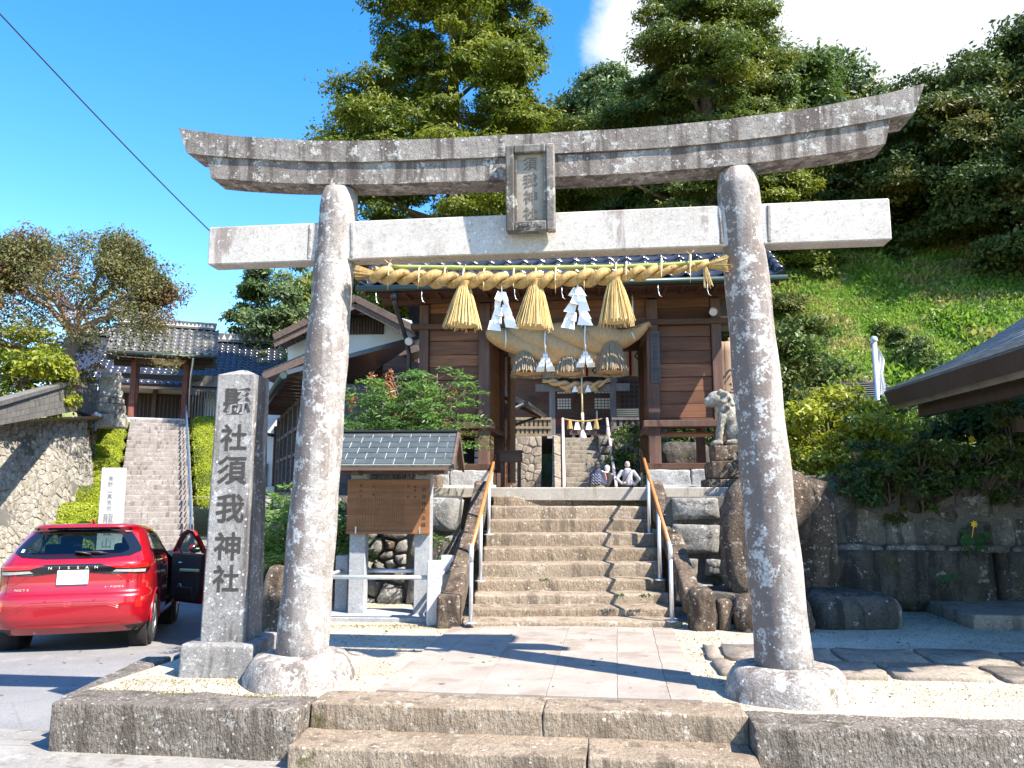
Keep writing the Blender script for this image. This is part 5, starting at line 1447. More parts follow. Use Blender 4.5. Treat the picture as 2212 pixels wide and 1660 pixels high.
# light bar
def rpatch(name, o, mat, off, parent=ca, fn=None, sub=5):
    mb = MB(); patch(mb, o, (fn or rear)(off), 0, 1, 5, sub); return mb.build(name, M[mat], parent)
rpatch('light_bar', [(-.60, .90), (-.42, .895), (-.38, .935), (.38, .935), (.42, .895), (.60, .90), (.60, 1.022), (-.60, 1.022)], 'gloss_black', .005, sub=8)
for s in (-1, 1):
    a, b = (.30, .66) if s > 0 else (-.66, -.30)
    rpatch('tail_lamp', [(s * .30, 1.015), (s * .46, .968), (s * .655, .962), (s * .66, 1.026)][::s], 'lamp_red', .010)
    rpatch('reverse_lamp', [(s * .42, .925), (s * .655, .912), (s * .655, .945), (s * .46, .95)][::s], 'lamp_clear', .009)
    def corner(off, s=s):                    # wraps from the tail to the flank
        def fn(t, z):
            y0, y1, w = lvl(z); a_ = PI / 2 * t; ra = RA
            x = (w + off) * abs(math.sin(a_)) ** (2 / RN); y = y0 + ra - (ra + off) * abs(math.cos(a_)) ** (2 / RN); return (s * x, y, z)
        return fn
    o1 = [(.335, 1.026), (.335, .900), (.60, .895), (.70, .93), (.74, .985), (.72, 1.022)]
    mb = MB(); patch(mb, o1 if s < 0 else o1[::-1], corner(.006), 0, 1, 4, 5); tl = mb.build('corner_lamp', M['gloss_black'], ca)
    o2 = [(.35, 1.02), (.35, .962), (.66, .965), (.70, .99), (.68, 1.018)]
    mb = MB(); patch(mb, o2 if s < 0 else o2[::-1], corner(.011), 0, 1, 3, 4); mb.build('tail_lamp', M['lamp_red'], tl)
    o3 = [(.35, .945), (.35, .912), (.58, .910), (.60, .945)]
    mb = MB(); patch(mb, o3 if s < 0 else o3[::-1], corner(.010), 0, 1, 3, 4); mb.build('reverse_lamp', M['lamp_clear'], tl)
def car_text(txt, x0, dx, z, h, mat, off, name='letter'):
    for i, ch in enumerate(txt):
        x = x0 + dx * i
        write(ch, h, Matrix.Translation((x, rear_y(x, z) - off, z)) @ UPRIGHT, M[mat], ca, name, .03, .002, 1.2)
car_text('NISSAN', -.245, .098, .982, .044, 'chrome', .0095)
car_text('NOTE', -.585, .042, .735, .036, 'chrome', .006)
car_text('e-POWER', .36, .031, .748, .032, 'chrome', .006)
mb = MB(); mb.box((.0, rear_y(0, .86) - .014, .868), (.335, .012, .165), Matrix.Identity(4), .004); pl_ = mb.build('number_plate', M['plate_white'], ca)
mb = MB(); yy = rear_y(0, .86) - .0208
for (x, z, w, h) in ((-.10, .93, .05, .014), (-.02, .928, .04, .012), (.05, .93, .05, .012), (-.06, .84, .03, .014), (.02, .81, .03, .012), (.07, .81, .03, .012), (.11, .815, .02, .012)): mb.box((x, yy, z), (w, .001, h))
mb.build('plate_smudge', M['plate_ink'], pl_)
# panel gaps, bumper creases, lower trim
def gap_line(pts, r_=.0035, mat='gloss_black', name='panel_gap', fn=None):
    mb = MB(); mb.tube([(fn or (lambda x, z: (x, rear_y(x, z) + .000, z)))(*p) for p in pts], r_, 5); return mb.build(name, M[mat], ca)
lin = lambda a, b, n=12: [(a[0] + (b[0] - a[0]) * i / n, a[1] + (b[1] - a[1]) * i / n) for i in range(n + 1)]
gap_line(lin((-.69, .672), (.69, .672), 24))
for s in (-1, 1):
    gap_line(lin((s * .70, .672), (s * .69, .90)) + lin((s * .69, 1.03), (s * .665, 1.10)))
    gap_line(lin((s * .45, .90), (s * .60, .80), 6) + lin((s * .60, .80), (s * .68, .795), 4), .004, 'car_paint', 'body_crease')
    for z in (.59, .565, .54): gap_line(lin((s * .55, z - .05), (s * .42, z), 4) + lin((s * .42, z), (s * .02, z), 8), .0035, 'car_paint', 'bumper_crease')
    mb = MB(); mb.lathe([(.012, 0), (.012, .004)], (0, 0, 0), 10, Matrix.Translation((s * .26, rear_y(.26, .60) - .002, .605)) @ Matrix.Rotation(PI / 2, 4, 'X')); mb.build('parking_sensor', M['car_paint'], ca)
    rpatch('reflector', [(s * .70, .50), (s * .765, .50), (s * .765, .62), (s * .70, .60)][::s], 'lamp_red', .004)
mb = MB(); patch(mb, [(-.60, .265), (.60, .265), (.54, .335), (-.54, .335)], rear(.006), 0, 1, 3, 8); mb.build('lower_skirt', M['car_paint'], ca)
for s in (-1, 1):
    rpatch('lower_trim', [(s * .62, .235), (s * .80, .255), (s * .81, .30), (s * .60, .285)][::s], 'black_plastic', .006)
mb = MB(); mb.tube([(-.36, -.60, .27), (-.36, -.45, .27)], .03, 10); mb.build('exhaust', M['steel'], ca)
mb = MB(); mb.box((0, 1.25, .30), (1.45, 3.5, .16)); mb.build('underbody', M['dark_void'], ca)
# wheels
def wheel(x, y, s):
    w = MB()
    prof = [(.20, -.10), (.235, -.104), (.29, -.100), (.309, -.082), (.315, -.05), (.315, .05), (.309, .082), (.29, .100), (.235, .104), (.20, .10)]
    Mx = Matrix.Translation((x, y, WR)) @ Matrix.Rotation(s * PI / 2, 4, 'Y'); w.lathe(prof, (0, 0, 0), 40, Mx, caps=False); wo_ = w.build('wheel', M['black_rubber'], ca)
    w = MB()
    for k in range(10):
        a = 2 * PI * k / 10 + .1
        for q in (-.12, .12): w.beam(Mx @ Vector((.03 * math.cos(a), .03 * math.sin(a), .085)), Mx @ Vector((.205 * math.cos(a + q), .205 * math.sin(a + q), .078)), .016, .016)
    w.tube([Mx @ Vector((.212 * math.cos(a), .212 * math.sin(a), .085)) for a in [2 * PI * j / 40 for j in range(41)]], .013, 6); w.lathe([(.05, .05), (.05, .09), (.03, .098)], (0, 0, 0), 16, Mx); w.build('rim', M['silver_alloy'], wo_)
    w = MB(); w.lathe([(.20, .0), (.20, .045), (.02, .05)], (0, 0, 0), 24, Mx); w.build('brake_disc', M['black_plastic'], wo_)
for y in AX:
    for s in (-1, 1):
        wheel(s * .742, y, s)
        mb = MB(); mb.tube([(s * (.845 - .002), y + .362 * math.cos(a), WR + .362 * math.sin(a)) for a in [PI * j / 24 - .08 + .0067 * j for j in range(25)]], .018, 6); mb.build('arch_lip', M['car_paint'], ca)
        mb = MB(); mb.lathe([(.38, -.14), (.38, .06), (.1, .06)], (0, 0, 0), 24, Matrix.Translation((s * .66, y, WR)) @ Matrix.Rotation(-s * PI / 2, 4, 'Y')); mb.build('wheel_well', M['dark_void'], ca)
# flank: door gaps, handle
for y in (.98,):
    gap_line(lin((y, .38), (y, 1.09)), .0035, fn=lambda a, z: (side_x(a, z) + .0, a, z))
gap_line(lin((.34, .70), (.20, 1.0)) + lin((.2, 1.0), (.14, 1.09), 3), .0035, fn=lambda a, z: (side_x(a, z), a, z))
mb = MB(); mb.box((.852, .28 + .05, .985), (.02, .16, .025), None, .006); mb.build('door_handle', M['car_paint'], ca)
mb = MB(); mb.tube([(side_x(y, .82) + .002, y, .80 + .10 * (y - .3) * .4) for y in np.linspace(.35, .98, 8)], .006, 5); mb.build('body_crease', M['car_paint'], ca)
# cabin
mb = MB(); mb.box((0, 1.2, .42), (1.5, 2.6, .05)); mb.box((0, 2.18, .82), (1.4, .5, .40), None, .06); mb.box((0, -.1, .72), (1.3, .7, .5), None, .05); mb.build('cabin_floor', M['black_plastic'], ca)
mb = MB(); mb.tube([(-.38 + .185 * math.cos(a) + .76, 1.78 - .05 * math.sin(a), .98 + .18 * math.sin(a)) for a in [2 * PI * j / 20 for j in range(21)]], .016, 6); mb.build('steering_wheel', M['black_plastic'], ca)
for x in (-.38, .38):
    mb = MB(); v, f = rock((.5, .5, .18), 1, amp=.005, rnd=.07, cuts=7); mb.add(v, f, Matrix.Translation((x, 1.28, .60)), True); v, f = rock((.48, .16, .62), 2, amp=.005, rnd=.07, cuts=7); mb.add(v, f, Matrix.Translation((x, 1.0, .88)) @ Matrix.Rotation(R(-14), 4, 'X'), True)
    v, f = rock((.27, .10, .19), 3, amp=.004, rnd=.045, cuts=6); mb.add(v, f, Matrix.Translation((x, .90, 1.26)), True); mb.build('front_seat', M['dark_fabric'], ca)
mb = MB(); v, f = rock((1.2, .16, .52), 4, amp=.005, rnd=.07, cuts=8); mb.add(v, f, Matrix.Translation((0, .22, .88)), True); v, f = rock((1.2, .5, .16), 5, amp=.005, rnd=.07, cuts=8); mb.add(v, f, Matrix.Translation((0, .45, .60)), True)
for x in (-.40, .40): v, f = rock((.25, .09, .13), 6, amp=.003, rnd=.04, cuts=5); mb.add(v, f, Matrix.Translation((x, .18, 1.19)), True)
mb.build('rear_seat', M['dark_fabric'], ca)
# open front door, hinged at its front edge
DM = Matrix.Translation((.845, 1.95, 0)) @ Matrix.Rotation(R(34), 4, 'Z')
bel = lambda d: 1.085 + .01 * d
def dpanel(outline, x0, x1, name, mat, parent, fnx=None):
    mb = MB(); mb.prism(outline, lambda p, h: DM @ Vector((h - .03 * (abs(p[1] - .75) * 1.2) ** 2 - (max(0, p[1] - 1.05) * .45), -p[0] * .88, p[1])), x0, x1); return mb.build(name, M[mat], parent)
low = [(.0, .42), (.1, .36), (.95, .35), (1.02, .50), (1.05, .80), (1.06, 1.06), (.0, 1.09)]
dr = dpanel(low, -.02, .0, 'open_door', 'car_paint', ca)
dpanel([(.05, .45), (.12, .40), (.88, .39), (.94, .55), (.98, .85), (.99, 1.05), (.05, 1.07)], -.075, -.022, 'door_trim', 'door_trim', dr)
fr_o = [(.0, 1.09), (.30, 1.24), (.60, 1.38), (.82, 1.425), (.97, 1.40), (1.04, 1.26), (1.06, 1.06)]
fr_i = [(.12, 1.10), (.36, 1.215), (.62, 1.335), (.81, 1.375), (.92, 1.355), (.975, 1.25), (.99, 1.08)]
dd = lambda p, h: DM @ Vector((h - .03 * (abs(p[1] - .75) * 1.2) ** 2 - (max(0, p[1] - 1.05) * .45), -p[0] * .88, p[1]))
mb = MB()
for i in range(len(fr_o) - 1):
    q = [fr_o[i], fr_o[i + 1], fr_i[i + 1], fr_i[i]]
    mb.prism(q, dd, -.05, .0)
mb.build('window_frame', M['car_paint'], dr)
mb = MB()
for i in range(len(fr_o) - 1):
    q = [fr_o[i], fr_o[i + 1], fr_i[i + 1], fr_i[i]]; q = [fr_o[i], fr_o[i + 1], fr_i[i + 1], fr_i[i]]; q = [(q[k][0] * w_ + q[3 - k][0] * (1 - w_), q[k][1] * w_ + q[3 - k][1] * (1 - w_)) for k, w_ in ((0, .5), (1, .5), (2, 1), (3, 1))]
    mb.prism(q, dd, -.06, -.0505)
mb.build('frame_seal', M['black_plastic'], dr)
mb = MB(); mb.prism(fr_i, dd, -.030, -.026); mb.build('door_window', M['clear_glass'], dr)
mb = MB(); mb.prism([(.27, 1.08), (.30, 1.08), (.32, 1.20), (.30, 1.20)], dd, -.045, -.02); mb.build('window_post', M['black_plastic'], dr)
mb = MB(); mb.box((-.10, -.60, .83), (.06, .50, .045), DM, .015); mb.build('armrest', M['pale_straw'], dr)
mb = MB(); mb.box((-.088, -.30, .93), (.02, .10, .035), DM, .008); mb.build('inner_handle', M['chrome'], dr)
mb = MB(); mb.box((-.085, -.45, .53), (.03, .5, .12), DM, .03); mb.build('door_pocket', M['black_plastic'], dr)
mb = MB(); mb.lathe([(.075, 0), (.08, .006), (.06, .010)], (0, 0, 0), 20, DM @ Matrix.Translation((-.077, -.30, .56)) @ Matrix.Rotation(-PI / 2, 4, 'Y')); mb.build('speaker_grille', M['silver_alloy'], dr)
mb = MB(); v, f = ell((0, 0, 0), (.11, .06, .07), 14, 10); mb.add(v, f, DM @ Matrix.Translation((.15, -.28, 1.14)), True); mi = mb.build('door_mirror', M['car_paint'], dr)
mb = MB(); v, f = ell((0, 0, 0), (.095, .012, .058), 14, 8); mb.add(v, f, DM @ Matrix.Translation((.15, -.336, 1.14)), True); mb.build('mirror_glass', M['chrome'], mi)
# ------------------------------------------------------------------ left: house beside the gate
HF = Frame((-5.2, 20.0, 1.2), -3)
ho = thingF('white_house', 'white plastered house with brown timber gable behind the left torii pillar', 'house', HF)
hp = lambda x, y, ly=0.0: HF.px(x, y, ly)
def pan(pts, th, name, mat, parent=None):
    mb = MB(); mb.slab(pts, th); return mb.build(name, M[mat], parent or ho)
w0, w1 = hp(560, 1060), hp(905, 1060)
gz = hp(768, 655).z
apex = hp(768, 642, -.9)
e0, e1 = hp(592, 726, -.9), hp(905, 712, -.9)
mb = MB(); wl_ = [(hp(622, 1060).x, -.2), (hp(905, 1060).x, -.2), (hp(905, 1060).x, hp(800, 700).z), (hp(768, 660).x, hp(768, 662).z), (hp(622, 720).x, hp(622, 735).z)]
mb.prism(wl_, lambda p, h: Vector((p[0], h, p[1])), 0, 6); mb.build('wall', M['plaster'], ho)
dpt = 7.5
r1 = pan([e0, apex, apex + Vector((0, dpt, 0)), e0 + Vector((0, dpt, 0))], .10, 'roof', 'tile_slate'); pan([apex, e1, e1 + Vector((0, dpt, 0)), apex + Vector((0, dpt, 0))], .10, 'roof', 'tile_slate')
for (a, b) in ((e0, apex), (apex, e1)):
    for k, (dz, h, dy) in enumerate(((-.05, .16, -.03), (-.22, .16, .02))):
        mb = MB(); mb.beam(a + Vector((0, dy, dz)), b + Vector((0, dy, dz)), .05, h, (0, 0, 1), .006); mb.build('barge_board', M['old_wood_long'], ho)
    for k in range(7):
        t = (k + .5) / 7; q = a.lerp(b, t) + Vector((0, .45, -.16)); mb = MB(); mb.beam(q - (b - a) / 16, q + (b - a) / 16, .8, .02); mb.build('soffit_board', M['old_wood_long'], ho)
# louvred vent high in the gable
vx0, vx1, vz0, vz1 = hp(772, 700, -.06).x - .55, hp(828, 700, -.06).x, hp(800, 722, -.06).z, hp(800, 682, -.06).z
mb = MB(); mb.prism([(vx0, vz0), (vx1, vz0), (vx1, vz1 - .12), (vx1 - .12, vz1), (vx0, vz1 + .06)], lambda p, h: Vector((p[0], h, p[1])), -.05, -.02); ve = mb.build('vent', M['dark_beam'], ho)
for k in range(16):
    x = vx0 + (vx1 - vx0) * (k + .5) / 16; mb = MB(); mb.box((x, -.07, (vz0 + vz1) / 2 - .03), (.03, .03, vz1 - vz0 - .06)); mb.build('slat', M['old_wood'], ve)
# lower pent roofs
def pent(x0, y0, x1, y1, dz, name='lower_roof'):
    a, b = hp(x0, y0, -1.2), hp(x1, y1, -1.2); up = Vector((0, 1.2, .35))
    pan([a, b, b + up, a + up], .09, name, 'tile_slate')
    mb = MB(); mb.beam(a + Vector((0, -.02, -.10)), b + Vector((0, -.02, -.10)), .05, .17, (0, 0, 1), .006); mb.build('barge_board', M['old_wood_long'], ho)
    mb = MB(); mb.beam(a + Vector((0, .5, -.14)), b + Vector((0, .5, -.14)), .9, .03); mb.build('soffit_board', M['old_wood_long'], ho)
pent(569, 806, 660, 768, 0); pent(740, 786, 905, 744, 0)
mb = MB(); a, b = hp(740, 786, -.05), hp(905, 744, -.05); mb.slab([a + Vector((0, -.02, -.22)), b + Vector((0, -.02, -.22)), Vector((b.x, -.07, -.1)), Vector((a.x, -.07, -.1))], .03); mb.build('boarded_wall', M['gate_plank'], ho)
# left wing wall with lattice door
a0, a1 = hp(553, 1060, -.3), hp(640, 1060, -.3)
mb = MB(); mb.prism([(a0.x, -.2), (a1.x, -.2), (a1.x, hp(640, 790, -.3).z), (a0.x, hp(553, 835, -.3).z)], lambda p, h: Vector((p[0], h, p[1])), -.3, 3); mb.build('wing_wall', M['plaster'], ho)
mb = MB(); z = hp(590, 873, -.4).z; mb.box(((a0.x + a1.x) / 2, -.36, z), (a1.x - a0.x, .14, .20)); mb.build('string_course', M['grey_plank'], ho)
d0, d1, dz1, dz0 = hp(589, 1000, -.35).x, hp(622, 1000, -.35).x, hp(600, 921, -.35).z, hp(600, 1051, -.35).z
mb = MB(); mb.box(((d0 + d1) / 2, -.33, (dz0 + dz1) / 2), (d1 - d0, .06, dz1 - dz0)); do = mb.build('door', M['dark_beam'], ho)
for k in range(6):
    x = d0 + (d1 - d0) * (k + .5) / 6; mb = MB(); mb.box((x, -.375, (dz0 + dz1) / 2), (.025, .025, dz1 - dz0 - .1)); mb.build('lattice_bar', M['gate_wood'], do)
for k in range(7):
    z = dz0 + .08 + (dz1 - dz0) * .5 * k / 7; mb = MB(); mb.box(((d0 + d1) / 2, -.372, z), (d1 - d0 - .04, .02, .025)); mb.build('lattice_bar', M['gate_wood'], do)
mb = MB(); mb.box(((d0 + d1) / 2, -.42, dz0 - .10), (d1 - d0 + .3, .3, .16)); mb.build('door_step', M['white_granite'], ho)
mb = MB(); mb.box((a0.x + .12, -.36, .30), (.30, .1, .9)); mb.build('skirting', M['grey_plank'], ho)
# ------------------------------------------------------------------ weathered annex with glazed windows
A0, A1 = Vector((-5.72, 18.9, 1.19)), Vector((-3.05, 12.2, 1.19))
ad = (A1 - A0); AL = ad.length; adeg = math.degrees(math.atan2(ad.y, ad.x))
AF = Frame(A0, adeg)                    # local x runs towards the camera, -y faces the lane
an = thingF('timber_annex', 'grey weathered timber annex with a row of glazed windows beside the lane', 'shed', AF)
ap = lambda x, y: AF.px(x, y, 0)
zw0, zw1, zt_ = ap(632, 986).z, ap(632, 936).z, ap(625, 890).z
zb_ = -.05
def ab(name, mat, c, d, ch=.004, parent=None):
    mb = MB(); mb.box(c, d, None, ch); return mb.build(name, M[mat], parent or an)
npst = 8
for k in range(npst + 1):
    ab('post', 'grey_plank', (AL * k / npst, -.02, zt_ / 2), (.09, .09, zt_ + .1))
zsill = zw0
for z in (zb_ + .06, zw0, zw1 + .02, zt_): ab('rail_beam', 'grey_plank', (AL / 2, -.015, z), (AL, .07, .07))
for r_ in range(4):
    h = (zw0 - .14) / 4; ab('plank', 'grey_plank', (AL / 2, .02 - .008 * (r_ % 2), .10 + h * (r_ + .5)), (AL, .03, h - .012), .003)
for r_ in range(2):
    h = (zt_ - zw1 - .06) / 2; ab('plank', 'grey_plank', (AL / 2, .02, zw1 + .06 + h * (r_ + .5)), (AL, .03, h - .012), .003)
for k in range(npst):
    x0, x1 = AL * k / npst + .05, AL * (k + 1) / npst - .05
    wf = ab('window', 'old_wood', ((x0 + x1) / 2, .0, (zw0 + zw1) / 2 - .0), (.035, .04, zw1 - zw0 - .06))
    for q in (0, 1):
        xx = x0 + (x1 - x0) * (.25 + .5 * q); ab('pane', 'window_glass', (xx, .02, (zw0 + zw1) / 2), ((x1 - x0) / 2 - .03, .006, zw1 - zw0 - .06), 0, wf)
ab('inner_wall', 'dark_void', (AL / 2, 1.4, zt_ / 2), (AL, .05, zt_)); ab('end_wall', 'grey_plank', (.0, .7, zt_ / 2), (.06, 1.4, zt_)); ab('end_wall', 'grey_plank', (AL, .7, zt_ / 2), (.06, 1.4, zt_))
ez0 = ap(594, 898).z
mb = MB(); mb.slab([(-.5, -.55, zt_ + .12), (AL + .1, -.55, zt_ + .12), (AL + .1, 1.6, zt_ + .85), (-.5, 1.6, zt_ + .85)], .07); mb.build('roof', M['tile_slate'], an)
for k in range(14): ab('rafter', 'old_wood', (AL * (k + .5) / 14, -.25, zt_ + .13), (.045, .6, .05))
mb = MB(); mb.tube([(-.62, -.60, zt_ + .07), (AL + .1, -.60, zt_ + .07)], .055, 8); mb.build('gutter', M['gutter_green'], an)
mb = MB(); mb.tube([(-.58, -.60, zt_ + .06), (-.58, -.60, zt_ - .12), (-.5, -.45, zt_ - .28), (-.2, -.12, zt_ - .36)], .045, 8); mb.build('downpipe', M['black_plastic'], an)

# ------------------------------------------------------------------ temple on the left: retaining wall, stairway, gate, hall
lwl = thing('cobbled_retaining_wall', 'tall battered wall of pale cobbles carrying the temple grounds at the far left', 'stone wall', (-13, 22, -.8))
def lwf(u, v, o):                       # u along the lane (far -> near), v up the slope
    t = u / 12.0
    base = Vector((-13.35 + .3 * t, 25.5 - 11.0 * t, zroad(0, 25.5 - 11 * t) - .15)); top = Vector((-14.25 - .5 * t, 25.7 - 11.2 * t, 3.75 - 1.35 * t))
    p = base.lerp(top, v / 5.0)
    return p + Vector((.95, -.12, .26)).normalized() * (o + .09 * mn.noise(p * .9))
back(lwf, 12, 5.0, lwl, off=-.04)
cells = voronoi(12.0, 5.0, 1150, 31, 1, 1.0)
stones('cobble', cells, lwf, [M['cobble_light']], lwl, 5, .004, .03, .1, key=lambda u, v: u)
# end face of that wall, turned towards the stairway
ef = thing('rubble_wall_end', 'rough rubble end of the cobbled wall under the stone lion, beside the left hedge', 'stone wall', (-13.6, 26, 0))
E0, E1 = Vector((-13.4, 25.6, -.9)), Vector((-15.5, 29.8, -.9)); eL = (E1 - E0).length
def eff(u, v, o):
    d = (E1 - E0).normalized(); p = E0 + d * u + Vector((0, 0, 0)); top = P(168, 884, 25.7).lerp(P(212, 915, 29.8), u / eL); q = p.lerp(top, v / 4.6)
    return q + Vector((.86, -.5, .1)) * o
back(eff, eL, 4.6, ef, 'earth', -.02)
stones('stone', voronoi(eL, 4.6, 110, 37, 1, 1.6), eff, [M['cobble_grey'], M['cobble_light'], M['brown_stone']], ef, 8, .02, .09, .1)
tag(MB().add([(-13.6, 25.2, 3.7), (-14.3, 14, 2.25), (-40, 14, 2.2), (-60, 60, 4.2), (-10, 60, 4.2), (-10.5, 34.2, 4.22), (-13.0, 35.2, 4.22), (-16.6, 33.3, 4.22), (-15.4, 29.8, 3.9)], [tuple(range(9))]).build('temple_ground', M['earth']), kind='structure')
# concrete block wall on top
bwl = thing('concrete_block_wall', 'stained grey concrete block wall along the top of the cobbled wall', 'wall', (-14, 20, 2.5))
Bt0, Bt1 = P(163, 826, 25.4), P(-40, 884, 14.6); Bb0, Bb1 = P(163, 888, 25.4), P(-40, 925, 14.6)
bLn = (Bt1 - Bt0).length; rg = random.Random(6)
nb_c = 26
for r_ in range(4):
    for c_ in range(nb_c):
        u0 = max(0, (c_ + (.5 if r_ % 2 else 0)) / nb_c); u1 = min(1, (c_ + 1 + (.5 if r_ % 2 else 0)) / nb_c)
        if u1 - u0 < .01: continue
        e = .0006
        q = [Bb0.lerp(Bb1, u0 + e).lerp(Bt0.lerp(Bt1, u0 + e), r_ / 4 + .006), Bb0.lerp(Bb1, u1 - e).lerp(Bt0.lerp(Bt1, u1 - e), r_ / 4 + .006), Bb0.lerp(Bb1, u1 - e).lerp(Bt0.lerp(Bt1, u1 - e), (r_ + 1) / 4 - .006), Bb0.lerp(Bb1, u0 + e).lerp(Bt0.lerp(Bt1, u0 + e), (r_ + 1) / 4 - .006)]
        mb = MB(); mb.slab(q, .16 + rg.uniform(-.006, .006)); mb.build('block', M['concrete_block'], bwl, True)
mb = MB(); mb.slab([Bb0, Bb1, Bt1, Bt0], .12); mb.build('mortar_core', M['mortar'], bwl, True)
mb = MB(); mb.beam(Bt0 + Vector((0, 0, .05)), Bt1 + Vector((0, 0, .05)), .26, .10); mb.build('coping', M['concrete_block'], bwl, True)
b2 = thing('block_wall_return', 'sunlit return of the concrete block wall next to the stone lion', 'wall', (-14, 25.6, 3.7))
q0, q1 = P(166, 890, 25.5), P(205, 905, 26.5); t0, t1 = P(163, 826, 25.5), P(205, 832, 26.5)
for r_ in range(5):
    for c_ in range(2):
        f = lambda u, v: q0.lerp(q1, u).lerp(t0.lerp(t1, u), v); e = .012
        mb = MB(); mb.slab([f(c_ / 2 + e, r_ / 5 + e), f((c_ + 1) / 2 - e, r_ / 5 + e), f((c_ + 1) / 2 - e, (r_ + 1) / 5 - e), f(c_ / 2 + e, (r_ + 1) / 5 - e)], .2); mb.build('block', M['concrete_block'], b2, True)
mb = MB(); mb.slab([q0, q1, t1, t0], .16); mb.build('mortar_core', M['mortar'], b2, True)
# stairway
TS0, TS1 = Vector((-10.15, 22.2, -.80)), Vector((-15.15, 33.0, 4.25))
tst = thing('temple_stairway', 'long steep flight of pale stone steps up to the temple gate', 'stairway', TS0)
NS = 29; sd_ = (TS1 - TS0); hx = Vector((sd_.x, sd_.y, 0)); td = hx.normalized(); tp = Vector((-td.y, td.x, 0)) * -1; tdeg = math.atan2(td.y, td.x) - PI / 2
for k in range(NS):
    w = 1.13; z = sd_.z * (k + 1) / NS; run = hx.length / NS
    v, f = rock((2 * w, run + .12, .26), 300 + k, amp=.010, freq=3, rnd=.02, cuts=9); mb = MB(); mb.add(v, f, None, True)
    link('step', mb.mesh('step', M['temple_step_stone']), tst, Matrix.Translation(td * run * (k + .5) + Vector((0, 0, z - .13))) @ Matrix.Rotation(tdeg, 4, 'Z'))
# handrail
th = thing('temple_handrail', 'thin blue-grey handrail down the right side of the temple stairway', 'handrail', TS0)
rpts = []
for k in range(0, NS + 1, 4):
    b = td * hx.length * k / NS + Vector((0, 0, sd_.z * k / NS)) + tp * 1.0; rpts.append(b + Vector((0, 0, .85)))
    mb = MB(); mb.tube([b, b + Vector((0, 0, .85))], .022, 6); mb.build('post', M['rail_blue'], th)
mb = MB(); mb.tube(rpts, .028, 8); mb.tube([p - Vector((0, 0, .4)) for p in rpts], .018, 6); mb.build('rail', M['rail_blue'], th)
# clipped hedges in rounded tiers
for (side_, lab, wd, k0, k1) in ((-1, 'bright yellow-green clipped hedge in rounded tiers left of the temple stairway', 1.75, -1, 10), (1, 'yellow-green clipped hedge in rounded tiers right of the temple stairway', 1.7, 3, 10)):
    he = thing('clipped_hedge', lab, 'hedge', TS0, 0, 'hedges beside the temple stairway'); rgn = np.random.default_rng(7 + side_)
    for k in range(k0, k1):
        c = td * hx.length * (k + .5) / 10 + Vector((0, 0, sd_.z * (k + .5) / 10)) + tp * side_ * (1.16 + wd / 2)
        n = 3600; L = wd; x = rgn.uniform(-.5, .5, n) * L; a = rgn.uniform(-.35, PI * .95, n); r_ = .56
        edge = np.clip(1 - np.abs(x / (L / 2)) ** 6, .2, 1)
        loc = np.stack([np.zeros(n), -np.cos(a) * r_ * edge, np.sin(a) * r_ * .95 * edge], 1); tpv, tdv = np.array(tp), np.array(td)
        ctr = np.array(c) + tpv * x[:, None] + tdv * loc[:, 1:2] + np.array([0, 0, 1]) * (loc[:, 2:3] - .1)
        nr = unit(tdv * (-np.cos(a))[:, None] + np.array([0, 0, 1]) * np.sin(a)[:, None] + rgn.normal(size=(n, 3)) * .35); ax = unit(np.cross(nr, rgn.normal(size=(n, 3)))); ax = unit(ax + np.array([0, 0, .25]))
        link('tier', cards_mesh('tier', M['leaf_lime'], ctr, ax, unit(np.cross(nr, ax)), rgn.uniform(.045, .09, n), rgn.uniform(.025, .05, n), rgn.uniform(0, 1, n)), he)
        mb = MB(); mb.grid(lambda u, v: c + tp * (L * (u - .5) * .88) + td * (-math.cos(v * PI) * .42) + Vector((0, 0, math.sin(v * PI) * .40 - .16)), 3, 8); mb.build('inner_bush', M['leaf_lime'], he)
# white inscribed post at the foot of the stairway
wp = Frame((-11.9, 21.9, -.85), 6)
wpo = thingF('white_sign_post', 'tall white granite post with black brush lettering in front of the left hedge', 'stone sign post', wp)
zt2 = wp.px(239, 1011, -.2).z; xw = (wp.px(262, 1030, -.2).x - wp.px(219, 1030, -.2).x); xc_ = wp.px(240, 1030, -.2).x
mb = MB(); mb.box((xc_, 0, zt2 / 2), (xw, .40, zt2), None, .01); mb.build('shaft', M['white_granite'], wpo)
for i, ch in enumerate('高野山真言宗'): write(ch, .145, Matrix.Translation((xc_, -.203, zt2 - .30 - .165 * i)) @ UPRIGHT, M['soft_ink'], wpo, 'character', .01, .0)
for i, ch in enumerate('龍雲山普賢院'): write(ch, .29, Matrix.Translation((xc_, -.203, zt2 - 1.40 - .34 * i)) @ UPRIGHT, M['soft_ink'], wpo, 'character', .01, .0)
# stone lion on its pedestal
LF = Frame(P(236, 916, 27.0), 20)
sl_ = thingF('stone_lion_monument', 'pale lichened carved stone monument on stacked rough pedestals beside the temple gate', 'stone monument', LF)
lp = lambda x, y: LF.px(x, y, 0)
kx = abs(lp(246, 880).x - lp(236, 880).x) / 10; kz = (lp(236, 870).z - lp(236, 880).z) / 10
for (y0, y1, wd, sd2, mat) in ((925, 895, 78, 1, 'lion_stone'), (895, 874, 70, 2, 'cobble_light'), (874, 862, 60, 3, 'lion_stone')):
    z0, z1 = lp(236, y0).z, lp(236, y1).z; v, f = rock((wd * kx, .8, z1 - z0), 330 + sd2, amp=.04, rnd=.06, cuts=9); mb = MB(); mb.add(v, f, Matrix.Translation((lp(236, 880).x, 0, (z0 + z1) / 2)), True); mb.build('pedestal', M[mat], sl_)
cxl = lp(238, 840).x; z0, z1 = lp(236, 864).z, lp(236, 802).z; H = z1 - z0
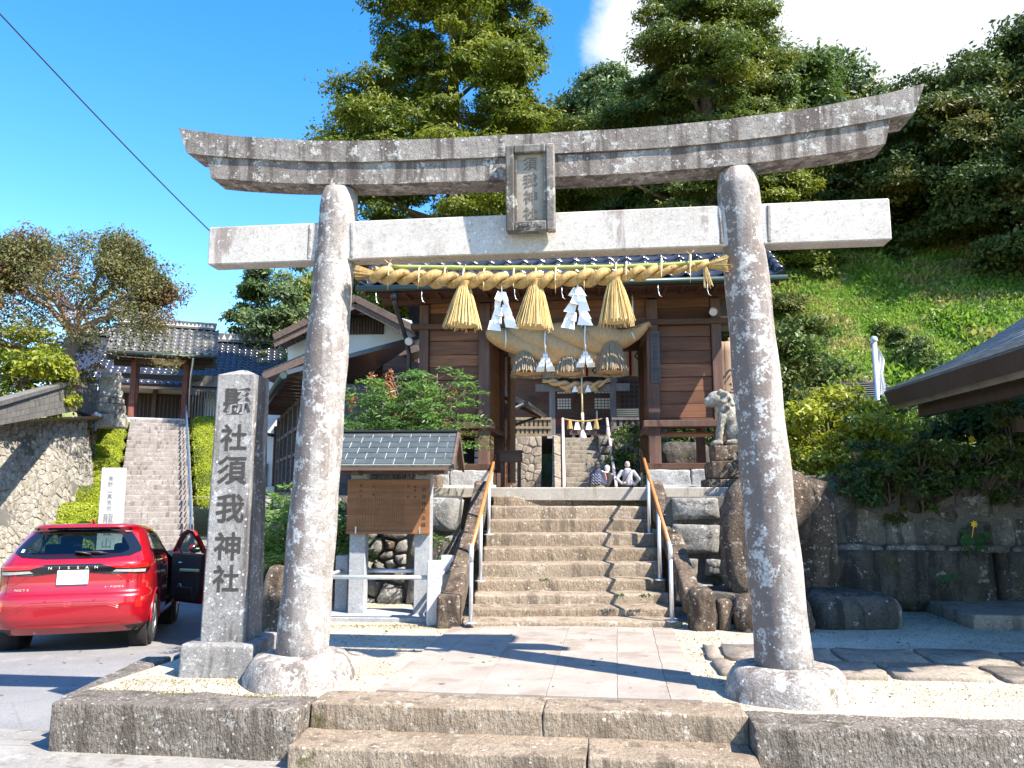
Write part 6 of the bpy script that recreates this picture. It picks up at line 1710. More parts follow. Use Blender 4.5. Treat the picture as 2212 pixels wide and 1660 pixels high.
blob([((cxl, .05, z0 + H * .22), (.44, .34, H * .26)), ((cxl - .02, .0, z0 + H * .55), (.38, .30, H * .30)), ((cxl + .03, -.05, z0 + H * .78), (.36, .30, H * .22)), ((cxl - .26, -.18, z0 + H * .10), (.16, .2, H * .12)), ((cxl + .28, -.18, z0 + H * .10), (.16, .2, H * .12)), ((cxl - .24, -.1, z0 + H * .5), (cxl - .26, -.22, z0 + H * .1), .12, .10), ((cxl + .26, -.1, z0 + H * .5), (cxl + .28, -.22, z0 + H * .1), .12, .10), ((cxl - .22, 0, z0 + H * .92), (.10, .1, H * .07)), ((cxl + .24, 0, z0 + H * .92), (.10, .1, H * .07)), ((cxl, -.28, z0 + H * .72), (.16, .12, H * .10))], .045, 'carved_lion', M['lion_stone'], sl_, None, 2)
vz = thing('grave_flowers', 'small green vase with pink and white flowers below the stone monument', 'flowers', P(205, 925, 26.2))
mb = MB(); mb.lathe([(.05, -.1), (.06, .2), (.05, .25)], (0, 0, 0), 10); mb.build('vase', M['rail_blue'], vz)
for i, m_ in enumerate(('flower_pink', 'flower_white', 'flower_white')):
    mb = MB(); v, f = ell((.1 * (i - 1), 0, .42 + .06 * (i % 2)), (.09, .09, .08), 8, 6); mb.add(v, f, None, True); mb.build('bloom', M[m_], vz)
# ------------------------------------------------------------------ temple gate
tg = Frame(TS1 + Vector((0, 0, 0)) + td * .9, math.degrees(tdeg) - 4)
tgo = thingF('temple_gate', 'old temple gate with heavy grey tiled roof and carved frieze above the left stairway', 'temple gate', tg)
tpx = lambda x, y, ly=0.0: tg.px(x, y, ly)
def tb(name, mat, c, d, ch=.01, parent=None):
    mb = MB(); mb.box(c, d, None, ch); return mb.build(name, M[mat], parent or tgo)
xl, xr = tpx(285, 860).x, tpx(398, 860).x
zl = tpx(340, 815).z
for x in (xl, xr):
    tb('post', 'red_wood', (x, 0, 1.6), (.22, .22, 3.2)); tb('post', 'red_wood', (x, 1.5, 1.6), (.20, .20, 3.2)); tb('post_base', 'white_granite', (x, 0, .05), (.36, .36, .22))
tb('tie_beam', 'dark_beam', ((xl + xr) / 2, 0, tpx(340, 815).z), (xr - xl + .7, .16, .22)); tb('tie_beam', 'dark_beam', ((xl + xr) / 2, 0, tpx(340, 800).z + .25), (xr - xl + 1.6, .2, .28))
for s, x in ((-1, xl), (1, xr)):
    mb = MB(); mb.prism([(0, -.1), (.5, -.05), (.62, .05), (.5, .12), (0, .1)], lambda p, h: Vector((x + s * p[0] + s * .1, h, zl + p[1])), -.07, .07); mb.build('beam_nose', M['dark_beam'], tgo)
fz = tpx(350, 776).z
fr_ = tb('frieze', 'old_wood', ((xl + xr) / 2, -.06, fz), (xr - xl - .3, .10, .55))
mb = MB(); v, f = ell(((xl + xr) / 2 + .35, -.16, fz - .03), (.72, .12, .30), 20, 12); mb.add(v, f, None, True); mb.build('carved_panel', M['pale_straw'], fr_)
rg = random.Random(3)
for k in range(7):
    mb = MB(); v, f = ell(((xl + xr) / 2 + .35 + rg.uniform(-.5, .5), -.26, fz + rg.uniform(-.2, .15)), (.13, .06, .09), 8, 6); mb.add(v, f, None, True); mb.build('carving', M['red_ochre' if k % 2 else 'cream_cloth'], fr_)
mb = MB(); mb.tube([((xl + xr) / 2 + .35 + .5 * math.sin(a), -.28, fz + .24 + .03 * math.sin(a * 3)) for a in np.linspace(-1.4, 1.4, 14)], .04, 6); mb.build('carving', M['brass'], fr_)
re0, re1 = tpx(231, 757, -1.5), tpx(469, 772, -1.5)
rr0, rr1 = tpx(254, 700, .1), tpx(455, 716, .1)
ezz = (re0.z + re1.z) / 2; rzz = (rr0.z + rr1.z) / 2
xa, xb = re0.x, re1.x
mb = MB(); mb.slab([(xa, -1.5, ezz), (xb, -1.5, ezz), (xb - .25, .2, rzz), (xa + .25, .2, rzz)], .08); mb.slab([(xa, 1.9, ezz), (xa + .25, .2, rzz), (xb - .25, .2, rzz), (xb, 1.9, ezz)], .08); tro = mb.build('roof', M['tile_grey'], tgo)
tile_slope(tile_mesh('tile_grey', .31, .30, amp=.05, th=.035), tro, xa, xb, -1.5, ezz, .15, rzz - .03, .30, .29, limit=300, lift=.09)
mb = MB()
for k in range(4): mb.box(((xa + xb) / 2, .2, rzz + .05 + .09 * k), (xb - xa - .3 + .04 * k, .42 - .06 * k, .08), None, .01)
mb.build('ridge', M['tile_grey'], tro)
for k in range(24):
    x = xa + .3 + (xb - xa - .6) * k / 23; mb = MB(); mb.add([(x - .09, -.02, rzz + .10), (x + .09, -.02, rzz + .10), (x, -.02, rzz + .26)], [(0, 1, 2)]); mb.build('ridge_crest', M['white_granite'], tro)
mb = MB(); mb.tube([(xa, -1.55, ezz - .05), (xb, -1.55, ezz - .05)], .06, 8); mb.build('gutter', M['gutter_green'], tgo)
mb = MB(); c = tpx(418, 768, -1.5); mb.tube([c, c + Vector((0, .05, -.25)), c + Vector((-.1, 1.2, -.9)), c + Vector((-.1, 1.2, -2.6))], .05, 8); mb.build('downpipe', M['steel'], tgo)
for k in range(15):
    x = xa + .2 + (xb - xa - .4) * k / 14; mb = MB(); mb.beam((x, -1.42, ezz - .06), (x, .1, rzz - .16), .08, .08); mb.build('rafter', M['dark_beam'], tgo)
tb('soffit', 'dark_beam', ((xa + xb) / 2, -.6, ezz - .0), (xb - xa - .3, 1.4, .03)); tb('bracket', 'dark_beam', (xl - .55, -.3, fz + .05), (1.0, .4, .45)); tb('bracket', 'dark_beam', (xr + .55, -.3, fz + .05), (1.0, .4, .45))
tb('threshold', 'white_granite', ((xl + xr) / 2, .1, .05), (xr - xl, .4, .25)); 
for k in range(9): tb('side_bar', 'grey_wood', (xr + .35 + .12 * k, .2, .8), (.06, .05, 1.5))
tb('side_rail', 'grey_wood', (xr + .85, .2, 1.5), (1.3, .08, .08)); tb('side_post', 'grey_wood', (xr + 1.5, .2, 1.0), (.16, .16, 2.1)); tb('side_brace', 'grey_wood', (xr + .85, .2, 1.95), (1.3, .06, .5))
# ------------------------------------------------------------------ temple hall
hl = Frame(P(330, 850, 42.0) * 1.0, math.degrees(tdeg) - 8)
hl.o.z = 4.25; hl.__init__(hl.o, math.degrees(tdeg) - 8)
hlo = thingF('temple_hall', 'large temple hall with a broad blue-black tiled roof behind the temple gate', 'temple hall', hl)
q = lambda x, y, ly=0.0: hl.px(x, y, ly)
ea, eb, rl, rr_ = q(150, 806, -2.2), q(640, 858, -2.2), q(230, 700, 2.4), q(604, 772, 2.4)
ez_, rz2 = (q(330, 832, -2.2).z), (q(470, 742, 2.4).z)
mb = MB(); mb.slab([(ea.x, -2.2, ez_), (eb.x, -2.2, ez_), (rr_.x, 2.4, rz2), (rl.x - 1.5, 2.4, rz2)], .15); mb.slab([(ea.x, 7, ez_), (rl.x - 1.5, 2.4, rz2), (rr_.x, 2.4, rz2), (eb.x, 7, ez_)], .15); hro = mb.build('roof', M['tile_blue'], hlo)
tile_slope(tile_mesh('tile_blue', .34, .36, n=5, amp=.05, th=.04), hro, ea.x + 1, rr_.x + .6, -2.2, ez_, 2.4, rz2, .33, .36, limit=300, lift=.12)
mb = MB()
for k in range(4): mb.box(((rl.x - 1.5 + rr_.x) / 2, 2.4, rz2 + .12 + .14 * k), (rr_.x - rl.x + 1.5, .6 - .08 * k, .13), None, .02)
mb.build('ridge', M['tile_grey'], hro)
for k in range(30):
    x = rl.x - 1.2 + (rr_.x - rl.x + .9) * k / 29; mb = MB(); mb.add([(x - .13, 2.08, rz2 + .2), (x + .13, 2.08, rz2 + .2), (x, 2.08, rz2 + .5)], [(0, 1, 2)]); mb.build('ridge_crest', M['white_granite'], hro)
def hb(name, mat, c, d):
    mb = MB(); mb.box(c, d, None, .01); return mb.build(name, M[mat], hlo)
hb('wall', 'plaster', ((ea.x + eb.x) / 2, .2, ez_ / 2), (eb.x - ea.x - 2.4, .2, ez_ + .4)); hb('fascia', 'old_wood', ((ea.x + eb.x) / 2, -2.15, ez_ - .14), (eb.x - ea.x, .06, .14))
hc = q(342, 870).x
sc_ = hb('lattice_doors', 'dark_beam', (hc, .06, 1.15), (4.4, .1, 2.3))
for k in range(22): mb = MB(); mb.box((hc - 2.1 + .2 * k, -.01, 1.3), (.05, .05, 1.7)); mb.build('lattice_bar', M['old_wood'], sc_)
for x in (hc - 2.2, hc - .2, hc + 2.2): hb('post', 'old_wood', (x, .0, ez_ / 2), (.2, .2, ez_))
hb('veranda', 'red_ochre', (hc, -.5, .22), (5.5, 1.2, .18))
# ------------------------------------------------------------------ worship hall seen through the gate
zH = P(1257, 947, 29.3).z
HD = Frame((P(1257, 947, 31.0).x, 31.0, zH), -4)
hd = thingF('worship_hall', 'dark timber worship hall seen through the gate opening, with an open black doorway', 'shrine hall', HD)
def wb(name, mat, c, d, ch=.01, parent=None):
    mb = MB(); mb.box(c, d, None, ch); return mb.build(name, M[mat], parent or hd)
wx = lambda x, ly=0.0: HD.px(x, 900, ly).x
wz = lambda y, ly=0.0: HD.px(1257, y, ly).z
pl0, pr0 = wx(1193, -1.2), wx(1325, -1.2)
ht = 3.4
for x in (pl0, pr0): wb('porch_post', 'grey_wood', (x, -1.2, ht / 2), (.24, .24, ht)); wb('post_base', 'grey_granite', (x, -1.2, .06), (.4, .4, .14))
zb1 = wz(838, -1.2); wb('porch_beam', 'grey_wood', ((pl0 + pr0) / 2, -1.2, zb1), (pr0 - pl0 + 1.3, .2, .30)); wb('porch_beam', 'hall_wood', ((pl0 + pr0) / 2, -1.2, zb1 + .7), (pr0 - pl0 + 1.2, .2, .22))
for x in (pl0, pr0):
    for k in range(3): wb('bracket', 'grey_wood', (x, -1.2, zb1 + .28 + .13 * k), (.34 + .28 * k, .22, .11))
wb('wall', 'hall_wood', (wx(1150) - .6, .0, 1.75), (wx(1197) - wx(1150) + 4.2, .12, 3.5)); wb('wall', 'hall_wood', (wx(1365) + .7, .0, 1.75), (wx(1400) - wx(1322) + 4.2, .12, 3.5))
for r_ in range(7):
    for c_ in range(9): wb('lattice_square', 'dark_beam', (wx(1336) + .16 + .19 * c_, -.075, wz(902) + .25 + .19 * r_), (.13, .03, .13), 0)
wb('wall_over_door', 'hall_wood', (wx(1262), .0, wz(843) + .6), (wx(1330) - wx(1190), .12, 1.3)); wb('doorway', 'dark_void', (wx(1268), .9, 1.0), (wx(1325) - wx(1197), .05, 3.4))
for (x0, x1, lab) in ((1198, 1238, 0), (1298, 1324, 1)):
    a, b = wx(x0), wx(x1); pn = wb('door_panel', 'hall_wood', ((a + b) / 2, -.06, wz(880)), (b - a, .06, wz(845) - wz(925)))
    ga_, gb_ = wx(1204 if not lab else 1284), wx(1234 if not lab else 1321)
    for (y0, y1, cols_, rws) in ((861, 885, 5, 4), (843, 852, 5, 1)):
        for c_ in range(cols_):
            for r_ in range(rws):
                cx = ga_ + (gb_ - ga_) * (c_ + .5) / cols_; cz = wz(y1) + (wz(y0) - wz(y1)) * (r_ + .5) / rws
                wb('pane', 'shoji' if lab else 'white_cloth', (cx, -.10, cz), ((gb_ - ga_) / cols_ * .78, .02, (wz(y0) - wz(y1)) / rws * .74), 0, pn)
    if not lab: wb('red_board', 'red_ochre', ((a + b) / 2, -.10, wz(914)), (b - a - .1, .03, .30), 0, pn)
wb('post', 'hall_wood', (wx(1240), -.03, 1.6), (.12, .14, 3.2)); wb('post', 'hall_wood', (wx(1298), -.03, 1.6), (.12, .14, 3.2))
for k in range(3): wb('wooden_step', 'old_wood', (wx(1262), -.55 - .28 * (2 - k), .10 + .19 * k), (wx(1322) - wx(1200), .28, .2))
wb('floor', 'old_wood', (0, 2.4, .40), (8.0, 5.0, .3))
wb('candle_stand', 'white_cloth', (wx(1289), -.2, .95), (.07, .07, .5))
ev, rv = 3.75, 7.2
mb = MB()
for (a, b, c_, d) in (((-6.2, -2.6, ev), (6.2, -2.6, ev), (3.6, 2.4, rv), (-3.6, 2.4, rv)), ((6.2, -2.6, ev), (6.2, 7.4, ev), (3.6, 2.4, rv), (3.6, 2.4, rv)), ((6.2, 7.4, ev), (-6.2, 7.4, ev), (-3.6, 2.4, rv), (3.6, 2.4, rv)), ((-6.2, 7.4, ev), (-6.2, -2.6, ev), (-3.6, 2.4, rv), (-3.6, 2.4, rv))): mb.slab([a, b, c_, d], .2)
hr2 = mb.build('roof', M['tile_blue'], hd)
mb = MB(); mb.box((0, 2.4, rv + .2), (7.4, .5, .5), None, .05); mb.build('ridge', M['tile_blue'], hr2)
wb('soffit', 'hall_wood', (0, -.6, ev - .12), (11.8, 3.6, .06))
for k in range(24): wb('rafter', 'hall_wood', (-5.6 + .49 * k, -1.3, ev - .19), (.09, 2.4, .09))
# small rope of the hall
sr = thingF('hall_rope', 'small straw rope with three pale tassels hanging over the doorway of the worship hall', 'rope', HD)
cc, LL = along([HD.px(x, y, -1.5) for x, y in ((1172, 823), (1195, 826), (1225, 834), (1255, 836), (1290, 832), (1318, 820))], 60)
rope_strands(cc, LL, .9, lambda t: .035 + .07 * math.sin(PI * t), sr, 'straw_old', n=7)
for i, (x, y0, y1, w) in enumerate(((1228, 831, 848, 17), (1257, 833, 850, 18), (1283, 830, 846, 20))):
    c = HD.px(x, y0, -1.5); k = .0187; straw_tuft(c, w * k * .28, w * k * .5, (y1 - y0) * k, 30, 60 + i, 'straw_pale', sr, 'tassel', (0, 0, -1), .012)
for x in (1242, 1270):
    c = HD.px(x, 832, -1.6); mb = MB(); mb.slab([c + Vector((-.03, 0, 0)), c + Vector((.03, 0, 0)), c + Vector((.12, -.02, -.28)), c + Vector((-.12, 0, -.28))], .004); mb.build('paper_strip', M['paper'], sr)
br = thingF('bell_rope', 'long pale bell rope hanging in front of the black doorway of the hall', 'rope', HD)
a, b = HD.px(1257, 850, -1.7), HD.px(1259, 935, -1.7); mb = MB(); mb.tube([a + Vector((0, 0, .6)), a, a.lerp(b, .55)], [.03, .03, .035], 8); mb.tube([a.lerp(b, .5), a.lerp(b, .9)], .055, 8); mb.build('cord', M['pale_straw'], br)
mb = MB(); mb.lathe([(.06, .1), (.13, -.12), (.15, -.3)], b, 10); mb.build('fringe', M['white_cloth'], br)
of = thingF('offering_box', 'wooden offering box hung with small tassels and streamers above the far stairs', 'offering box', HD)
oc = HD.px(1259, 930, -1.5)
mb = MB(); mb.box((oc.x, -1.5, oc.z - .02), (1.05, .5, .36), None, .02); mb.build('box', M['old_wood'], of)
for s in (-1, 1): mb = MB(); mb.box((oc.x + s * .36, -1.5, oc.z - .40), (.12, .4, .42)); mb.build('leg', M['grey_granite'], of)
mb = MB(); mb.tube([(oc.x + .75 * t, -1.8, oc.z + .42 - .10 * math.cos(t * PI / 2)) for t in np.linspace(-1, 1, 12)], .03, 6); mb.build('rope', M['straw'], of)
for k, x in enumerate((-.5, -.22, .22, .5)):
    c = Vector((oc.x + x, -1.8, oc.z + .36)); o_ = straw_tuft(c, .05, .11, .34, 20, 70 + k, 'straw_pale', of, 'tassel', (0, 0, -1), .012) if k in (0, 3) else None
    if o_ is None: mb = MB(); mb.slab([c + Vector((-.04, 0, 0)), c + Vector((.04, 0, 0)), c + Vector((.13, -.02, -.36)), c + Vector((-.12, 0, -.36))], .006); mb.build('paper_strip', M['paper'], of)
# far stairway, its walls, rails and fences
fs_ = thing('hall_stairway', 'narrow shaded stone stairway climbing to the worship hall behind the visitors', 'stairway', (HD.o.x, 25.0, .54))
NF = 16; rise = (zH - .54) / NF; shx = .06
for k in range(NF):
    v, f = rock((1.78, .36, rise + .1), 400 + k, amp=.012, rnd=.02, cuts=9); mb = MB(); mb.add(v, f, None, True)
    link('step', mb.mesh('step', M['far_step_stone']), fs_, Matrix.Translation((-.30 + shx * .27 * k, .27 * k + .18, rise * (k + 1) - (rise + .1) / 2)))
for s in (-1, 1):
    mb = MB(); mb.prism([(0, -.2), (4.4, zH - .54 - .2), (4.6, zH - .54 + .08), (4.2, zH - .54 + .08), (0, .25)], lambda p, h: Vector((-.30 + s * (1.08 + h) + shx * p[0], p[0], p[1])), -.15, .15); mb.build('side_slab', M['far_step_stone'], fs_)
for s, lab in ((-1, 'pale handrail on the left of the far stairway to the worship hall'), (1, 'pale handrail on the right of the far stairway to the worship hall')):
    t = thing('hall_handrail', lab, 'handrail', (HD.o.x, 25.0, .54), 0, 'handrails of the far stairway'); p = [Vector((-.30 + s * .84 + shx * y, y, (zH - .54) * y / 4.3 + .85)) for y in (0, 1.4, 2.8, 4.1)]
    mb = MB(); mb.tube(p, .05, 8); mb.build('rail', M['rail_pale'], t)
    for q_ in p: mb = MB(); mb.tube([q_, q_ - Vector((0, 0, .85))], .03, 6); mb.build('post', M['rail_pale'], t)
fw = thing('hall_terrace_wall', 'sunlit fieldstone wall under the hall terrace, left of the far stairway', 'stone wall', (.5, 27.6, .54))
fn, L = plane_fn((-5.0, 28.6, .5), (1.05, 27.9, .5), .10); back(fn, L, zH - .5, fw, 'far_wall_stone', -.02)
stones('stone', voronoi(L, zH - .5, 190, 51, 1), fn, [M['far_wall_stone']], fw, 3, .006, .03, .1)
fw2 = thing('hall_terrace_wall', 'shaded stone wall under the hall terrace, right of the far stairway', 'stone wall', (5, 27.6, .54))
fn, L = plane_fn((3.1, 27.6, .5), (8.5, 27.0, .5), .10); back(fn, L, zH - .5, fw2)
stones('stone', voronoi(L, zH - .5, 110, 52, 1), fn, [M['mossy_stone']], fw2, 3, .022, .07, .1)
tag(MB().add([(-6, 29.0, zH), (1.1, 28.3, zH), (1.1, 29.4, zH), (3.1, 29.3, zH), (3.1, 28.0, zH), (9, 27.4, zH), (9, 42, zH), (-6, 42, zH)], [tuple(range(8))]).build('hall_terrace', M['gravel']), kind='structure')
for (x0, x1, lab, n_, mat) in ((1066, 1192, 'mossy wooden picket fence left of the far stairway', 13, 'fence_wood'), (1322, 1440, 'grey wooden picket fence right of the far stairway', 9, 'grey_wood')):
    a = P(x0, 947, 28.4); b = P(x1, 947, 28.4); a.z = b.z = zH; H = P(x0, 905, 28.4).z - zH; t = thing('picket_fence', lab, 'fence', a, math.degrees(math.atan2(b.y - a.y, b.x - a.x)), 'fences on the hall terrace'); L = (b - a).length
    for k in range(n_): mb = MB(); mb.box((L * (k + .5) / n_, 0, H / 2), (.10, .05, H - .06)); mb.build('picket', M[mat], t)
    for z in (.06, H * .5, H): mb = MB(); mb.box((L / 2, -.04, z), (L, .07, .09)); mb.build('fence_rail', M[mat], t)
bn = thingF('slatted_bench', 'pale slatted wooden rack behind the right picket fence', 'bench', HD)
for k in range(4): mb = MB(); mb.box((wx(1352, -.8), -.8, wz(899, -.8) + .08 * k), (1.0, .06, .055)); mb.build('slat', M['pale_straw'], bn)
for s in (-1, 1): mb = MB(); mb.box((wx(1352, -.8) + s * .45, -.72, wz(899, -.8) / 2), (.06, .06, wz(899, -.8))); mb.build('leg', M['old_wood'], bn)
# dark pavilion at the left of the courtyard
sp0, sp1 = P(1131, 872, 16.0), P(1173, 897, 21.0)
pv2 = thing('side_pavilion', 'dark timber pavilion with deep eaves at the left of the courtyard behind the gate', 'building', (sp0.x - 1, 16, .54))
ue = Vector((-2.6, -.25, 1.5))
mb = MB(); mb.slab([sp0, sp1, sp1 + ue, sp0 + ue], .12); rfo = mb.build('roof', M['tile_slate'], pv2, True)
mb = MB(); mb.tube([sp0 + Vector((.05, -.1, -.02)), sp1 + Vector((.05, .1, -.02))], .06, 8); mb.tube([sp0 + Vector((0, -.1, -.02)), sp0 + Vector((-1.2, -.1, -.6))], .045, 6); mb.tube([sp1, sp1 + Vector((-1.3, -.3, -.5))], .045, 6); mb.build('gutter', M['black_plastic'], pv2, True)
mb = MB(); mb.slab([sp0 + Vector((-.62, .1, -2.6)), sp1 + Vector((-.95, -.1, -2.9)), sp1 + Vector((-.95, -.1, .2)), sp0 + Vector((-.62, .1, .2))], .12); mb.slab([sp0 + Vector((-.62, .1, -2.6)), sp0 + Vector((-3, .3, -2.6)), sp0 + Vector((-3, .3, 1.2)), sp0 + Vector((-.62, .1, .25))], .1); mb.build('wall', M['gate_wood'], pv2, True)
for k in range(6):
    q_ = sp0.lerp(sp1, (k + .5) / 6); mb = MB(); mb.beam(q_ + Vector((-.02, 0, -.1)), q_ + ue * .4 + Vector((0, 0, -.1)), .07, .08); mb.build('rafter', M['gate_wood'], pv2, True)
for k in range(7):
    for r_ in range(5):
        q_ = (sp0 + Vector((-.545, .25, -1.9))).lerp(sp1 + Vector((-.86, -.2, -2.1)), (k + .5) / 7) + Vector((0, 0, .3 * r_)); mb = MB(); mb.box((0, 0, 0), (.03, .34, .22), Matrix.Translation(q_)); mb.build('wall_panel', M['gate_plank'], pv2, True)
ps = thing('hanging_streamer', 'crumpled white streamer hanging inside the left of the gate opening', 'paper streamer', P(1096, 890, 14.2))
mb = MB(); mb.slab([(-.06, 0, .12), (.04, 0, .16), (.14, -.03, -.12), (.02, .02, -.2), (-.1, 0, -.08)], .01); mb.slab([(-.1, .05, .05), (-.0, .03, .1), (.06, .06, -.16), (-.08, .05, -.14)], .01); mb.build('paper', M['paper'], ps)

# ------------------------------------------------------------------ visitors seen from behind
def person(label, px, Y, H, zf, parts, turn=0, skin='skin'):
    c = P(px, 1050, Y); t = thing('person', label, 'person', (c.x, Y, zf), turn); k = H / 1.70
    V = lambda *p: Vector(p) * k
    arms = parts['arms']
    caps = [(V(0, 0, 1.58), (.077 * k, .095 * k, .115 * k)), (V(0, .02, 1.40), V(0, .02, 1.52), .055 * k, .05 * k), (V(0, 0, 1.12), V(0, 0, 1.34), .125 * k, .12 * k), (V(-.15, 0, 1.36), V(.15, 0, 1.36), .06 * k, .06 * k), (V(0, 0, .92), V(0, 0, 1.12), .13 * k, .125 * k)]
    caps += [(V(s * .078, 0, 1.57), (.014 * k, .022 * k, .03 * k)) for s in (-1, 1)]
    caps += [(V(0, .092, 1.56), (.016 * k, .022 * k, .024 * k)), (V(0, .085, 1.515), (.025 * k, .012 * k, .008 * k))]
    for s in (-1, 1):
        caps += [(V(s * .085, 0, .90), V(s * .09, .01, .48), .078 * k, .052 * k), (V(s * .09, .01, .48), V(s * .09, -.01, .09), .05 * k, .036 * k), (V(s * .09, -.01, .05), V(s * .10, .15, .035), .038 * k, .032 * k)]
        sh, el, wr = [V(q[0] * s, q[1], q[2]) for q in arms[s]]
        caps += [(sh, el, .047 * k, .038 * k), (el, wr, .037 * k, .026 * k)]
        d = V(*[arms['hand'][s][0] * s, arms['hand'][s][1], arms['hand'][s][2]]).normalized(); side_ = d.cross(Vector((0, 1, .01))).normalized(); pm_ = wr + d * .05 * k
        caps.append((wr, pm_ + d * .03 * k, .026 * k, .032 * k))
        for j, Lf in enumerate((.062, .072, .068, .052)):
            o = side_ * (.024 - .016 * j) * k; b0 = pm_ + d * .035 * k + o; caps.append((b0, b0 + d * Lf * k * .6 + Vector((0, .012 * k, 0)), .0095 * k, .0085 * k)); caps.append((b0 + d * Lf * k * .6 + Vector((0, .012 * k, 0)), b0 + d * Lf * k + Vector((0, .03 * k, 0)), .0085 * k, .007 * k))
        caps.append((wr + d * .02 * k + side_ * .02 * k, wr + d * .06 * k + side_ * .055 * k, .011 * k, .009 * k))
    blob(caps, .013, 'body', M[skin], t, None, 2)
    for (nm, mat, cp, vx) in parts['wear'](V, k, arms): blob(cp, vx, nm, M[mat], t, None, 3)
    return t, k, V
AK = {-1: ((.19, 0, 1.36), (.36, -.06, 1.13), (.20, -.10, .98)), 1: ((.19, 0, 1.36), (.37, -.04, 1.12), (.24, .02, .96)), 'hand': {-1: (-.6, -.25, .15), 1: (-.5, .4, -.4)}}
def wear_man(V, k, A):
    c = [(V(0, 0, 1.0), V(0, -.01, 1.33), .158 * k, .165 * k), (V(-.13, 0, 1.35), V(.13, 0, 1.35), .075 * k, .075 * k), (V(-.07, 0, 1.0), V(.07, 0, 1.0), .14 * k, .14 * k), (V(-.06, -.09, 1.42), V(.06, -.09, 1.42), .06 * k, .06 * k), (V(0, -.11, 1.37), (.10 * k, .05 * k, .09 * k))]
    for s in (-1, 1):
        sh, el, wr = [V(q[0] * s, q[1], q[2]) for q in A[s]]; c += [(sh, el, .072 * k, .060 * k), (el, wr, .060 * k, .045 * k)]
    yield 'hooded_top', 'grey_hoodie', c, .016
    yield 'trousers', 'black_cloth', [(V(-.06, 0, .92), V(.06, 0, .92), .135 * k, .135 * k)] + [q for s in (-1, 1) for q in ((V(s * .085, 0, .9), V(s * .09, .01, .48), .095 * k, .075 * k), (V(s * .09, .01, .48), V(s * .09, 0, .1), .075 * k, .066 * k))], .018
    yield 'hair', 'grey_hair', [(V(0, -.008, 1.612), (.082 * k, .096 * k, .095 * k)), (V(0, -.03, 1.56), (.076 * k, .07 * k, .075 * k))], .012
    yield 'shoes', 'black_cloth', [(V(s * .09, -.02, .05), V(s * .10, .17, .04), .046 * k, .042 * k) for s in (-1, 1)], .014
man, k, V = person('man in a pale grey hooded top with a black shoulder strap, hands on hips', 1356, 24.4, 1.64, .54, {'arms': AK, 'wear': wear_man}, -4)
mb = MB(); mb.tube([V(.12, -.10, 1.43), V(.05, -.185, 1.34), V(-.06, -.182, 1.16), V(-.15, -.13, 1.02)], .016 * k, 6, flat=.5); mb.build('shoulder_strap', M['black_cloth'], man)
AD = {-1: ((.18, 0, 1.36), (.23, .02, 1.10), (.19, .14, .95)), 1: ((.18, 0, 1.36), (.22, .03, 1.10), (.16, .18, .98)), 'hand': {-1: (-.2, .8, -.4), 1: (-.3, .8, -.2)}}
def wear_a(V, k, A):
    yield 'shawl', 'navy_cloth', [(V(0, 0, 1.40), V(0, -.02, 1.05), .12 * k, .22 * k), (V(-.12, 0, 1.34), V(.12, 0, 1.34), .085 * k, .085 * k), (V(-.12, 0, 1.0), V(.12, 0, 1.0), .15 * k, .15 * k), (V(-.18, 0, 1.3), V(-.23, .02, .9), .08 * k, .09 * k), (V(.18, 0, 1.3), V(.22, .03, 1.0), .08 * k, .09 * k)], .018
    yield 'skirt', 'khaki_cloth', [(V(0, 0, .98), V(0, 0, .35), .19 * k, .25 * k), (V(-.08, 0, .9), V(-.1, 0, .4), .16 * k, .18 * k), (V(.08, 0, .9), V(.1, 0, .4), .16 * k, .18 * k)], .02
    yield 'hair', 'dark_hair', [(V(0, -.02, 1.60), (.092 * k, .105 * k, .115 * k)), (V(0, -.06, 1.52), (.08 * k, .07 * k, .09 * k)), (V(0, -.10, 1.62), (.05 * k, .05 * k, .05 * k))], .012
    yield 'shoes', 'black_cloth', [(V(s * .09, -.02, .05), V(s * .10, .17, .04), .046 * k, .042 * k) for s in (-1, 1)], .014
wa, k, V = person('dark-haired woman in a navy zigzag patterned shawl and khaki skirt', 1291, 24.0, 1.62, .54, {'arms': AD, 'wear': wear_a}, -20)
mb = MB()
for r_ in range(4):
    z = 1.26 - .09 * r_; pts = []
    for i in range(13):
        x = -.16 + .32 * i / 12; yb = -math.sqrt(max(.002, (.20 + .02 * r_) ** 2 - x * x * .9)) - .012; pts.append(V(x, yb - .012, z + .035 * (1 if i % 4 == 2 else (-1 if i % 4 == 0 else 0))))
    mb.tube(pts, .006 * k, 4)
mb.build('zigzag_pattern', M['pale_blue_cloth'], wa)
def wear_b(V, k, A):
    yield 'coat', 'black_cloth', [(V(0, 0, 1.38), V(0, -.01, .55), .14 * k, .22 * k), (V(-.12, 0, 1.34), V(.12, 0, 1.34), .08 * k, .08 * k), (V(-.18, 0, 1.32), V(-.22, .02, .95), .075 * k, .07 * k), (V(.18, 0, 1.32), V(.21, .03, 1.0), .075 * k, .07 * k)], .018
    yield 'hair', 'white_hair', [(V(0, -.01, 1.60), (.10 * k, .11 * k, .112 * k)), (V(0, -.05, 1.54), (.085 * k, .07 * k, .085 * k))], .012
    yield 'shoes', 'black_cloth', [(V(s * .09, -.02, .05), V(s * .10, .17, .04), .046 * k, .042 * k) for s in (-1, 1)], .014
wb_, k, V = person('white-haired woman in a black coat with an orange bag strap', 1312, 24.7, 1.53, .54, {'arms': AD, 'wear': wear_b}, 12)
mb = MB(); mb.tube([V(-.10, .06, 1.45), V(-.11, -.10, 1.42), V(-.10, -.19, 1.2), V(-.16, -.17, .95)], .022 * k, 6, flat=.5); mb.build('bag_strap', M['orange_cloth'], wb_)
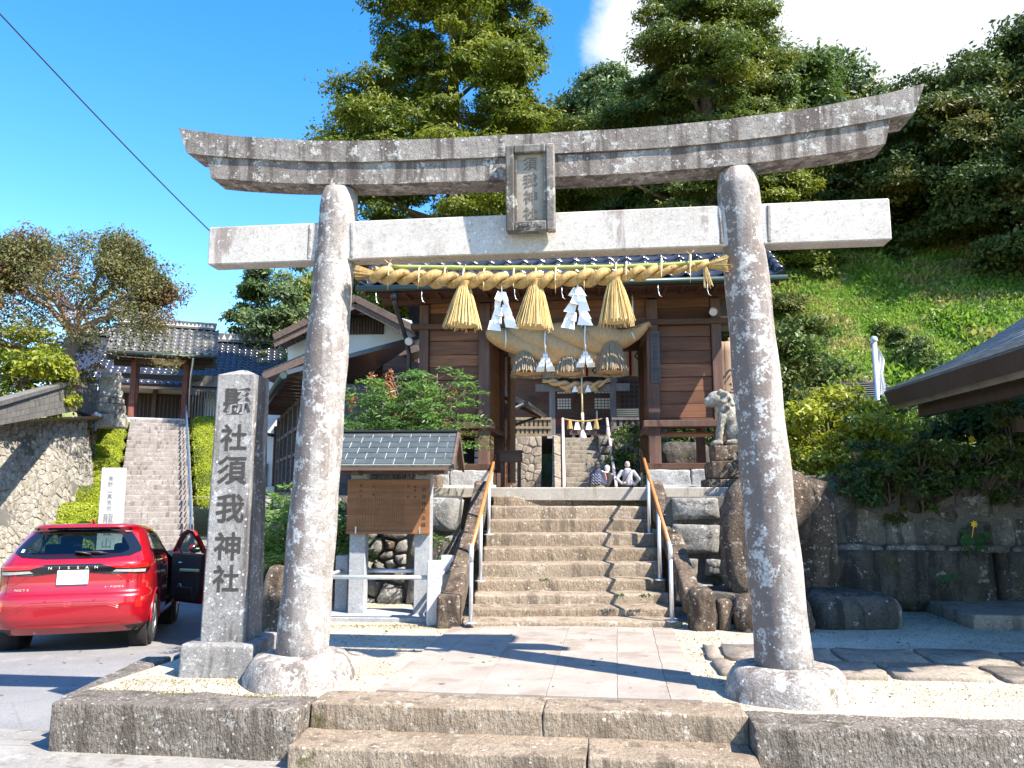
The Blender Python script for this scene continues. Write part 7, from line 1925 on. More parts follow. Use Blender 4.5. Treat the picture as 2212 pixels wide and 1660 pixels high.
mb = MB(); mb.tube([V(-.05 + .1 * math.cos(a), .0 + .1 * math.sin(a), 1.45) for a in np.linspace(PI, 2 * PI, 10)], .03 * k, 6); mb.build('scarf', M['cream_cloth'], wb_)

# ------------------------------------------------------------------ guardian lions
def lion(label, px, py0, py1, Y, face, seed):
    b = P(px, py0, Y); H = P(px, py1, Y).z - b.z; t = thing('guardian_lion', label, 'stone lion', b, -6, 'guardian lions by the gate'); s = face; q = lambda x, y, z: Vector((x * s, y, z)) * H
    cp = [(q(.13, 0, .26), (.24 * H, .17 * H, .24 * H)), (q(.02, 0, .50), (.20 * H, .16 * H, .22 * H)), (q(-.10, 0, .66), (.16 * H, .145 * H, .17 * H)), (q(-.22, 0, .84), (.17 * H, .15 * H, .145 * H)), (q(-.35, 0, .80), (.10 * H, .10 * H, .075 * H)), (q(-.33, 0, .72), (.09 * H, .085 * H, .035 * H)), (q(-.06, 0, .82), (.14 * H, .17 * H, .15 * H)), (q(.28, 0, .42), (.09 * H, .07 * H, .18 * H)), (q(.32, 0, .60), (.07 * H, .06 * H, .12 * H))]
    for y in (-.10, .10): cp += [(q(-.14, y, .52), q(-.20, y, .10), .065 * H, .05 * H), (q(-.20, y, .05), q(-.29, y, .04), .06 * H, .05 * H), (q(.18, y * 1.4, .18), (.15 * H, .08 * H, .17 * H)), (q(.05, y * 1.5, .05), q(-.06, y * 1.5, .045), .06 * H, .05 * H), (q(-.16, y * 1.2, .95), (.05 * H, .04 * H, .06 * H)), (q(-.27, y * .6, .91), (.035 * H, .04 * H, .035 * H))]
    for i in range(16):
        a = i * 2.4; cp.append((q(-.06 + .13 * math.cos(a), .15 * math.sin(a), .64 + .019 * i), (.045 * H, .045 * H, .045 * H)))
    blob(cp, H * .022, 'carved_lion', M['lion_stone'], t, None, 1); return t
lion('lichened guardian lion facing left, half hidden behind the right torii pillar', 1578, 963, 843, 10.3, 1, 1)
lion('guardian lion of pale stone half hidden by the nandina bush', 868, 940, 866, 10.6, -1, 2)
for (lab, y0, y1, x, wd, Y, hh, sd2) in (('stepped brown stone pedestal under the right guardian lion', 1052, 962, 1585, .62, 10.4, 3, 1), ('rough stone pedestal under the left guardian lion', 1000, 938, 880, .70, 10.7, 3, 2)):
    b = P(x, y0, Y); b.z = 1.19; H = P(x, y1, Y).z - 1.19; t = thing('lion_pedestal', lab, 'pedestal', b, -6, 'lion pedestals')
    for k in range(hh):
        w = wd * (1.25 - .17 * k); v, f = rock((w, w, H / hh), 350 + sd2 * 5 + k, amp=.02, rnd=.03, cuts=8); mb = MB(); mb.add(v, f, Matrix.Translation((0, 0, H * (k + .5) / hh)), True); mb.build('stone', M['brown_stone'], t)
stb = thing('bare_tree_trunk', 'pale weathered bare tree trunk standing just right of the gate', 'tree trunk', P(1573, 1000, 12.6)); zt3 = P(1573, 742, 12.6).z - stb.location.z
rg = random.Random(3); mb = MB(); mb.lathe([(.17 * (1.3 - .3 * min(1, i / 4)), zt3 * i / 12 - .3 * (i == 0)) for i in range(13)], (0, 0, 0), 18, None, True, lambda a, z: 1 + .10 * math.sin(a * 5 + z) + .08 * math.sin(a * 9 + 1)); mb.build('trunk', M['bare_trunk'], stb)
for k in range(4): mb = MB(); a = k * 1.7; mb.tube([(.12 * math.cos(a), .12 * math.sin(a), zt3 - .05), (.15 * math.cos(a), .15 * math.sin(a), zt3 + .16 - .03 * k)], [.05, .015], 5); mb.build('broken_stub', M['bare_trunk'], stb)
dk = thing('dark_stone_dome', 'rounded dark stone seen under the right bay of the gate', 'boulder', P(1480, 1003, 15.0)); v, f = rock((1.0, .5, .66), 77, amp=.03, rnd=.25, cuts=10); mb = MB(); mb.add(v, f, Matrix.Translation((0, 0, .1)), True); mb.build('stone', M['damp_stone'], dk)

# ------------------------------------------------------------------ roofed water pavilion at the right edge
CHo = P(1913, 845, 8.5); CH = Frame((CHo.x, CHo.y, CHo.z), -5)
ch = thing('water_pavilion', 'open pavilion with a thick-edged shingled roof jutting in from the right edge', 'pavilion', (CHo.x, CHo.y, 0), -5)
zo = CHo.z; prof = lambda x: zo + .36 * x + .10 * x * x; XR, DY = 2.1, 4.0
NC = 19
for k in range(NC):
    x0, x1 = XR * k / NC, XR * (k + 1) / NC + .03; a = math.atan2(prof(x1) - prof(x0), x1 - x0); mb = MB(); mb.box((0, -DY / 2, 0), (math.hypot(x1 - x0, prof(x1) - prof(x0)), DY, .022), None, .003)
    link('shingle_course', mb.mesh('shingle_course', M['copper_roof']), ch, Matrix.Translation(((x0 + x1) / 2, 0, (prof(x0) + prof(x1)) / 2 + .012)) @ Matrix.Rotation(-a + .07, 4, 'Y'))
for k in range(9):                      # thick eave edge in short sheets
    y0 = -DY * (k + 1) / 9; y1 = -DY * k / 9 - .006; mb = MB(); mb.slab([(-.01, y0, zo - .005), (.13, y0, zo - .20), (.13, y1, zo - .20), (-.01, y1, zo - .005)], .03); mb.build('eave_edge', M['copper_edge'], ch)
mb = MB()
for i in range(12):
    x0, x1 = XR * i / 12, XR * (i + 1) / 12
    for q_ in (lambda x, y, o: (x, y, prof(x) - o), lambda x, y, o: (2 * XR - x, y, prof(x) - o)): mb.slab([q_(x0, -DY, .10), q_(x1, -DY, .10), q_(x1, -.02, .10), q_(x0, -.02, .10)], .16)
mb.build('roof_body', M['dark_beam'], ch)
mb = MB()
for i in range(12):
    x0, x1 = XR * i / 12, XR * (i + 1) / 12; q_ = lambda x, y: (2 * XR - x, y, prof(x)); mb.slab([q_(x0, 0), q_(x1, 0), q_(x1, -DY), q_(x0, -DY)], .03)
mb.build('far_roof_slope', M['copper_roof'], ch)
mb = MB(); mb.box((XR, -DY / 2, prof(XR) + .12), (.34, DY + .1, .26), None, .03); mb.build('ridge', M['copper_edge'], ch)
for k in range(16):
    y = -DY * (k + .5) / 16; mb = MB(); mb.beam((.20, y, zo - .17), (1.3, y, prof(1.2) - .24), .05, .07); mb.build('rafter', M['dark_beam'], ch)
mb = MB(); mb.box((.36, -DY / 2, zo - .22), (.10, DY - .1, .16)); mb.build('eave_beam', M['dark_beam'], ch)
for y in (-.7, -3.3):
    for x in (1.7, 2.5): mb = MB(); mb.box((x, y, 1.25), (.17, .17, 2.6)); mb.build('post', M['dark_beam'], ch)
    mb = MB(); mb.box((2.1, y, zo + .02), (3.0, .14, .2)); mb.build('beam', M['dark_beam'], ch)
    mb = MB(); mb.box((2.1, y, zo - .45), (2.3, .09, .14)); mb.build('beam', M['dark_beam'], ch)
for x in (.95, 3.25): mb = MB(); mb.box((x, -2.0, zo - .02), (.14, 3.6, .2)); mb.build('beam', M['dark_beam'], ch)
wpf = thing('pavilion_floor', 'two stepped grey stone slabs of the pavilion floor in the shade at the right edge', 'platform', (5.6, 7.6, 0), -6)
for i, (x, y, w, d, z) in enumerate(((0, .15, 2.6, 1.1, .05), (.45, -.32, 2.4, .7, .02), (1.2, -.8, 2.4, .5, -.0))): v, f = rock((w, d, .16), 360 + i, amp=.006, rnd=.015, cuts=10); mb = MB(); mb.add(v, f, Matrix.Translation((x, y, z)), True); mb.build('slab', M['flag_stone'], wpf)
# flagpole and little shed
b, a = P(1905, 1000, 15.0), P(1888, 740, 15.0)
fpz = thing('flag_pole', 'shiny steel flagpole with a limp white flag in front of the green slope', 'flagpole', b)
mb = MB(); mb.tube([Vector((0, 0, -1.2)), a - b], .05, 12); mb.build('pole', M['metal_pole'], fpz)
mb = MB(); v, f = ell(a - b + Vector((0, 0, .05)), (.075, .075, .075), 12, 8); mb.add(v, f, None, True); mb.build('ball', M['metal_pole'], fpz)
mb = MB(); t0 = a - b; mb.grid(lambda u, v: t0 + Vector((.05 + .13 * u * (1 - v * .2) * min(1, v * 3 + .35) + .02 * math.sin(v * 9), .02 * math.sin(u * 14 + v * 3), -.10 - .95 * v - .05 * u)), 10, 14); mb.build('flag', M['white_cloth'], fpz)
sh = thing('storage_shed', 'small dark wooden shed with a grey sheet roof at the foot of the green slope', 'shed', P(1880, 960, 17.0), -14)
z0 = sh.location.z; zr1, zr0 = P(1870, 822, 17).z - z0, P(1870, 862, 17).z - z0
mb = MB(); mb.box((.05, .6, zr0 / 2 - .3), (.85, 1.2, zr0 + .5)); mb.build('wall', M['dark_beam'], sh)
mb = MB(); mb.slab([(-.62, -.35, zr0), (.62, -.35, zr0), (.52, .7, zr1), (-.45, .7, zr1)], .05); shr = mb.build('roof', M['copper_edge'], sh)
for k in range(6): t_ = (k + .5) / 6; mb = MB(); mb.box((0.02, -.35 + 1.05 * t_, zr0 + (zr1 - zr0) * t_ + .035), (1.2 - .25 * t_, .165, .012)); mb.build('roof_course', M['copper_roof'], shr)
mb = MB(); mb.box((.03, .7, zr1 + .06), (1.05, .1, .06)); mb.build('ridge_cap', M['brown_stone'], shr)
# overhead cable to the house
ow = thing('overhead_cable', 'thin black cable slanting down from the upper left sky to the white house', 'cable', P(765, 775, 18.4))
a, b = P(-70, -44, 9.0), P(765, 775, 18.4); mb = MB(); mb.tube([a.lerp(b, i / 24) - Vector((0, 0, .25 * math.sin(PI * i / 24))) for i in range(25)], .011, 5); mb.build('wire', M['wire'], ow, True)
c = P(772, 785, 18.2); mb = MB(); mb.tube([b, c + Vector((.0, 0, -.1)), c + Vector((.05, 0, -.42)), c + Vector((.28, 0, -.46)), c + Vector((.40, 0, -.2)), c + Vector((.36, 0, -.04))], .016, 6); mb.build('cable_loop', M['rail_blue'], ow, True)
mb = MB(); v, f = ell(c + Vector((.36, -.02, -.0)), (.08, .06, .05), 8, 6); mb.add(v, f, None, True); mb.build('insulator', M['insulator'], ow, True)
# ------------------------------------------------------------------ trees
def tree(label, name, X, Y, z, h, prof, n, rad, per, leaf, seed, mat, group=None, bark='bark', r0=.3, squash=.6, limbs=16, aspect=.5, droop=0, inner=.35, sx=1, sy=1, up=.35, lean=(0, 0), M0=None, tint=(.2, .8), dome=True):
    t = thing(name, label, 'tree', (X, Y, z), 0, group)
    cl = crown_clumps(seed, n, prof, rad, squash, tint, inner, sx, sy)
    trunk(t, M[bark], h, r0, r0 * .25, cl, seed, limbs, lean)
    foliage('crown', t, M[mat], cl, per, leaf, seed, up=up, droop=droop, aspect=aspect, dome=dome)
    return t
def copy_tree(src, label, X, Y, z, rot, sc, group):
    c = src.copy(); COL.objects.link(c); c.location = (X, Y, z); c.rotation_euler = (0, 0, rot); c.scale = (sc, sc, sc); c['label'] = label
    if group: c['group'] = group
    for chd in list(src.children):
        d = chd.copy(); COL.objects.link(d); d.parent = c
    return c
tree('huge cypress with billowing yellow-green foliage behind the left half of the torii lintel', 'cypress_tree', -2.6, 33, .4, 26, [(6, 3.2), (9, 4.4), (13, 4.9), (16, 5.0), (17.8, 4.6), (20, 3.5), (22, 3.5), (24.5, 3.0), (27, 2.2), (29.5, .6)], 640, .72, 560, .15, 3, 'leaf_cypress', r0=.6, limbs=44, droop=.3, squash=.5, aspect=.42)
tree('tall cedar with dense dark crown behind the right half of the torii lintel', 'cedar_tree', 8.3, 30.5, 8.0, 19, [(0.5, 2.6), (3, 3.2), (6, 3.3), (9, 3.2), (11, 2.9), (13, 2.3), (16, 1.6), (19, .5)], 480, .62, 520, .135, 12, 'leaf_cedar', r0=.45, limbs=40, droop=.3, squash=.5, aspect=.42)
tree('small bright yellow-green cypress under the lintel just right of the right torii pillar', 'cypress_tree', 10.6, 28.5, 9.2, 4.4, [(0, 1.2), (1.5, 1.7), (3, 1.2), (4.6, .3)], 60, .55, 520, .12, 21, 'leaf_cypress', r0=.14, droop=.2, aspect=.42)
HG = 'trees on the wooded hill behind the gate'
lab = 'broadleaf tree on the wooded hill behind the gate roof'
p1 = tree(lab, 'broadleaf_tree', 1.5, 46, hill_h(1.5, 46), 9, [(2, 2.6), (5, 3.8), (8, 3.4), (11, 1.4)], 120, 1.15, 460, .26, 31, 'leaf_hill', HG, r0=.35)
p2 = tree(lab, 'broadleaf_tree', 5.5, 44.5, hill_h(5.5, 44.5), 9, [(2, 2.8), (5, 3.6), (8, 3.0), (10.5, 1.0)], 120, 1.1, 460, .25, 32, 'leaf_mid', HG, r0=.35)
rg = random.Random(8)
for i, (X, Y, sc) in enumerate(((-2.5, 47, 1.0), (4.0, 51, 1.05), (8.5, 47, 1.0), (12, 46, 1.0), (0.0, 55, 1.1), (6.0, 57, 1.2), (10.5, 55, 1.15), (15, 53, 1.1), (3.0, 63, 1.25), (8.5, 65, 1.3), (13.5, 62, 1.25), (19, 60, 1.2), (-6, 52, 1.0), (-3.5, 61, 1.1), (18, 48, 1.0), (22, 53, 1.1), (9.3, 42.5, .8), (12.5, 40, .8))):
    copy_tree(p1 if i % 2 else p2, lab, X, Y, hill_h(X, Y) - .3, rg.uniform(0, 6), sc * rg.uniform(.92, 1.1), HG)
# left background
LG = 'trees behind the temple hall roof'
tree('dark green conifer with a pointed top right of the temple hall roof', 'conifer_tree', -17.0, 50, 1.5, 13, [(1, 2.6), (5, 2.5), (9, 1.9), (12, 1.0), (14.5, .2)], 110, .85, 420, .22, 41, 'leaf_mid', r0=.3, droop=.3)
tree('yellow-green broadleaf tree in front of the conifer, above the white house roof', 'broadleaf_tree', -14.2, 47, 1.5, 10, [(2, 2.2), (6, 3.0), (9, 2.6), (12, .9)], 100, .9, 420, .22, 42, 'leaf_hill', r0=.3)
bt_ = thing('bamboo_grove', 'pale arching bamboo at the upper right of the trees beside the left torii pillar', 'bamboo', (-14.2, 53, 3.0)); rgn = np.random.default_rng(4); cl = []
for k in range(26):
    a = rgn.uniform(0, 6.28); r_ = rgn.uniform(.3, 2.6); bx0, by0 = r_ * math.cos(a), r_ * math.sin(a) * .6; hh = rgn.uniform(10, 14); dx, dy = rgn.normal(0, 1.2), rgn.normal(0, .8); pts = [Vector((bx0 + dx * (i / 8) ** 2, by0 + dy * (i / 8) ** 2, hh * (i / 8) - .5 * (i / 8) ** 3)) for i in range(9)]
    mb = MB(); mb.tube(pts, [.05 * (1 - i / 9.5) + .008 for i in range(9)], 5); mb.build('cane', M['bamboo'], bt_)
    for i in range(4, 9): cl += [tuple(pts[i] + Vector((rgn.normal(0, .4), rgn.normal(0, .4), rgn.normal(0, .3)))) + (.6, .6, rgn.uniform(.3, 1)) for _ in range(2)]
foliage('leaves', bt_, M['leaf_bamboo'], cl, 130, .34, 5, droop=.6, aspect=.25)
for i, (X, Y, h_) in enumerate(((-21, 52, 9), (-12, 54, 14), (-10.5, 48, 12), (-9, 56, 13))):
    tree('leafy tree in the distance behind the temple hall and the white house', 'broadleaf_tree', X, Y, 2.0, h_ * .8, [(1, 2.0), (h_ * .5, 2.8), (h_ * .8, 2.0), (h_, .5)], 80, .9, 380, .23, 50 + i, ('leaf_gold', 'leaf_bamboo', 'leaf_mid', 'leaf_hill')[i], LG, r0=.25)
# dark trees at the right
DG = 'dark evergreens on the slope at the right'
dl = 'dark glossy evergreen tree at the upper right above the grassy slope'
d1 = tree(dl, 'evergreen_tree', 14.0, 30.5, hill_h(14.0, 30.5) - .3, 4.2, [(.2, 1.8), (1.6, 2.3), (3.2, 1.9), (4.6, .7)], 110, .66, 620, .13, 61, 'leaf_dark', DG, r0=.2, up=.2)
d2 = tree(dl, 'evergreen_tree', 16.6, 28.0, hill_h(16.6, 28.0) - .3, 6.2, [(.1, 2.2), (2.4, 2.8), (4.8, 2.3), (7.0, .8)], 140, .78, 620, .14, 62, 'leaf_dark', DG, r0=.26, up=.2)
def sky_line(px): return float(np.interp(px, [1500, 1740, 1800, 1930, 1990, 2080, 2212, 2600], [440, 380, 370, 340, 310, 220, 130, -50]))
for i, (X, Y, sc, b_) in enumerate(((16.5, 33, 1.15, 0), (20.5, 31, 1.2, 1), (19.2, 25.2, .62, 1), (22.5, 28, 1.3, 1), (19.5, 35, 1.3, 0), (10.8, 35, 1.0, 0), (13.0, 35, 1.1, 1), (18.0, 31.5, 1.1, 1), (12.4, 32.5, .8, 0))):
    px_ = 1106 + 1662 * X / (Y * .97); zb0 = hill_h(X, Y) - .3; r_ = P(px_, sky_line(px_), Y).z; sc = min(sc * 1.5, max(.4, (r_ - zb0) / (4.8, 7.2)[b_]))
    copy_tree((d1, d2)[b_], dl, X, Y, zb0, i * 1.3, sc, DG)
# trees outside the frame whose shade falls on the right of the forecourt
tree('evergreen tree outside the right edge that shades the mossy wall', 'evergreen_tree', 10.6, 5.6, -.3, 8, [(2.5, 1.5), (5, 2.6), (7.5, 2.2), (9.5, .6)], 110, .85, 260, .22, 72, 'leaf_dark', 'shade trees by the forecourt', r0=.22)
# spreading tree by the temple wall
ctp = P(152, 815, 24.0); ct = thing('crape_myrtle', 'spreading tan-barked tree with thin reddish green leaves above the block wall at the left', 'tree', ctp)
rg = random.Random(12); ends = []
def grow(mb, p, d, L, r, lv):
    q_ = p + d * L; m = p.lerp(q_, .5) + Vector((rg.uniform(-.12, .12), rg.uniform(-.12, .12), 0)) * L; mb.tube([p, m, q_], [r, r * .85, r * .68], 7 if lv < 2 else 5, False)
    if lv >= 2: ends.append((m, lv)); ends.append((q_, lv))
    if lv < 4:
        for k in range(3):
            a = rg.uniform(0, 6.28); sp_ = .55 if lv < 1 else .75; nd = (d + Vector((math.cos(a), math.sin(a) * .9, rg.uniform(-.25, .30))) * sp_).normalized()
            if nd.z < -.05 and lv < 3: nd.z = .1; nd.normalize()
            grow(mb, q_, nd, L * rg.uniform(.62, .82), r * .6, lv + 1)
mb = MB()
p0 = Vector((0, 0, -.3)); p1 = Vector((-.15, 0, .7)); p2 = Vector((.05, -.1, 1.35)); mb.tube([p0, p1 * .5, p1, p2], [.34, .26, .22, .20], 10)
for d in (Vector((-.7, 0, .75)), Vector((.35, .2, .9)), Vector((-.25, -.5, .8)), Vector((.8, .1, .5)), Vector((-.95, .1, .12))): grow(mb, p2 if d.z > .2 else p1, d.normalized(), 1.15, .12, 0)
mb.build('trunk', M['bark_smooth'], ct)
cl = crown_clumps(19, 230, [(.9, 2.5), (1.6, 3.0), (2.6, 2.9), (3.4, 2.2), (4.1, 1.2), (4.5, .4)], .42, .75, (.1, .9), .30)
cl += [tuple(p) + (.36, .8, rg.random()) for p, lv in ends if lv >= 3 and p.z > .9 and rg.random() < .5]
trunk(ct, M['twig'], 2.2, .05, .04, cl, 21, 95, name='twigs', zmin=.5)
foliage('crown', ct, M['leaf_autumn'], cl, 80, .085, 9, aspect=.5, dome=False)
bs = thing('yellow_green_shrub', 'low yellow-green shrub behind the block wall at the far left edge', 'shrub', P(45, 850, 22.0)); cl = crown_clumps(3, 46, [(-.6, 1.2), (.4, 1.3), (1.3, .8), (1.8, .2)], .38, .7); foliage('leaves', bs, M['leaf_gold'], cl, 150, .13, 3); trunk(bs, M['bark'], 1.2, .05, .02, cl, 3, 14, name='stems')
bs = thing('red_leaf_shrub', 'olive and reddish shrub under the crape myrtle beside the block wall', 'shrub', P(105, 815, 26.5)); cl = crown_clumps(5, 36, [(-.8, 1.2), (.3, 1.3), (1.2, .6)], .36, .7); foliage('leaves', bs, M['leaf_autumn'], cl, 110, .12, 4); trunk(bs, M['bark'], 1.0, .05, .02, cl, 4, 12, name='stems')
tree('dark evergreen tree just right of the gate, shading the far stairway', 'evergreen_tree', 8.3, 25.0, .5, 5.4, [(2.2, 1.2), (4, 1.9), (5.8, 1.7), (7.2, .6)], 90, .62, 420, .13, 73, 'leaf_dark', r0=.16)
# ------------------------------------------------------------------ nandina (pinnate fronds)
def frond_cards(bases, dirs, L, rgn, pairs=6, leaf=.06):
    C = []; A = []; Sd = []; Ls = []; T = []
    for b, d, l in zip(bases, dirs, L):
        d = d / np.linalg.norm(d); s = np.cross(d, [0, 0, 1]); s /= np.linalg.norm(s) + 1e-6; tint = rgn.uniform(.1, .9)
        for i in range(pairs):
            f = (i + 1) / pairs; p = b + d * l * f + np.array([0, 0, -.35 * l * f * f])
            for q in (-1, 1, 0):
                if q == 0 and i < pairs - 1: continue
                ax = d * .55 + s * q * .8 + np.array([0, 0, -.25]) + rgn.normal(size=3) * .12; ax /= np.linalg.norm(ax)
                for m in (range(1) if q == 0 else range(2)):
                    bb = p + ax * leaf * .8 * m; C.append(bb); a2 = ax + rgn.normal(size=3) * .35; a2 /= np.linalg.norm(a2); A.append(a2); n_ = np.cross(a2, s) + rgn.normal(size=3) * .25 + np.array([0, 0, .6]); sd = np.cross(a2, n_); Sd.append(sd / (np.linalg.norm(sd) + 1e-6)); Ls.append(leaf * rgn.uniform(.75, 1.3)); T.append(np.clip(tint + rgn.normal() * .15, 0, 1))
    Ls = np.array(Ls); return np.array(C), np.array(A), np.array(Sd), Ls, Ls * .33, np.array(T)
def nandina(label, base, canes, seed, n_per=16, leaf=.062, berries=0, fl=(.22, .36), mat='leaf_nandina'):
    t = thing('nandina_bush', label, 'shrub', base); rgn = np.random.default_rng(seed); mb = MB(); B = []; D = []; L = []; tips = []
    for (dx, dy, h, n) in canes:
        pts = [Vector((dx * (i / 5) ** 1.3 + .05 * rgn.normal(), dy * (i / 5) ** 1.3, h * i / 5)) for i in range(6)]; mb.tube(pts, [.014 - .0016 * i for i in range(6)], 5); tips.append(pts[-1])
        for k in range(n):
            f = rgn.uniform(.42, 1.0) * 5; i = min(4, int(f)); p = pts[i].lerp(pts[i + 1], f - i); a = rgn.uniform(0, 2 * PI); d = np.array([math.cos(a), math.sin(a), rgn.uniform(.0, .75)]); ln = rgn.uniform(*fl); st_ = np.array(p) + d / np.linalg.norm(d) * ln * .45; mb.tube([p, Vector(st_)], [.004, .003], 3, False)
            B.append(st_); D.append(d); L.append(ln)
    mb.build('stems', M['bark'], t); a = frond_cards(B, D, L, rgn, 6, leaf); link('leaves', cards_mesh('leaves', M[mat], *a), t)
    for k in range(berries):
        p = tips[k % len(tips)] + Vector((rgn.normal(0, .05), rgn.normal(0, .05), .02)); cl = [tuple(p + Vector((rgn.normal(0, .025), rgn.normal(0, .025), .16 * j / 8))) + (.03, 1, rgn.random()) for j in range(9)]; foliage('flower_spike', t, M['leaf_berry'], cl, 14, .02, k, dome=False, aspect=.8)
    return t
bse = P(884, 955, 9.75); bse.z = 1.19
rg = random.Random(2)
can = [(rg.uniform(-.78, .55), rg.uniform(-.2, .3), rg.uniform(.85, 1.62), 15) for _ in range(26)]
can += [(.62, .0, 1.35, 14), (.5, -.05, 1.05, 12), (.56, .05, .75, 10), (-.75, 0, 1.0, 12), (-.7, .1, .8, 12)]
nandina('bushy nandina with orange flower spikes growing above the notice board roof', bse, can, 4, berries=11, leaf=.066)
nandina('low nandina with drooping bright leaves between the inscribed pillar and the left torii pillar', Vector((-2.48, 8.95, .05)), [(rg.uniform(-.10, .30), rg.uniform(-.35, .05), rg.uniform(.6, 1.25), 14) for _ in range(13)], 5, leaf=.075, fl=(.2, .32))
nandina('small nandina between the left torii pillar and the notice board post', Vector((-1.98, 8.75, .05)), [(rg.uniform(-.05, .30), rg.uniform(-.3, .05), rg.uniform(.6, 1.15), 12) for _ in range(8)], 6, leaf=.07, fl=(.16, .26))
nandina('bright fern-like weed growing from the stone joint by the notice board', P(935, 1180, 8.78), [(.05, -.1, .12, 5), (-.03, -.08, .1, 4)], 7, leaf=.05, fl=(.08, .14), mat='leaf_mid')
# ------------------------------------------------------------------ shrubs on the right terrace
def shrub(label, px, py, Y, prof, n, rad, per, leaf, seed, mat, name='shrub', sx=1.0, group=None, z=None, r0=.03):
    b = P(px, py, Y)
    if z is not None: b.z = z
    t = thing(name, label, 'shrub', b, 0, group); cl = crown_clumps(seed, n, prof, rad, .7, (.15, .85), .4, sx); foliage('leaves', t, M[mat], cl, per, leaf, seed + 1); trunk(t, M['bark'], prof[-1][0] * .7, r0, r0 * .35, cl, seed, 16, name='stems', zmin=.05); return t
shrub('rounded golden green shrub on top of the wall right of the right torii pillar', 1795, 1035, 9.7, [(-.05, .45), (.3, .64), (.62, .62), (.9, .40), (1.0, .1)], 62, .20, 200, .060, 3, 'leaf_gold', sx=1.05)
shrub('olive green bush behind the golden shrub, against the right torii pillar', 1712, 940, 12.5, [(-.8, .55), (.4, .66), (1.1, .55), (1.5, .25)], 60, .26, 220, .075, 4, 'leaf_mid')
shrub('dark leafy bush between the golden shrub and the flagpole base', 1940, 1035, 10.8, [(-.2, .5), (.1, .6), (.3, .3)], 44, .18, 190, .065, 5, 'leaf_mid')
shrub('grey-green twiggy bush under the eave of the water pavilion', 2030, 980, 13.0, [(-.7, 1.0), (.1, 1.0), (.5, .7), (.75, .2)], 60, .3, 150, .09, 6, 'leaf_mid')
shrub('dark broad-leaved bush at the right edge under the pavilion roof', 2160, 960, 10.6, [(-.4, .5), (.1, .7), (.6, .6), (.9, .3)], 40, .22, 120, .11, 7, 'leaf_dark')
shrub('green bush beside the far stairway behind the man in the grey top', 1372, 985, 26.4, [(-1.2, .6), (.0, .85), (.6, .6), (.9, .2)], 40, .32, 160, .12, 8, 'leaf_mid')
shrub('green hedge seen through the open space under the right bay of the gate', 1502, 985, 16.5, [(-.6, .42), (0, .5), (.5, .35)], 40, .22, 160, .10, 9, 'leaf_mid')
for i, (x, y, Y, m_) in enumerate(((1845, 1040, 8.5, 'leaf_mid'), (1920, 1052, 8.4, 'leaf_dark'), (1990, 1045, 8.35, 'leaf_dark'), (2060, 1035, 8.3, 'leaf_mid'), (2130, 1030, 8.25, 'leaf_mid'), (2200, 1030, 8.2, 'leaf_dark'))):
    shrub(('leafy weeds spilling over the wall below the golden shrub', 'dark trailing plants on the mossy wall, left of the middle', 'dark trailing plants on the mossy wall under the pavilion eave', 'leafy plants on the wall top with a yellow flower above', 'bright leaved weeds on the wall top near the right edge', 'dark weeds on the wall top at the very right edge')[i], x, y, Y, [(-.02, .22), (.08, .26), (.18, .16)], 20, .085, 130, .045, 80 + i, m_, 'wall_plant', group='plants along the mossy wall top', r0=.007)
def butterbur(label, px, py, Y, n, seed, r=.10, flower=False):
    b = P(px, py, Y); t = thing('butterbur_plant', label, 'plant', b); rg = random.Random(seed)
    for k in range(n):
        c = Vector((rg.uniform(-1, 1) * r * .5 * n ** .8, rg.uniform(-.12, .0), rg.uniform(-.5, .5) * r * .45 * n ** .8)); rr = r * rg.uniform(.6, 1.1); tl = Matrix.Rotation(rg.uniform(.2, 1.0), 4, 'X') @ Matrix.Rotation(rg.uniform(-.4, .4), 4, 'Y'); vs = [tuple(c + tl @ Vector((0, 0, -.1 * rr)))]; m_ = 12
        for j in range(m_): a = 2 * PI * j / m_ + .2; q_ = rr * (1 - .45 * (j == 0)); vs.append(tuple(c + tl @ Vector((q_ * math.cos(a), q_ * math.sin(a), .12 * rr * math.sin(3 * a)))))
        mb = MB(); mb.add(vs, [(0, 1 + j, 1 + (j + 1) % m_) for j in range(m_)], None, True); mb.tube([c, c + Vector((0, .08, -.12))], .005, 4); mb.build('leaf', M['leaf_butterbur'], t)
    if flower:
        mb = MB(); v, f = ell((.02, -.1, .18), (.012, .012, .012), 8, 6); mb.add(v, f, None, True)
        for k in range(7): a = 2 * PI * k / 7; mb.add([(.02, -.108, .18), (.02 + .03 * math.cos(a - .3), -.112, .18 + .03 * math.sin(a - .3)), (.02 + .038 * math.cos(a), -.106, .18 + .038 * math.sin(a)), (.02 + .03 * math.cos(a + .3), -.112, .18 + .03 * math.sin(a + .3))], [(0, 1, 2, 3)])
        mb.tube([(.02, -.1, .18), (.02, -.02, -.05)], .004, 4); mb.build('bloom', M['flower_yellow'], t)
butterbur('round-leaved plant hanging from the middle of the mossy wall', 1865, 1030, 8.42, 7, 1, .06)
butterbur('large round-leaved plant with a yellow flower on the wall ledge at the right', 2090, 1170, 8.1, 12, 2, .055, True)
butterbur('single round-leaved plant low on the wet rock face', 2050, 1245, 8.0, 4, 3, .05)
butterbur('bright round leaves beside the monument on the wall', 1775, 1050, 8.45, 4, 4, .07)
butterbur('round leaves growing beside the left side slab of the stairway', 975, 1215, 8.75, 6, 5, .05)
butterbur('yellow flowering plant on the terrace under the pavilion roof', 2085, 985, 8.6, 6, 6, .06, True)
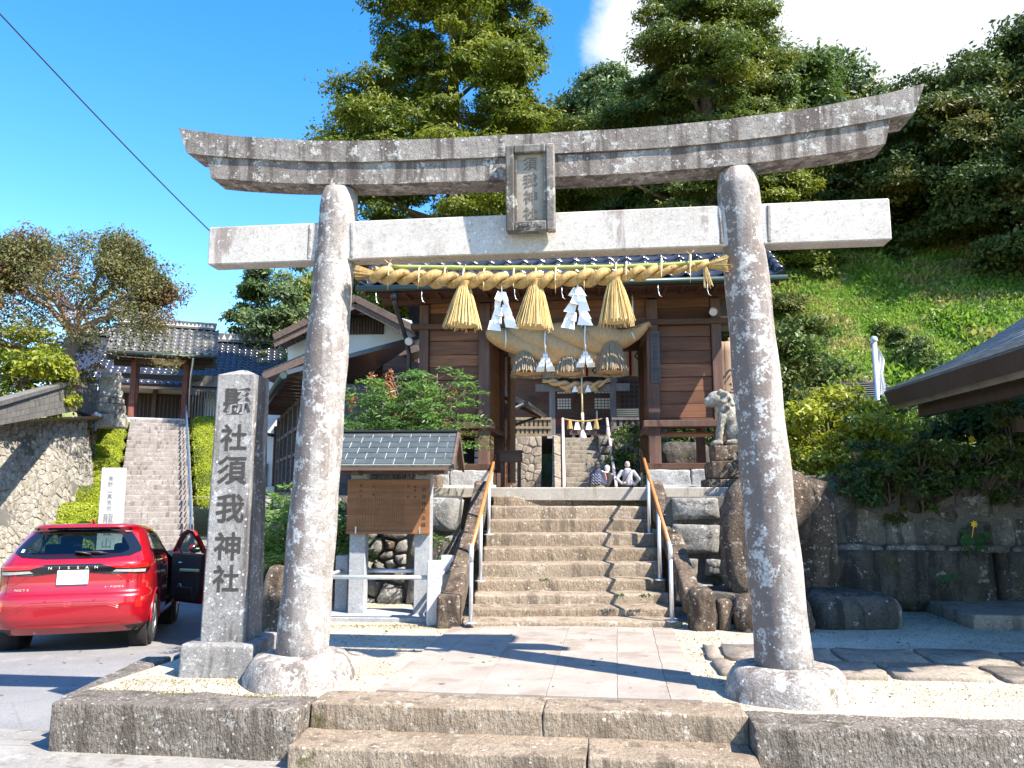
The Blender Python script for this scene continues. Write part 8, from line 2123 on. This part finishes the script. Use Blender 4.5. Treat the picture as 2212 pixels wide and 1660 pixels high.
# weeds on the steps and along the kerb
for i, (x, y, z, lab) in enumerate(((1175, 1256, .34, 'tiny green weed on the fifth step near the middle'), (1395, 1290, .25, 'tuft of green weeds at the right end of a lower step'), (1338, 1290, .25, 'small weed on a lower step left of the right handrail'), (148, 1622, -.27, 'little weed at the foot of the left kerb block'), (1005, 1310, .06, 'yellow-green weed by the foot of the left handrail'), (1385, 1080, 1.08, 'small weed on a top step near the right handrail'))):
    c = G(x, y, z); t = thing('weed', lab, 'weed', c); cl = [(random.Random(i + k).uniform(-.035, .035), 0, .005, .02, .6, .5) for k in range(4)]; foliage('leaves', t, M['leaf_mid'], cl, 16, .02, i)
# ------------------------------------------------------------------ ground cover on the slope
rgn = np.random.default_rng(77); n = 165000
X = rgn.uniform(5.2, 22, n); Y = np.where(rgn.random(n) < .7, rgn.uniform(16.5, 33, n), rgn.uniform(25, 34, n)); zz = np.array([hill_h(a, b) for a, b in zip(X, Y)])
patch_ = np.array([mn.noise(Vector((a * .9, b * .9, 3))) for a, b in zip(X, Y)]); big_ = np.array([mn.noise(Vector((a * .45, b * .45, 9))) for a, b in zip(X, Y)])
hgt = np.clip(.16 + .22 * patch_ + .25 * np.clip(big_, 0, 1), .05, .6)
ctr = np.stack([X, Y, zz + rgn.uniform(0, 1, n) * hgt * .9], 1); ax = unit(np.stack([rgn.normal(size=n) * .6, rgn.normal(size=n) * .6 - .35, rgn.uniform(.2, 1, n)], 1)); sd = unit(np.cross(ax, rgn.normal(size=(n, 3))))
L = rgn.uniform(.08, .22, n) * (1 + .7 * (big_ > .15)); wdt = L * rgn.uniform(.22, .6, n)
tag(link('slope_grass', cards_mesh('slope_grass', M['leaf_grass'], ctr, ax, sd, L, wdt, np.clip(.5 + patch_ * .8 + rgn.normal(size=n) * .2, 0, 1))), 'sunlit grass and creeping weeds covering the hillside at the right', 'grass', kind='stuff')
SGp = 'bushes on the grassy slope'
proto = None
for i in range(26):
    x, y = rgn.uniform(6.8, 15), rgn.uniform(17.5, 30.5)
    if x / y > .60: continue
    if proto is None:
        proto = thing('slope_bush', 'low green bush on the sunlit grassy slope', 'shrub', (x, y, hill_h(x, y)), 0, SGp); cl = crown_clumps(9, 26, [(-.1, .7), (.3, .7), (.6, .3)], .28, .7); foliage('leaves', proto, M['leaf_mid'], cl, 90, .13, 9)
    else: copy_tree(proto, 'low green bush on the sunlit grassy slope', x, y, hill_h(x, y), rgn.uniform(0, 6), rgn.uniform(.35, .85), SGp)
# thin grass on the wall top, moss by the wall foot, fallen leaves
n = 9000; X = rgn.uniform(2.2, 8.5, n); Y = rgn.uniform(9.4, 15, n); zz = 1.2 + .05 * np.maximum(0, X - 4) + .0 * Y
ax = unit(np.stack([rgn.normal(size=n) * .5, rgn.normal(size=n) * .5 - .2, rgn.uniform(.3, 1, n)], 1)); sd = unit(np.cross(ax, rgn.normal(size=(n, 3)))); L = rgn.uniform(.03, .10, n) * (X > 3.0)
tag(link('terrace_weeds', cards_mesh('terrace_weeds', M['leaf_mid'], np.stack([X, Y, zz], 1), ax, sd, L, L * .35, rgn.uniform(0, 1, n))), 'weeds covering the terrace behind the mossy wall', 'weeds', kind='stuff')
n = 4200; sel = rgn.choice(5, n, p=[.35, .2, .2, .15, .10])
X = np.where(sel == 0, rgn.uniform(2.6, 5.5, n), np.where(sel == 1, rgn.uniform(-1.9, -.5, n), np.where(sel == 2, rgn.uniform(-2.7, -1.2, n), np.where(sel == 3, rgn.uniform(-2.6, -1.5, n), rgn.uniform(1.3, 1.8, n)))))
Y = np.where(sel == 0, 8.4 - .12 * (X - 2.6) - np.abs(rgn.normal(0, .45, n)), np.where(sel == 1, 7.55 - np.abs(rgn.normal(0, .10, n)), np.where(sel == 2, 4.92 - .12 * (X + 1.2) + np.abs(rgn.normal(0, .05, n)), np.where(sel == 3, 5.35 + rgn.normal(0, .12, n), rgn.uniform(5.2, 7.2, n)))))
ax = unit(np.stack([rgn.normal(size=n), rgn.normal(size=n), rgn.uniform(.1, .8, n)], 1)); sd = unit(np.cross(ax, rgn.normal(size=(n, 3)))); L = rgn.uniform(.006, .022, n)
tag(link('ground_moss', cards_mesh('ground_moss', M['dry_moss'], np.stack([X, Y, np.full(n, .004)], 1), ax, sd, L, L * .4, rgn.uniform(0, .6, n))), 'thin moss and dry tufts along the foot of the walls and kerbs', 'moss', kind='stuff')
n = 5000; X = rgn.uniform(-3.4, 6.5, n); Y = rgn.uniform(4.75, 8.2, n); ok = (Y > 5.0 - .12 * X - .2) & (X > -2.55 + (Y - 5) * -.05); X, Y = X[ok], Y[ok]; n = len(X)
ax = unit(np.stack([rgn.normal(size=n), rgn.normal(size=n), rgn.uniform(-.1, .5, n)], 1)); sd = unit(np.cross(ax, rgn.normal(size=(n, 3)))); L = rgn.uniform(.006, .02, n)
tag(link('grit', cards_mesh('grit', M['earth'], np.stack([X, Y, np.full(n, .004)], 1), ax, sd, L, L * .7, rgn.uniform(0, 1, n))), 'loose grit and litter scattered over the forecourt', 'grit', kind='stuff')

n = 260; X = np.where(rgn.random(n) < .45, rgn.uniform(-7.5, -2.7, n), rgn.uniform(-2.4, 5.0, n)); Y = rgn.uniform(4.95, 8.2, n) + np.where(X < -2.6, rgn.uniform(0, 4, n), 0); Y = np.maximum(Y, 5.2 - .12 * X)
Z = np.where(X < -2.6, np.array([zroad(0, y) for y in Y]) + .006, .02)
ax = unit(np.stack([rgn.normal(size=n), rgn.normal(size=n), rgn.uniform(-.05, .25, n)], 1)); sd = unit(np.cross(ax, np.array([0, 0, 1]) + rgn.normal(size=(n, 3)) * .25)); L = rgn.uniform(.02, .055, n)
tag(link('fallen_leaves', cards_mesh('fallen_leaves', M['leaf_autumn'], np.stack([X, Y, Z], 1), ax, sd, L, L * .5, rgn.uniform(0, 1, n))), 'dry fallen leaves scattered over the road and the forecourt', 'leaves', kind='stuff')
